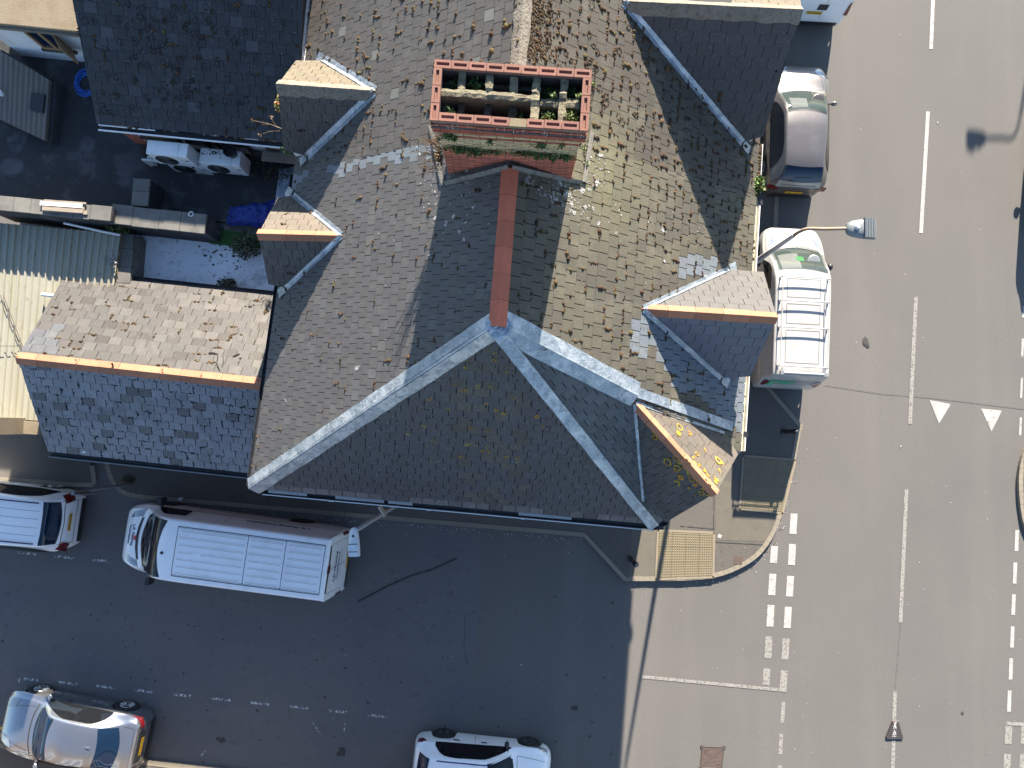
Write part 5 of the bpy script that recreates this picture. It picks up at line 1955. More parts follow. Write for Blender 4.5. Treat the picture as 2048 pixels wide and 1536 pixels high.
# ---------- hatchback / SUV family
def hatch_body(L, W, H, nose=.62, bon=.92, belt=.92, tail=.96, ws0=.26, ws1=.43, rf=.84, rr=.955, gyr=.70, wheels=(.17, .80), wr=.31, zl=.2):
    zc = [(0, nose * .82), (.012, nose), (.05, nose + (bon - nose) * .55), (.13, bon - .03), (ws0 - .02, bon + .06), (ws0 + .005, bon + .10), (ws1, H - .05), (.58, H), (rf - .12, H - .02), (rf, H - .09), (rr, tail + .10), (rr + .02, tail), (.988, tail - .16), (1, tail - .34)]
    zs = [(0, nose * .70), (.02, nose * .82), (.06, nose * .98), (.14, bon - .14), (ws0, belt - .10), (.45, belt - .05), (.8, belt + .01), (rr, tail - .06), (.985, tail - .22), (1, tail - .42)]
    wy = [(0, .60), (.008, .72), (.03, .85), (.07, .94), (.13, .985), (.3, 1), (.78, 1), (.90, .965), (.96, .915), (.985, .85), (1, .76)]
    gy = [(0, .55), (.03, .74), (.10, .84), (ws0 - .05, .86), (ws0, .84), (ws1, gyr + .02), (.6, gyr + .01), (rf, gyr - .04), (rr, .74), (.98, .76), (1, .68)]
    cr = [(0, .02), (.05, .05), (.2, .07), (ws0, .085), (ws1, .06), (.6, .055), (rf, .06), (rr, .06), (1, .03)]
    return Body(L, W, zc, zs, wy, gy, cr, wheels, wr, zl)


def hatch_glass(root, B_, H, belt, ws0, ws1, rf, rr, gyr, W, screen='glass_dark', rm=(.008, .008), side=((.315, .0), (.40, .75), (.52, .97), (.66, .97), (.78, .85), (.86, .15)), yb=.80, rear=(.60, .66)):
    g = B_.ptop(ws0 + .012, ws1 - .004, yb * W / 2, (gyr - .06) * W / 2, .030, .022)
    obj('windscreen', g, M[screen], root, smooth='all')
    g = B_.ptop(ws0 + .004, ws1 + .004, (yb + .03) * W / 2, (gyr - .03) * W / 2, .030, .022, off=.006); obj('screen_surround', g, M['black_plastic'], root, smooth='all')
    g = B_.ptop(rf + rm[0], rr - rm[1], rear[0] * W / 2, rear[1] * W / 2, -.012, -.012, off=.016)
    obj('rear_window', g, M['glass_blue'], root, smooth='all')
    g = B_.ptop(rf + rm[0] - .006, rr - rm[1] + .004, rear[0] * W / 2 + .03, rear[1] * W / 2 + .03, -.012, -.012, off=.011); obj('window_surround', g, M['black_plastic'], root, smooth='all')
    for sg in (-1, 1):
        pts = []
        for x, t in side:
            zb = B_.zs(x) + .03; zt = B_.zc(x) - B_.cr(x) - .035
            pts.append((x, zb, zb + max(.008, (zt - zb) * t)))
        obj('side_window', B_.pside(sg, pts), M['glass_dark'], root, smooth='all')
    wp = MB(); o = .026
    for y0, y1 in ((-.05, -.42), (.30, -.05)):
        pts = [(ws0 + .008 + .03 * (abs(y) / (yb * W / 2)) ** 2, y) for y in (y0, (y0 + y1) / 2, y1)]
        B_.ltop(pts, .018, wp, off=.03)
    obj('wiper', wp, M['black_plastic'], root)


def rear_kit(root, B_, lz, lu, plate_z, lean=0., seam_z=.60, bumper='rim_dark'):
    W2 = B_.W / 2
    for sg in (-1, 1):
        obj('tail_light', B_.prear(sg * lu[0] * W2, sg * lu[1] * W2, lz[0], lz[1], .016, lean=lean, nu=6), M['red_lens'], root, smooth='all')
    obj('bumper', B_.prear(-.70 * W2, .70 * W2, .22, .40, .014, nz=2), M[bumper], root, smooth='all')
    g = MB()
    B_.prear(-.72 * W2, .72 * W2, seam_z, seam_z + .012, .010, nz=1, mb=g)
    for sg in (-1, 1):
        B_.prear(sg * .66 * W2, sg * .675 * W2, seam_z, lz[1] + .05, .010, nu=1, mb=g)
    obj('boot_seam', g, M['seam'], root)
    plate(root, lambda u, v, o: B_.rear(u, plate_z + v, .012 + o), .50, .11)


def rear_fn(B_, x0, slope_top, side_sign=1):
    """map (across, up) on the tail: u across the car (+ = car's right), v up along the skin"""
    def f(u, v, off=.006):
        x = x0 - v / B_.L
        return Vector((B_.X(x), u, B_.top(x, u) + off))
    return f


# (a) warm grey hatchback beside the house
loc_, rz_, L_ = place((1596, 129), (1578, 392), .6, .28)
gc = thing('parked_car', 'warm grey hatchback parked between two white vans beside the house', 'car', loc=loc_, rz=rz_)
W_ = 1.74
Bg = hatch_body(L_, W_, 1.50, rf=.878, rr=.972, ws0=.25, ws1=.455, gyr=.68)
finish(gc, Bg, 'grey_car')
hatch_glass(gc, Bg, 1.5,   .92, .25, .455, .878, .972, .68, W_, screen='screen')
da = Bg.ptop(.272, .435, .70 * W_ / 2, .60 * W_ / 2, .025, .02, off=.0075)
obj('dashboard', da, M['dash'], gc, smooth='all')
g = Bg.ptop(.345, .435, .64 * W_ / 2, .58 * W_ / 2, .0, .02, off=.010, ys=(-.05, .85)); obj('sunshade', g, M['paper'], gc)
g = MB(); c_ = (Bg.X(.345), -.38); g.lathe([(.17, 0), (.14, .012), (.06, .014)], 18, (c_[0], c_[1], Bg.top(.345, .38) + .008)); obj('steering_wheel', g, M['black_plastic'], gc)
mirror(gc, Bg, .33, .93, 'grey_car')
for sg in (-1, 1):
    0 and obj('tail_light', Bg.ptop(.972, .992, .60 * W_ / 2 * 1.35, .60 * W_ / 2 * 1.28, .0, -.012, ys=((.68, 1.0) if sg > 0 else (-1.0, -.68)), off=.010), M['red_lens'], gc, smooth='all')
    obj('headlight', Bg.ptop(.020, .085, .55 * W_ / 2 * 1.3, .70 * W_ / 2 * 1.22, .045, .05, ys=((.62, .98) if sg > 0 else (-.98, -.62)), off=.008), M['clear_lens'], gc, smooth='all')
    h_ = MB()
    for x in (.47, .66):
        h_.tube([(Bg.X(x - .015), sg * (Bg.side(x, .80) + .025), .80), (Bg.X(x + .018), sg * (Bg.side(x, .80) + .025), .80)], .014, 6)
    obj('door_handle', h_, M['chrome'], gc)
sm_ = MB()
Bg.ltop([(.245, -.62), (.232, -.3), (.230, 0), (.232, .3), (.245, .62)], .012, sm_)
for sg in (-1, 1):
    Bg.ltop([(.06, sg * .52), (.14, sg * .60), (.235, sg * .66)], .010, sm_)
    for x in (.36, .555, .745):
        Bg.lside(sg, [(x, .35), (x, .86)], .010, sm_)
Bg.ltop([(.980, -.50), (.984, 0), (.980, .50)], .012, sm_)
obj('panel_gap', sm_, M['seam'], gc)
g = Bg.ptop(.005, .05, .30, .36, .02, .02, off=.006); obj('bonnet_front', g, M['grey_car'], gc, smooth='all')
g = MB(); Bg.ptop(.85, .882, .50, .48, -.01, -.01, off=.03, mb=g); obj('spoiler', g, M['grey_car'], gc, smooth='all')
rear_kit(gc, Bg, (.72, .90), (.62, .99), .62, seam_z=.50)
0 and plate(gc, lambda u, v, o: Vector((-Bg.L / 2 - o - .002 - (v * -.2), u, .62 + v)) if False else Vector((Bg.X(.993) + v * .5 - o * .3, u, Bg.top(.993, 0) - .02 + v * .4 + o)), .50, .11)
wv = MB(); Bg.ltop([(.94, -.25), (.944, .0), (.946, .2)], .014, wv, off=.03); obj('rear_wiper', wv, M['black_plastic'], gc)

# (d) white estate / SUV at the left
loc_, rz_, L0 = place((-150, 1009), (163, 1039), .6, .28)
sv = thing('parked_car', 'white estate car with dark roof rails, cut off by the left edge', 'car', loc=loc_, rz=rz_)
W_ = 1.80
Bs = hatch_body(L0, W_, 1.62, rf=.925, rr=.980, ws0=.25, ws1=.42, gyr=.76, wr=.33, belt=.98, tail=1.0, bon=1.0)
finish(sv, Bs, 'white_car')
hatch_glass(sv, Bs, 1.62, .98, .25, .42, .925, .982, .76, W_, rm=(.004, .003), side=((.31, .02), (.38, .8), (.52, .97), (.70, .95), (.86, .7), (.945, .02)), rear=(.64, .62))
mirror(sv, Bs, .32, 1.0, 'white_car')
rl_ = MB()
for sg in (-1, 1):
    rl_.tube([(Bs.X(.40 + .035 * i), sg * .56, Bs.top(.40 + .035 * i, .56) + .035) for i in range(15)], .018, 6)
obj('roof_rail', rl_, M['navy_print'], sv, smooth=True)
for sg in (-1, 1):
    0 and obj('tail_light', Bs.ptop(.972, .989, .80 * W_ / 2, .86 * W_ / 2, .008, -.004, ys=((.66, 1.02) if sg > 0 else (-1.02, -.66)), off=.012), M['red_lens'], sv, smooth='all')
    h_ = MB()
    for x in (.45, .63):
        h_.tube([(Bs.X(x - .015), sg * (Bs.side(x, .88) + .025), .88), (Bs.X(x + .018), sg * (Bs.side(x, .88) + .025), .88)], .015, 6)
    obj('door_handle', h_, M['white_car'], sv, smooth=True)
sm_ = MB()
Bs.ltop([(.92, -.56), (.922, 0), (.92, .56)], .010, sm_)
for y in (-.34, -.12, .12, .34):
    Bs.ltop([(.45, y), (.90, y)], .008, sm_)
for sg in (-1, 1):
    for x in (.36, .54, .72):
        Bs.lside(sg, [(x, .4), (x, .92)], .010, sm_)
    pass
Bs.ltop([(.986, -.52), (.992, 0), (.986, .52)], .012, sm_)
obj('panel_gap', sm_, M['seam'], sv)
rear_kit(sv, Bs, (.72, 1.06), (.70, .96), .84, lean=-.10, seam_z=.58)
0 and plate(sv, lambda u, v, o: Vector((Bs.X(.978 - v / Bs.L * .3), u, Bs.top(.978 - v / Bs.L * .3, u) + o)), .50, .11)

# (g) white hatchback at the bottom
loc_, rz_, L0 = place((1099, 1552), (826, 1528), .5, .6)
wc = thing('parked_car', 'small white hatchback cut off by the bottom edge, plain black wheels showing', 'car', loc=loc_, rz=rz_)
W_ = 1.70
Bh = hatch_body(L0, W_, 1.47, rf=.88, rr=.965, ws0=.26, ws1=.44, gyr=.70, wr=.31)
finish(wc, Bh, 'white_car', rim='rim_dark', spokes=7)
hatch_glass(wc, Bh, 1.47, .92, .26, .44, .88, .965, .70, W_, side=((.30, .02), (.40, .7), (.50, .95), (.66, .97), (.78, .85), (.845, .25)))
mirror(wc, Bh, .33, .94, 'black_plastic')
for sg in (-1, 1):
    obj('tail_light', Bh.pside(sg, [(.915, .86, .90), (.945, .72, .95), (.975, .70, .90)], off=.012), M['red_lens'], wc, smooth='all')
    obj('headlight', Bh.pside(sg, [(.035, .58, .64), (.08, .60, .72), (.14, .69, .755)], off=.012), M['clear_lens'], wc, smooth='all')
    h_ = MB()
    for x in (.50, .70):
        h_.tube([(Bh.X(x - .022), sg * (Bh.side(x, .80) + .022), .80), (Bh.X(x + .022), sg * (Bh.side(x, .80) + .022), .80)], .016, 6)
    obj('door_handle', h_, M['black_plastic'], wc)
    rb = MB(); Bh.ltop([(.44, sg * .53), (.60, sg * .545), (.82, sg * .52)], .03, rb, off=.012); obj('roof_trim', rb, M['navy_print'], wc)
sm_ = MB()
for sg in (-1, 1):
    for x in (.33, .565, .75):
        Bh.lside(sg, [(x, .36), (x, .86)], .010, sm_)
    Bh.ltop([(.05, sg * .50), (.15, sg * .60), (.255, sg * .66)], .010, sm_)
Bh.ltop([(.255, -.66), (.24, 0), (.255, .66)], .012, sm_)
obj('panel_gap', sm_, M['seam'], wc)

# (f) silver saloon, bottom left
loc_, rz_, L0 = place((8, 1433), (300, 1478), .55, .28)
ss = thing('parked_car', 'silver saloon with multi-spoke alloy wheels parked facing left at the bottom left corner', 'car', loc=loc_, rz=rz_)
W_ = 1.74; H_ = 1.40
zc = [(0, .50), (.012, .62), (.05, .72), (.13, .84), (.25, .93), (.285, .96), (.42, 1.32), (.55, 1.40), (.69, 1.375), (.765, 1.30), (.89, 1.06), (.91, 1.04), (.96, 1.02), (.978, .96), (.99, .80), (1, .55)]
zs = [(0, .42), (.02, .54), (.06, .62), (.14, .72), (.28, .82), (.45, .86), (.8, .90), (.94, .88), (.98, .72), (1, .52)]
wy = [(0, .58), (.008, .70), (.03, .84), (.07, .93), (.13, .98), (.3, 1), (.78, 1), (.88, .975), (.95, .92), (.98, .85), (1, .72)]
gy = [(0, .5), (.03, .72), (.10, .82), (.24, .86), (.29, .84), (.42, .68), (.58, .66), (.75, .64), (.88, .74), (.91, .80), (.95, .80), (1, .62)]
crn = [(0, .02), (.05, .05), (.2, .07), (.29, .085), (.42, .06), (.6, .06), (.72, .07), (.82, .06), (.95, .05), (1, .02)]
Bf = Body(L0, W_, zc, zs, wy, gy, crn, (.185, .80), .33, .2)
finish(ss, Bf, 'silver_car', spokes=9)
g = Bf.ptop(.278, .422, .83 * W_ / 2, .63 * W_ / 2, .034, .022, off=.006); obj('screen_surround', g, M['black_plastic'], ss, smooth='all')
g = Bf.ptop(.285, .415, .80 * W_ / 2, .60 * W_ / 2, .034, .022); obj('windscreen', g, M['glass_blue'], ss, smooth='all')
g = Bf.ptop(.762, .885, .60 * W_ / 2, .64 * W_ / 2, -.018, -.026); obj('rear_window', g, M['glass_blue'], ss, smooth='all')
for sg in (-1, 1):
    pts = []
    for x, t in ((.31, .02), (.40, .72), (.52, .96), (.66, .96), (.74, .70), (.785, .15)):
        zb = Bf.zs(x) + .03; zt = Bf.zc(x) - Bf.cr(x) - .03
        pts.append((x, zb, zb + max(.008, (zt - zb) * t)))
    obj('side_window', Bf.pside(sg, pts), M['glass_dark'], ss, smooth='all')
    h_ = MB()
    for x in (.46, .64):
        h_.tube([(Bf.X(x - .018), sg * (Bf.side(x, .77) + .022), .77), (Bf.X(x + .018), sg * (Bf.side(x, .77) + .022), .77)], .014, 6)
    obj('door_handle', h_, M['rim_dark'], ss)
    0 and obj('tail_light', Bf.ptop(.972, .990, .86 * W_ / 2, .82 * W_ / 2, .0, -.01, ys=((.60, 1.0) if sg > 0 else (-1.0, -.60)), off=.010), M['red_lens'], ss, smooth='all')
    obj('headlight', Bf.ptop(.022, .085, .55 * W_ / 2 * 1.28, .68 * W_ / 2 * 1.22, .035, .05, ys=((.60, .97) if sg > 0 else (-.97, -.60)), off=.008), M['clear_lens'], ss, smooth='all')
mirror(ss, Bf, .335, .90, 'silver_car')
sm_ = MB()
Bf.ltop([(.275, -.70), (.250, -.35), (.245, 0), (.250, .35), (.275, .70)], .035, sm_)
for sg in (-1, 1):
    Bf.ltop([(.07, sg * .46), (.16, sg * .54), (.25, sg * .62)], .008, sm_)
    for x in (.36, .555, .715):
        Bf.lside(sg, [(x, .36), (x, .83)], .010, sm_)
    Bf.ltop([(.885, sg * .56), (.92, sg * .57), (.955, sg * .54)], .010, sm_)
    Bf.lside(sg, [(.10, .60), (.3, .66), (.6, .69), (.9, .72)], .012, sm_, off=.004)
Bf.ltop([(.955, -.54), (.965, 0), (.955, .54)], .012, sm_)
obj('panel_gap', sm_, M['seam'], ss)
wp = MB()
for y0, y1 in ((.1, .55), (-.15, -.5)):
    Bf.ltop([(.285 + .03 * (abs(y) / .7) ** 2, y) for y in (y0, (y0 + y1) / 2, y1)], .022, wp, off=.03)
obj('wiper', wp, M['black_plastic'], ss)
g = MB(); g.lathe([(.03, 0), (.026, .015), (.01, .02)], 10, (Bf.X(.70), -.02, Bf.top(.70, 0))); g.obox((Bf.X(.70) - .10, -.03, Bf.top(.715, 0)), (.12, 0, 0), (0, .03, 0), (0, 0, .03)); obj('roof_aerial', g, M['silver_car'], ss, fixn=True)
rear_kit(ss, Bf, (.76, .89), (.62, .97), .74, seam_z=.54)
0 and plate(ss, lambda u, v, o: Vector((Bf.X(.978 - v / Bf.L * .8), u, Bf.top(.978 - v / Bf.L * .8, u) + o)), .50, .11)
obj('boot_dark_panel', Bf.prear(-.5 * W_ / 2, .5 * W_ / 2, .66, .90, .010), M['rim_dark'], ss)  # dark panel over the middle of the boot

# ---------- vans
def van_body(L, W, H, nose, bonz, b0, w1, wheels, wr=.33, tail=.62, gyr=.82, re=.962):
    zc = [(0, nose * .85), (.010, nose), (.03, nose + .12), (b0 * .6, bonz - .05), (b0, bonz + .04), (w1, H - .12), (w1 + .05, H - .03), (w1 + .14, H), (re - .05, H), (re, H - .02), (re + (1 - re) * .10, H - .08), (re + (1 - re) * .40, H * .74), (re + (1 - re) * .72, H * .48), (1, tail * .85)]
    zs = [(0, nose * .72), (.02, nose * .86), (.05, nose * 1.0), (b0, bonz - .16), (w1, 1.14), (.4, 1.18), (.95, 1.18), (.985, .9), (1, .48)]
    wy = [(0, .60), (.006, .68), (.02, .80), (.05, .895), (.10, .965), (.17, .995), (.23, 1), (.90, 1), (.955, .985), (.975, .965), (.99, .94), (1, .90)]
    gy = [(0, .6), (.03, .78), (b0, .88), (w1 * .5 + b0 * .5, .84), (w1, gyr), (.35, gyr), (.9, gyr), (.96, gyr), (.98, .90), (1, .82)]
    crn = [(0, .02), (.05, .05), (b0, .075), (w1, .05), (.4, .04), (.95, .04), (.98, .03), (1, .02)]
    return Body(L, W, zc, zs, wy, gy, crn, wheels, wr, .24)


# (e) long white contractor's van in the side street
loc_, rz_, L0 = place((251, 1066), (697, 1118), .7, .30)
lv = thing('parked_van', 'long white panel van with navy contractor lettering parked in the shaded side street', 'van', loc=loc_, rz=rz_)
W_ = 1.92; H_ = 2.12
Bv = van_body(L0, W_, H_, .82, 1.12, .115, .245, (.155, .77), .34, gyr=.86, re=.972)
finish(lv, Bv, 'white_van', rim='rim_dark', spokes=6)
g = Bv.ptop(.109, .250, .87 * W_ / 2, .79 * W_ / 2, .040, .028, off=.006); obj('screen_surround', g, M['black_plastic'], lv, smooth='all')
g = Bv.ptop(.117, .242, .84 * W_ / 2, .76 * W_ / 2, .040, .028); obj('windscreen', g, M['glass_dark'], lv, smooth='all')
for sg in (-1, 1):
    obj('side_window', Bv.pside(sg, [(.175, 1.17, 1.19), (.21, 1.17, 1.50), (.245, 1.17, 1.70), (.325, 1.18, 1.70)]), M['glass_dark'], lv, smooth='all')
g = Bv.ptop(.082, .094, .56, .60, .014, .014, off=.010); obj('bonnet_vent', g, M['black_plastic'], lv)
for sg in (-1, 1):
    mb = MB(); y = Bv.side(.185, 1.2)
    mb.obox((Bv.X(.187), sg * (y + .08), 1.02), (.12, 0, 0), (0, sg * .20, 0), (0, 0, .34))
    mb.obox((Bv.X(.183), sg * (y - .05), 1.10), (.05, 0, 0), (0, sg * .16, 0), (0, 0, .10))
    obj('wing_mirror', mb, M['black_plastic'], lv, fixn=True, bevel=.02)
    obj('tail_light', Bv.prear(sg * .84 * W_ / 2, sg * .93 * W_ / 2, .70, 1.15, .018, nu=3), M['red_lens'], lv)
    obj('headlight', Bv.ptop(.018, .075, .62 * W_ / 2 * 1.2, .80 * W_ / 2 * 1.12, .035, .04, ys=((.72, .98) if sg > 0 else (-.98, -.72)), off=.010), M['clear_lens'], lv, smooth='all')
ro_ = MB(); gr_ = MB()
ys_ = [-.56, -.38, -.19, 0, .19, .38, .56]
xs_ = [.33, .63, .79, .955]
for y in ys_:
    for k in range(3):
        ro_.tube([(Bv.X(x), y, Bv.top(x, y) + .004) for x in np.linspace(xs_[k] + .012, xs_[k + 1] - .012, 6)], .014, 6)
        Bv.ltop([(xs_[k] + .012, y + .022), (xs_[k + 1] - .012, y + .022)], .010, gr_, off=.007)
obj('roof_rib', ro_, M['white_van'], lv, smooth=True)
sm_ = MB()
for x in xs_:
    Bv.ltop([(x, -.66), (x, 0), (x, .66)], .014, sm_, off=.008)
for sg in (-1, 1):
    Bv.ltop([(.33, sg * .655), (.6, sg * .66), (.955, sg * .655)], .020, sm_, off=.008)
    Bv.ltop([(.33, sg * .625), (.955, sg * .625)], .008, sm_, off=.008)
    Bv.lside(sg, [(.335, .45), (.335, 1.70)], .012, sm_)
    Bv.lside(sg, [(.50, .45), (.50, 1.80)], .010, sm_)
    Bv.lside(sg, [(.32, 1.14), (.96, 1.16)], .014, sm_)
    pass
Bv.ltop([(.976, -.64), (.977, 0), (.976, .64)], .014, sm_, off=.01)
Bv.ltop([(.978, 0), (.998, 0)], .012, sm_, off=.012)
for sg in (-1, 1):
    Bv.ltop([(.978, sg * .66), (.996, sg * .70)], .010, sm_, off=.012)
Bv.ltop([(.105, -.76), (.085, -.3), (.080, 0), (.085, .3), (.105, .76)], .010, sm_, off=.006)
obj('panel_gap', sm_, M['seam'], lv)
obj('roof_groove', gr_, mat('roof_dirt', (.42, .43, .43), .7), lv)
g = MB(); Bv.ptop(.9745, .979, .11, .11, 0, 0, off=.014, mb=g); obj('brake_light', g, M['red_lens'], lv)
obj('number_plate', Bv.prear(-.30, .22, .46, .56, .016, nz=1), M['plate_yellow'], lv)
obj('bumper', Bv.prear(-.80, .80, .27, .42, .016, nz=1), M['rim_dark'], lv)
g = MB(); g.lathe([(.045, 0), (.03, .05), (.008, .08)], 8, (Bv.X(.275), .10, Bv.top(.275, .1))); obj('roof_aerial', g, M['ink'], lv)
g = MB(); g.lathe([(.018, 0), (.012, .02)], 8, (Bv.X(.44), -.05, Bv.top(.44, .05))); g.lathe([(.12, .001), (.11, .006), (.10, .007), (.02, .007)], 20, (Bv.X(.425), .02, Bv.top(.425, 0))); obj('roof_boss', g, M['white_van'], lv, smooth=True)
# bonnet lettering: reads from the nose side of the van, letter tops towards the windscreen
f1 = lambda u, v: Vector((Bv.X(.050) - v, u, Bv.top(.050 + v / Bv.L, u) + .010))
f1 = (lambda x0: (lambda u, v: Vector((Bv.X(x0 + v / Bv.L), u, Bv.top(min(max(x0 + v / Bv.L, 0), 1), u) + .010))))
text('L.R. Flooring', .115, (lambda q: (lambda u, v: q(u - .05, v)))(f1(.0625)), 'navy_print', lv, 'bonnet_lettering', .004)
text('Contractors', .105, (lambda q: (lambda u, v: q(u - .05, v)))(f1(.042)), 'navy_print', lv, 'bonnet_lettering', .003)
em = MB()
for k in range(9):
    an = k * 2 * math.pi / 9
    u0, v0 = .06 + .055 * math.cos(an) * uni(.3, 1), .0745 * Bv.L + .03 * math.sin(an)
    for _ in range(1):
        c0 = [(u0 - .02, v0 - .012), (u0 + .022, v0 - .016), (u0 + .028, v0 + .014), (u0 - .012, v0 + .020)]
        em.add([Vector((Bv.X(v / Bv.L), u - .05, Bv.top(v / Bv.L, u) + .013 + .0006 * k)) for u, v in c0], [(0, 1, 2, 3)])
obj('red_emblem', em, M['red_print'], lv)
# rear doors: reads upwards in the picture, letter tops towards the roof
xr_ = lambda v: .981 - v * .010 / .25


def rear_text(u, v, off=.012):
    """v in metres up the door; walk down the steep tail"""
    z = 1.28 + v
    lo_, hi_ = .974, .9995
    for _ in range(22):
        m_ = (lo_ + hi_) / 2
        if Bv.top(m_, u) > z:
            lo_ = m_
        else:
            hi_ = m_
    return Vector((Bv.X(hi_) - off, -u, z))


text('L.R. Flooring', .16, lambda u, v: rear_text(u, v + .20), 'navy_print', lv, 'door_lettering', .005)
text('Contractors', .15, lambda u, v: rear_text(u, v + .0), 'navy_print', lv, 'door_lettering', .004)
ln_ = MB()
for z, wd in ((-.16, .5), (-.24, .42)):
    ln_.grid([[rear_text(-wd + 2 * wd * i / 8, z + dz, .012) for dz in (-.008, .008)] for i in range(9)])
obj('door_line', ln_, M['grey_print'], lv)
# side lettering, towards the pavement (car's right is +? the left-hand side of a van facing west is south)
for sg in (-1,):
    text('L.R. Flooring Contractors', .17, lambda u, v: Vector((Bv.X(.715) + u * 1.0 * (-1 if sg > 0 else 1), sg * (Bv.side(.715, 1.50 + v) + .012), 1.50 + v)), 'navy_print', lv, 'side_lettering', .004)
for sg in (1,):
    text('L.R. Flooring Contractors', .17, lambda u, v: Vector((Bv.X(.715) - u, (Bv.side(.715, 1.50 + v) + .012), 1.50 + v)), 'navy_print', lv, 'side_lettering', .004)

# (b) white works van with the roof rack
loc_, rz_, L0 = place((1578, 457), (1560, 777), .6, .3)
gv = thing('parked_van', 'white works van with roof rack and green lettering below the street lamp', 'van', loc=loc_, rz=rz_)
W_ = 1.80; H_ = 1.84
Bb = van_body(L0, W_, H_, .74, 1.08, .14, .315, (.17, .80), .31, gyr=.86, re=.94)
finish(gv, Bb, 'work_van', rim='rim_dark', spokes=6)
g = Bb.ptop(.136, .316, .87 * W_ / 2, .79 * W_ / 2, .045, .018, off=.0025); obj('screen_surround', g, M['black_plastic'], gv, smooth='all')
g = Bb.ptop(.145, .308, .84 * W_ / 2, .76 * W_ / 2, .045, .018); obj('windscreen', g, M['screen'], gv, smooth='all')
g = Bb.ptop(.160, .302, .76 * W_ / 2, .70 * W_ / 2, .04, .02, off=.004); obj('dashboard', g, M['dash'], gv, smooth='all')
g = Bb.ptop(.195, .302, .74 * W_ / 2, .70 * W_ / 2, .03, .018, off=.006, ys=(.02, .9)); obj('sunshade', g, M['paper'], gv)
g = Bb.ptop(.218, .250, .10, .10, 0, 0, off=.009, ys=(-1.2, .9)); obj('green_box', g, M['bright_green'], gv)
g = MB(); g.lathe([(.18, 0), (.15, .014), (.07, .016)], 18, (Bb.X(.245), -.40, Bb.top(.245, .40) + .003)); obj('steering_wheel', g, M['lamp_grey'], gv)
for sg in (-1, 1):
    obj('side_window', Bb.pside(sg, [(.235, 1.10, 1.12), (.28, 1.12, 1.45), (.32, 1.14, 1.56), (.43, 1.16, 1.56)]), M['glass_dark'], gv, smooth='all')
    obj('headlight', Bb.ptop(.03, .10, .62 * W_ / 2 * 1.2, .80 * W_ / 2 * 1.12, .05, .05, ys=((.74, .98) if sg > 0 else (-.98, -.74)), off=.010), M['clear_lens'], gv, smooth='all')
    tl = MB(); G = []
    for z in np.linspace(.86, 1.28, 5):
        row = []
        for t in np.linspace(0, 1, 6):
            lo_, hi_ = .955, .999
            u = (.90 - .22 * t * (1 - .5 * abs(z - 1.07) / .21)) * W_ / 2 * .99
            for _ in range(20):
                m_ = (lo_ + hi_) / 2
                if Bb.top(m_, u) > z: lo_ = m_
                else: hi_ = m_
            row.append((Bb.X(hi_) - .016, sg * u, z + .01))
        G.append(row)
    tl.grid(G); obj('tail_light', tl, M['red_lens'], gv, smooth='all')
    wv = MB(); Bb.ptop(.205, .22, .05, .05, 0, 0, mb=wv)
mirror(gv, Bb, .25, 1.05, 'black_plastic', out=.09, sx=.20)
wp = MB()
for y0, y1 in ((-.05, -.55), (.45, -.02)):
    Bb.ltop([(.15 + .045 * (abs(y) / .74) ** 2, y) for y in (y0, (y0 + y1) / 2, y1)], .022, wp, off=.03)
obj('wiper', wp, M['black_plastic'], gv)
rk = MB()
zr_ = H_ + .13
for x in (.372, .511, .667, .893):
    rk.tube([(Bb.X(x), y, zr_ + .0) for y in (-.68, -.36, 0, .36, .68)], .019, 8)
    for sg in (-1, 1):
        rk.tube([(Bb.X(x), sg * .66, zr_), (Bb.X(x), sg * .66, Bb.top(x, .66) - .01)], .016, 6)
        rk.box(Bb.X(x) - .04, Bb.X(x) + .04, sg * .66 - .025, sg * .66 + .025, Bb.top(x, .66) - .02, Bb.top(x, .66) + .03)
for sg in (-1, 1):
    rk.tube([(Bb.X(x), sg * .65, zr_ + .028) for x in (.362, .5, .7, .905)], .013, 6)
    rk.tube([(Bb.X(x), sg * .58, Bb.top(x, .58) + .03) for x in (.34, .5, .7, .955)], .010, 6)
obj('roof_rack', rk, M['rack_paint'], gv, smooth=True)
rr_ = MB(); rr_.tube([(Bb.X(.935), y, zr_ + .02) for y in (-.55, 0, .55)], .045, 10)
for sg in (-1, 1):
    rr_.tube([(Bb.X(.905), sg * .58, zr_), (Bb.X(.935), sg * .58, zr_ + .02)], .02, 6)
    rr_.box(Bb.X(.945), Bb.X(.925), sg * .58 - .06, sg * .58 + .06, zr_ - .03, zr_ + .05)
obj('rack_roller', rr_, M['galv'], gv, smooth=True)
sm_ = MB()
for x0, x1 in ((.375, .485), (.525, .64), (.68, .87)):
    for y in (-.46, .46):
        Bb.ltop([(x0, y), (x1, y)], .012, sm_, off=.006)
    for x in (x0, x1):
        Bb.ltop([(x, -.46), (x, .46)], .012, sm_, off=.006)
Bb.ltop([(.325, -.5), (.338, -.45), (.338, .45), (.325, .5)], .010, sm_, off=.006)
for sg in (-1, 1):
    Bb.lside(sg, [(.44, .4), (.44, 1.55)], .012, sm_)
    Bb.lside(sg, [(.63, .4), (.63, 1.55)], .010, sm_)
    Bb.ltop([(.05, sg * .58), (.10, sg * .66), (.15, sg * .70)], .010, sm_)
Bb.ltop([(.165, -.72), (.128, 0), (.165, .72)], .012, sm_)
obj('panel_gap', sm_, mat('soft_gap', (.10, .095, .085), .7), gv)


def rear_text2(u, v, off=.024):
    z = 1.22 + v
    lo_, hi_ = .955, .999
    for _ in range(22):
        m_ = (lo_ + hi_) / 2
        if Bb.top(m_, u) > z: lo_ = m_
        else: hi_ = m_
    return Vector((Bb.X(hi_) - off, -u, z))


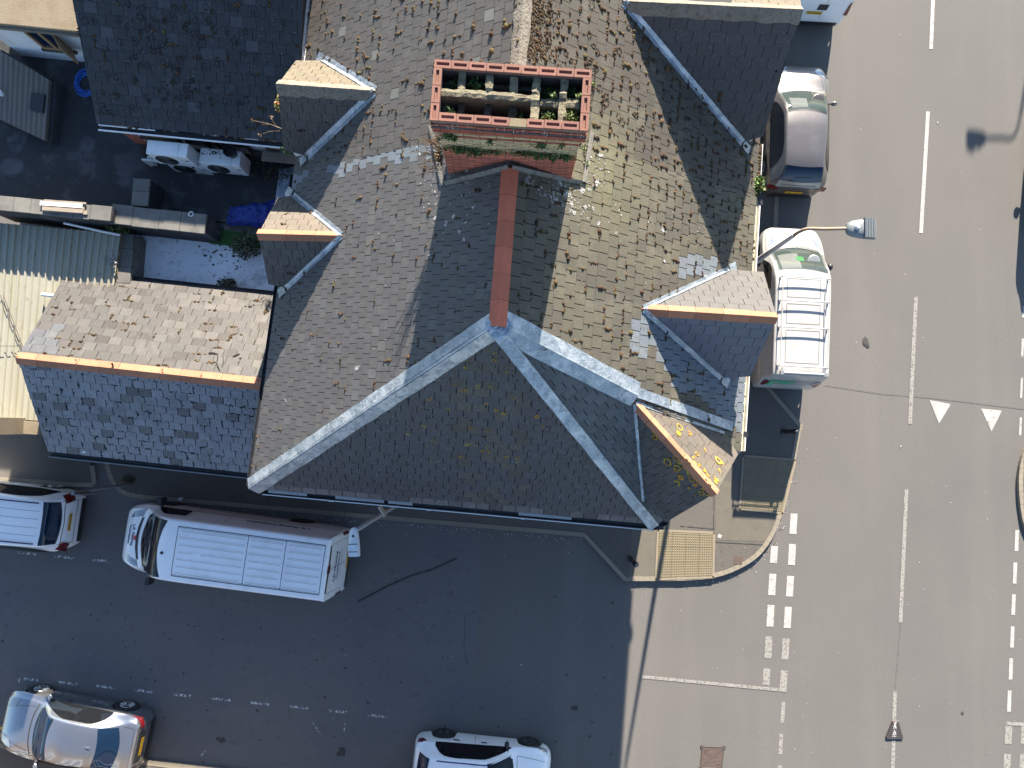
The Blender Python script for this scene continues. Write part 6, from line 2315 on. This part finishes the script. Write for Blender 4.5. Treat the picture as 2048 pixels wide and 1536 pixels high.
t1 = text('green', .62, lambda u, v: rear_text2(u * .50 + .07, v), 'green_print', gv, 'door_lettering', .014, 'RIGHT')
t2 = text('brick', .62, lambda u, v: rear_text2(u * .50 + .09, v), 'grey_print', gv, 'door_lettering', .006, 'LEFT')
g = MB(); g.grid([[rear_text2(-.45 + .9 * i / 6, -.24 + dz, .012) for dz in (-.01, .01)] for i in range(7)]); obj('door_handle_strip', g, M['black_plastic'], gv)

# (c) white van at the top edge (tail in view)
loc_, rz_, L0 = place((1640, -275), (1622, 47), .6, .3)
tv = thing('parked_van', 'white van tail at the top edge, parked beyond the grey car', 'van', loc=loc_, rz=rz_)
Bt = van_body(L0, 1.80, 1.84, .74, 1.08, .185, .33, (.19, .80), .31, gyr=.84)
finish(tv, Bt, 'white_van', rim='rim_dark', spokes=6)
g = Bt.ptop(.190, .318, .74, .68, .036, .018); obj('windscreen', g, M['glass_dark'], tv, smooth='all')
for sg in (-1, 1):
    obj('tail_light', Bt.prear(sg * .76, sg * .87, .75, 1.25, .016, nu=3), M['red_lens'], tv)
sm_ = MB(); Bt.ltop([(.962, -.6), (.965, 0), (.962, .6)], .012, sm_); Bt.ltop([(.970, -.1), (.998, -.1)], .012, sm_, off=.012); Bt.ltop([(.986, -.2), (.986, .1)], .03, sm_, off=.014)
obj('panel_gap', sm_, M['seam'], tv)
plate(tv, lambda u, v, o: Bt.rear(u + .12, .80 + v, .012 + o), .46, .11)
obj('bumper', Bt.prear(-.74, .74, .26, .42, .016, nz=1), M['rim_dark'], tv)

# car beyond the right edge, known by its shadow
fv = at(2146, 195, .5); rv = at(2132, 468, .5)
oc = thing('parked_car', 'car just outside the right edge whose shadow falls onto the road', 'car', loc=((fv[0] + rv[0]) / 2, (fv[1] + rv[1]) / 2, 0), rz=math.atan2(*(fv - rv)[1::-1]))
Bo = hatch_body(4.2, 1.74, 1.52)
finish(oc, Bo, 'grey_car'); hatch_glass(oc, Bo, 1.5, .92, .26, .43, .84, .955, .70, 1.74); mirror(oc, Bo, .33, .95, 'grey_car')

# ================================================================== street furniture and small things
def street_lamp(name, label, base_px, top_px, ztop, arm, head_len, head_w, kind, group=None):
    p = at(*base_px, .1)
    t = thing(name, label, 'street lamp', loc=tuple(p))
    return t, p


# lamp with bent arm above the works van
bp = at(1414, 590, 0.1); tp = at(1592, 468, 6.5)
lp = thing('street_lamp', 'tall grey street lamp with bent rusty arm reaching over the white works van', 'street lamp', loc=(bp[0], bp[1], .1), group='street lamps by the road')
g = MB(); g.tube([(0, 0, 0), (0, 0, 1.2)], .105, 14); g.tube([(0, 0, 1.2), (0, 0, 1.3)], [.105, .08], 14, False)
off = tp - np.array([bp[0], bp[1], 0]); off[2] = 0
g.tube([(0, 0, 1.3), (off[0] * .5, off[1] * .5, 3.8), (off[0], off[1], 6.3)], [.08, .070, .045], 12)
obj('pole', g, M['lamp_pole'], lp, smooth=True)
g = MB()
he = at(1692, 457, 6.72) - np.array([bp[0], bp[1], 0])
pts = [np.array([off[0], off[1], 6.2]), np.array([off[0] + .03, off[1] + .02, 6.48]), np.array([off[0] + .16, off[1] + .05, 6.62]), np.array([he[0] - .45, he[1] - .01, 6.62]), np.array([he[0] + .02, he[1], 6.62])]
g.tube([Vector(p) for p in arc(pts, 4)], .036, 10)
obj('lamp_arm', g, M['rust'], lp, smooth=True)


def lamp_head(parent, p, ax, L, W, m, fins, zb):
    """tapered luminaire: neck at p, running along ax"""
    ax = np.asarray(ax, float); ax /= np.linalg.norm(ax); sd = np.array([-ax[1], ax[0], 0])
    secs = [(0, .16, .05), (.06, .30, .08), (.22, .40, .10), (.5, .47, .11), (.75, .50, .095), (1, .50, .06)]
    G = []
    for t, w_, h_ in secs:
        row = []
        for k in range(13):
            an = math.pi * k / 12
            row.append(p + ax * L * t + sd * (W * w_ * math.cos(an)) + np.array([0, 0, h_ * (math.sin(an) ** .7) - .0]))
        row += [p + ax * L * t - sd * W * w_ + np.array([0, 0, -.03]), p + ax * L * t + sd * W * w_ + np.array([0, 0, -.03])]
        G.append(row + row[:1])
    mb = MB(); mb.grid(G); n = len(G[0]) - 1
    mb.add(G[0][:n], [tuple(range(n))]); mb.add(G[-1][:n], [tuple(range(n))[::-1]])
    h = obj('lamp_head', mb, M[m], parent, smooth=True, fixn=True)
    if fins:
        f = MB()
        for k in range(7):
            t = .56 + .062 * k
            c0 = p + ax * L * t
            f.obox(c0 - sd * W * .49, sd * W * .98, ax * .018, np.array([0, 0, .15 - .008 * k]))
        obj('cooling_fins', f, M['lamp_grey'], h, fixn=True)
        s_ = MB(); s_.lathe([(.05, 0), (.05, .05), (.035, .075), (.01, .082)], 12, p + ax * L * .30 + np.array([0, 0, .09])); obj('photocell', s_, M['lamp_pale'], h, smooth=True)
    else:
        s_ = MB(); s_.obox(p + ax * L * .56 - sd * W * .43 + np.array([0, 0, .04]), ax * L * .40, sd * W * .86, np.array([0, 0, .085])); obj('gear_cover', s_, M[m], h, fixn=True, bevel=.012)
        s_ = MB()
        for t in (.54, .80):
            s_.obox(p + ax * L * t - sd * W * .42 + np.array([0, 0, .118 if t < .6 else .126]), ax * .012, sd * W * .84, np.array([0, 0, .004]))
        s_.lathe([(.03, 0), (.026, .012)], 10, p + ax * L * .27 + np.array([0, 0, .095]))
        obj('cover_seam', s_, M['seam'], h, fixn=True)
    gl = MB(); gl.obox(p + ax * L * .35 - sd * W * .36 + np.array([0, 0, -.045]), ax * L * .58, sd * W * .72, np.array([0, 0, .014])); obj('lamp_glass', gl, M['clear_lens'], h, fixn=True)
    return h


lamp_head(lp, np.array([he[0], he[1], 6.62]), (1, -.03, 0), .60, .42, 'lamp_grey', True, 0)
# the lamp beyond the top right corner, seen by its shadow
hs = at(1952, 281, 0)
k_ = (6.75 / math.tan(SUN_EL))
hp = hs + np.array([SUN_DIR.x, SUN_DIR.y, 0]) * k_
lp2 = dup(lp, (hp[0] + (he[0] + .3), hp[1] + he[1], .1), math.pi, 'street lamp beyond the top edge whose bent shadow lies on the road', 'street lamps by the road')

# lamp post by the contractor's van, pale head
bp = at(806, 1001, .1); tp = at(714, 1060, 6.05)
lq = thing('street_lamp', 'pale flat-headed street lamp hanging over the tail of the contractor van', 'street lamp', loc=(bp[0], bp[1], .1))
g = MB(); g.tube([(0, 0, 0), (0, 0, 1.1)], .08, 12)
off = tp - np.array([bp[0], bp[1], 0])
g.tube([(0, 0, 1.1), (off[0] * .5, off[1] * .5, 3.5), (off[0], off[1], 6.0)], [.06, .05, .042], 10)
obj('pole', g, M['lamp_pole'], lq, smooth=True)
lamp_head(lq, np.array([off[0] - .05, off[1] + .06, 6.02]), (.03, -1, 0), .60, .235, 'lamp_pale', False, 0)
g = MB(); c0 = off * .55; c0[2] = 3.6
a_ = at(756, 1014, 3.7) - np.array([bp[0], bp[1], 0]); b_ = at(768, 1034, 3.7) - np.array([bp[0], bp[1], 0])
d = (b_ - a_); d[2] = 0
n_ = np.array([-d[1], d[0], 0]); n_ /= np.linalg.norm(n_)
g.obox(np.array([a_[0], a_[1], 3.35]), d, n_ * .04, np.array([0, 0, .32]))
obj('pole_sign', g, M['cream_upvc'], lq, fixn=True)

# leaning sign post at the side entrance
b0 = at(262, 967, .1); t0 = at(145, 986, 2.95)
sp = thing('sign_post', 'grey post with its sign seen edge-on beside the white estate car', 'sign post', loc=(b0[0], b0[1], .1))
d = t0 - b0
g = MB(); g.tube([(0, 0, 0), (d[0] * .5, d[1] * .5, 1.42), (d[0], d[1], 2.85)], .038, 10); obj('pole', g, M['galv'], sp, smooth=True)
g = MB(); g.obox((d[0] - .06, d[1] - .05, 2.15), (.30, -.03, 0), (.002, .022, 0), (0, 0, .68)); obj('sign_plate', g, M['galv'], sp, fixn=True)
g = MB()
leaves(g, b0 + np.array([-.05, .1, .05]), (.22, .14, .06), 90, .06, [(.03, .05, .015), (.05, .06, .02), (.09, .07, .03)])
wo = obj('weeds', g, M['leaf'], None); tag(wo, 'small dark weeds growing round the foot of the sign post', 'weeds')

# bollards
bo = thing('bollard', 'black bollard at the kerb corner in the shade beside the works van', 'bollard', loc=tuple(at(1567, 863, .1)), group='black bollards on the pavement')
g = MB(); g.lathe([(.085, 0), (.085, .08), (.065, .10), (.065, .78), (.082, .80), (.082, .86), (.06, .90), (.075, .94), (.06, 1.0), (.02, 1.03)], 16); obj('post', g, M['black_plastic'], bo, smooth=True)
g = MB(); g.lathe([(.0665, .62), (.0665, .72)], 16); obj('reflective_band', g, M['grille'], bo, smooth=True)
g = MB(); g.lathe([(.045, 1.01), (.03, 1.045), (.01, 1.05)], 12); obj('cap', g, M['lamp_grey'], bo, smooth=True)
dup(bo, tuple(at(1261, 1117, .1)), 0, 'black bollard on the sunlit edge beside the larger buff tactile paving', 'black bollards on the pavement')

# iron covers and the rubber wedge
def tex_cover(name, label, px4, m, rows, cols, z0=.004, h=.012, edge=True, diag=False):
    c4 = [at(x, y, z0) for x, y in px4]
    f = lambda u, v: (c4[0] * (1 - u) + c4[1] * u) * (1 - v) + (c4[3] * (1 - u) + c4[2] * u) * v
    t = thing(name, label, 'cover' if 'cover' in name else 'ramp', base=tuple(sum(c4) / 4))
    g = MB(); g.prism([p - UPX * .01 for p in c4[::-1]], [p + UPX * h for p in c4[::-1]]); obj('plate', g, M[m], t, fixn=True)
    g = MB()
    for i in range(cols):
        for j in range(rows):
            u, v = (i + .5) / cols, (j + .5) / rows
            if diag and abs(u + v - 1) < .06:
                continue
            g.lathe([(.014, 0), (.010, .006)], 5, f(u, v) + UPX * h)
    obj('studs', g, M['iron' if m == 'iron_dark' else m], t)
    return t, f, h


t, f, h = tex_cover('drain_cover', 'square rusty drain cover with a diagonal joint at the bottom edge', [(1404, 1493), (1448, 1494), (1443, 1537), (1401, 1535)], 'iron', 16, 16, diag=True)
g = MB()
for a_, b_ in (((0, 0), (1, 0)), ((1, 0), (1, 1)), ((1, 1), (0, 1)), ((0, 1), (0, 0)), ((0, 1), (1, 0))):
    g.tube([f(*a_) + UPX * h, f(*b_) + UPX * h], .012, 5)
for q in ((0, 0), (1, 0), (0, 1), (1, 1)):
    g.lathe([(.055, 0), (.05, h + .008)], 10, f(*q))
for q in ((.2, .2), (.8, .85)):
    g.tube([f(*q) + UPX * (h + .004) + np.array([.05 * math.cos(a), .05 * math.sin(a), 0]) for a in np.linspace(0, 6.28, 13)], .007, 5)
for q in ((.35, .38), (.62, .7)):
    g.lathe([(.03, 0), (.02, .004)], 8, f(*q) + UPX * (h + .003))
obj('frame', g, M['iron_dark'], t)
tex_cover('pavement_cover', 'small square red-brown cover set in the pavement corner', [(1468, 1112), (1486, 1112), (1484, 1129), (1467, 1128)], 'iron', 4, 4, z0=.101, h=.010)
wd = thing('rubber_wedge', 'dark studded trapezoid road hump with a white stripe on the centre line', 'road hump', base=tuple(at(1788, 1458, 0)))
q4 = [at(x, y, .006) for x, y in ((1784, 1440), (1797, 1440), (1807, 1474), (1806, 1478), (1771, 1478), (1770, 1474))]
ctr = sum(q4) / 6
g = MB(); g.prism([p - UPX * .01 for p in q4[::-1]], [p * .9 + ctr * .1 + UPX * .04 for p in q4[::-1]]); obj('wedge', g, M['iron_dark'], wd, fixn=True)
g = MB()
for j in range(9):
    v = (j + .5) / 9
    y = 1442 + 34 * v; hw = 6 + 11.5 * v
    n_ = int(3 + 6 * v)
    for i in range(n_):
        x = 1790 - 1.5 * v + hw * (-1 + 2 * (i + .5) / n_)
        g.lathe([(.022, 0), (.014, .012)], 5, at(x, y, .045))
obj('studs', g, M['rubber'], wd)
g = MB(); s4 = [at(x, y, .0475) for x, y in ((1788, 1444), (1793, 1444), (1792, 1474), (1785, 1474))]
g.add(s4, [(3, 2, 1, 0)]); obj('white_stripe', g, mat('wedge_paint', (.62, .60, .56), .8, wear=(16, .42, .5)), wd)

# air conditioners
def ac_unit(px, ztop, label, rz, w=.98, dth=.34, h=.66):
    p = at(*px, ztop)
    t = thing('air_conditioner', label, 'air conditioner', loc=(p[0], p[1], ztop - h), rz=rz, group='outdoor air conditioner units')
    g = MB(); g.box(-w / 2, w / 2, -dth / 2, dth / 2, 0, h); obj('casing', g, M['casing'], t, fixn=True, bevel=.018)
    c_ = MB()
    r = h * .40; x0 = -w * .14
    m = 24
    ringp = [(x0 + r * math.cos(2 * math.pi * k / m), -dth / 2 - .006, h * .5 + r * math.sin(2 * math.pi * k / m)) for k in range(m)]
    c_.add(ringp, [tuple(range(m))])
    fo = obj('fan', c_, M['grille'], t, fixn=False)
    l_ = MB()
    for k in range(8):
        rr = r * (k + 1) / 8.2
        l_.tube([(x0 + rr * math.cos(a), -dth / 2 - .014, h * .5 + rr * math.sin(a)) for a in np.linspace(0, 2 * math.pi, 25)], .005, 4, False)
    for k in range(10):
        a = math.pi * 2 * k / 10
        l_.tube([(x0, -dth / 2 - .016, h * .5), (x0 + r * math.cos(a), -dth / 2 - .012, h * .5 + r * math.sin(a))], .005, 4)
    obj('fan_guard', l_, M['rim_dark'], fo)
    s_ = MB()
    s_.box(w / 2 - .22, w / 2 - .215, -dth / 2 - .002, dth / 2 - .03, .02, h + .0025)
    s_.box(w / 2 - .16, w / 2 - .06, -dth / 2 - .004, -dth / 2 + .01, h * .55, h * .62)
    obj('panel_gap', s_, M['seam'], t)
    f_ = MB()
    for x in (-w * .35, w * .35):
        f_.box(x - .03, x + .03, -dth / 2 - .02, dth / 2 + .08, -.05, -.001)
    obj('feet', f_, M['grille'], t)
    return t


arz = math.atan2(ed[1], ed[0])
ac_unit((334, 297), 4.7, 'white air conditioner fixed highest on the wall, left of the pot', arz)
ac_unit((370, 316), 4.0, 'white air conditioner half hidden below and in front of the upper left unit', arz)
a3 = ac_unit((440, 314), 4.3, 'white air conditioner with a black pot and dirt on its top', arz, w=1.0, dth=.38)
pp_ = at(466, 308, 4.31)
pt = thing('plant_pot', 'black plastic pot standing on the right air conditioner', 'pot', loc=tuple(pp_))
g = MB(); g.lathe([(.11, 0), (.145, .20), (.16, .20), (.16, .235), (.14, .235), (.12, .12), (.02, .12)], 20); obj('pot', g, M['black_plastic'], pt, smooth=True)
g = MB(); g.lathe([(.128, .13), (.06, .15), (.01, .145)], 14); obj('soil', g, M['soot'], pt)
g = MB()
for _ in range(46):
    x, y = random.gauss(432, 12), random.gauss(305, 4)
    lump(g, at(x, y, 4.305), UPX, np.array([1., 0, 0]), np.array([0, 1., 0]), uni(.008, .02), [(.02, .02, .018), (.05, .035, .02)])
dd = obj('dirt_crumbs', g, M['moss'], None, smooth='all'); dd['kind'] = 'stuff'
# bracket frame and stone block beside them
g = MB(); q0 = at(285, 322, 3.8)
g.obox(q0, ed * .55, UPX * .05, un * .05); g.obox(q0 - UPX * .4, ed * .06, UPX * .4, un * .06); g.obox(q0 + ed * .1 - UPX * .3, ed * .12, un * .14, UPX * .3)
bk_ = obj('bracket', g, M['casing'], None, fixn=True); tag(bk_, 'white metal bracket left of the lower air conditioner', 'bracket')

# planks on the parapet
pk = thing('plank_stack', 'stack of weathered planks with one pale painted board on the narrow parapet', 'planks', base=tuple(at(132, 414, 4.5)))
a_, b_ = at(88, 412, 4.5), at(172, 418, 4.5)
d = (b_ - a_) / np.linalg.norm(b_ - a_); n_ = np.array([-d[1], d[0], 0]); l0 = np.linalg.norm(b_ - a_)
zz_ = .005
for k, (o1, o2, s0, s1, m) in enumerate(((-.14, -.04, .04, 1.06, 'timber'), (-.03, .07, -.02, .98, 'timber'), (.075, .16, .03, 1.0, 'timber'), (-.12, -.02, .0, .97, 'timber'), (.0, .11, -.06, .94, 'casing'), (.10, .15, .02, 1.02, 'timber'))):
    lev = .005 if k < 3 else .036
    g = MB(); g.obox(a_ + d * l0 * s0 + n_ * o1 + UPX * lev, d * l0 * (s1 - s0), n_ * (o2 - o1 - .006), UPX * .028)
    obj('plank', g, M[m], pk, fixn=True)

# blue tarpaulin
tx = MB(); c4 = [at(x, y, 3.41) for x, y in ((460, 414), (556, 402), (552, 456), (453, 450))]
n1, n2 = 34, 18; G = []
for i in range(n1 + 1):
    row = []
    for j in range(n2 + 1):
        u, v = i / n1, j / n2
        p = (c4[0] * (1 - u) + c4[1] * u) * (1 - v) + (c4[3] * (1 - u) + c4[2] * u) * v
        e = min(u, 1 - u, v, 1 - v)
        hh = .10 * min(1, e * 6) + .085 * abs(fnoise(u * 6, v * 4, 1.3, 3)) * min(1, e * 8) + .03 * fnoise(u * 14, v * 11, 1.2, 8) * min(1, e * 8)
        row.append(p + UPX * (.02 + hh) + np.array([.05 * fnoise(v * 7, u * 3, 1, 2), .05 * fnoise(u * 8, v * 3, 1, 5), 0]) * (1 if e == 0 else .5))
    G.append(row)
tx.grid(G); to_ = obj('tarpaulin', tx, M['tarp'], None, smooth='all'); tag(to_, 'crumpled blue tarpaulin lying on the dark felt roof', 'tarpaulin')
# hose coil
hm = MB()
for k in range(5):
    r = .17 + .03 * k; z = 3.43 + .02 * (k % 3)
    c0 = at(172, 166, z)
    hm.tube([c0 + np.array([r * 1.05 * math.cos(a) + uni(-.012, .012), r * 1.25 * math.sin(a), .02 * math.sin(a * 2 + k)]) for a in np.linspace(0, 6.5, 30)], .017, 6)
ho = obj('hose', hm, M['hose'], None, smooth='all'); tag(ho, 'coiled bright blue hose half hidden below the rear wing verge', 'hose')
# ring on the coping, cable tie
g = MB(); c0 = at(382, 428, 4.32)
g.tube([c0 + np.array([.055 * math.cos(a), .055 * math.sin(a), 0]) for a in np.linspace(.6, 6.6, 16)], .014, 6)
rg_ = obj('plastic_ring', g, M['casing'], None, smooth='all'); tag(rg_, 'white plastic ring lying on the wide stone coping', 'ring')
# shrubs by the white yard
g = MB(); leaves(g, at(492, 492, 3.5), (.40, .34, .38), 560, .075, [(.045, .060, .022), (.06, .075, .03), (.09, .085, .04), (.03, .04, .018)])
g.tube([at(492, 492, 3.1), at(490, 492, 3.5)], .02, 5, col=(.1, .07, .04))
s1_ = thing('shrub', 'dull green shrub growing over the white yard beside the artificial grass', 'shrub', base=tuple(at(492, 492, 3.15))); obj('foliage', g, M['leaf'], s1_)
g = MB(); leaves(g, at(455, 566, 3.25), (.26, .12, .15), 200, .06, [(.05, .07, .02), (.09, .09, .03)]); s2_ = obj('weeds', g, M['leaf'], None); tag(s2_, 'low weeds along the annexe gutter at the white yard', 'weeds')
g = MB(); leaves(g, at(240, 458, 3.9), (.34, .13, .18), 210, .07, [(.05, .075, .02), (.08, .10, .03)]); s2_ = obj('weeds', g, M['leaf'], None); tag(s2_, 'green weeds behind the corrugated roof below the stone coping', 'weeds')
g = MB(); leaves(g, at(545, 345, 3.5), (.55, .3, .10), 200, .06, [(.03, .045, .02), (.06, .045, .03), (.05, .06, .03)]); s2_ = obj('dead_leaves', g, M['leaf'], None); s2_['kind'] = 'stuff'
g = MB()
for _ in range(80):
    x, y = random.gauss(445, 22), random.gauss(512, 16)
    lump(g, at(x, y, 3.155), UPX, np.array([1., 0, 0]), np.array([0, 1., 0]), uni(.008, .03), [(.12, .09, .06), (.2, .16, .11), (.07, .05, .04)])
gg = obj('grit', g, M['moss'], None, smooth='all'); gg['kind'] = 'stuff'

# litter, gum and chippings on the roads
g = MB(); gb = MB()
for _ in range(170):
    x, y = uni(600, 2048), uni(0, 1536)
    if 560 < x < 1530 and y < 1060 and not (y > 1060):
        continue
    splat(g, at(x, y, .016 if not (1240 < x < 1590 and 850 < y < 1165) else .118), UPX, uni(.005, .012) if rnd() < .95 else uni(.016, .026))
for _ in range(80):
    x, y = uni(0, 1240), uni(1090, 1536)
    splat(g, at(x, y, .016), UPX, uni(.004, .009) if rnd() < .95 else uni(.012, .022))
for _ in range(420):
    t = uni(0, 1); x = 330 + 840 * t; y = 1003 + 73 * t + abs(random.gauss(0, 5)) + 2
    splat(g if rnd() < .5 else gb, at(x, y, .016), UPX, uni(.004, .014))
for _ in range(160):
    a_ = KW[random.randrange(6, 46)]
    p = np.array([a_[0] + abs(random.gauss(0, .12)), a_[1] - abs(random.gauss(0, .12)), .016])
    splat(g if rnd() < .4 else gb, p, UPX, uni(.004, .016))
lt = struct('litter', g, M['paper']); lt['kind'] = 'stuff'
for _ in range(150):
    x, y = uni(0, 1240), uni(1180, 1536)
    splat(gb, at(x, y, .0165), UPX, uni(.01, .035))
for x, y, r in ((1733, 687, .12), (1150, 1416, .07), (1925, 1425, .04), (1375, 1085, .0), (443, 1480, .09), (682, 1505, .12)):
    if r:
        splat(gb, at(x, y, .0165), UPX, r)
lt = struct('oil_spots', gb, M['tar']); lt['kind'] = 'stuff'
pa = MB(); pa.slab([at(*q, .12)[:2] for q in ((1438, 1068), (1444, 1071), (1441, 1077), (1435, 1074))][::-1], .106, .112)
po_ = obj('paper_scrap', pa, M['paper'], None); tag(po_, 'white paper scrap on the pavement beside the tactile paving', 'litter')
pa = MB(); pa.slab([at(*q, .12)[:2] for q in ((357, 996), (367, 994), (365, 1001), (358, 1001))][::-1], .106, .16)
po_ = obj('plastic_bag', pa, M['lamp_pale'], None, fixn=True, bevel=.01); tag(po_, 'pale crumpled bag on the kerb above the contractor van bonnet', 'litter')

# ================================================================== terrace across the side street: lights and mirrors the shaded side
ob = thing('opposite_terrace', 'sunlit brick terrace across the side street, mirrored in the silver car', 'house', base=(-4, -15, 0))
fa0, fa1 = np.array([-17.5, -10.75, 0]), np.array([1.0, -12.75, 0])
fd = (fa1 - fa0) / np.linalg.norm(fa1 - fa0); fn = np.array([-fd[1], fd[0], 0])
g = MB(); g.obox(fa0 - fn * 7, fa1 - fa0, fn * 7, UPX * 5.2); obj('wall', g, mat('sooty_brick', (.085, .062, .05), .9, layers=[(3, 5, .45, .7, (.06, .045, .038), .7)]), ob, fixn=True)
rz0, rz1 = fa0 - fn * 3.5 + UPX * 7.6, fa1 - fn * 3.5 + UPX * 7.6
g = MB()
for e0_, e1_ in ((fa0 + fn * .2 + UPX * 5.15, fa1 + fn * .2 + UPX * 5.15), (fa0 - fn * 7.2 + UPX * 5.15, fa1 - fn * 7.2 + UPX * 5.15)):
    deck(g, [rz0, rz1, e1_, e0_], plane3(rz0, rz1, e0_)[1], .1)
obj('roof', g, mat('plain_slate', (.10, .095, .09), .6, layers=[(3, 4, .45, .7, (.07, .065, .06), .6)]), ob, fixn=True)
for k in range(7):
    for z0, z1 in ((.7, 2.2), (3.0, 4.4)):
        window(ob, fa1, fa0, .08 + .14 * k, 1.1, z0, z1)

for o in bpy.data.objects:
    if o.parent is None and o.type == 'MESH' and 'label' not in o and 'kind' not in o:
        print('UNTAGGED', o.name)
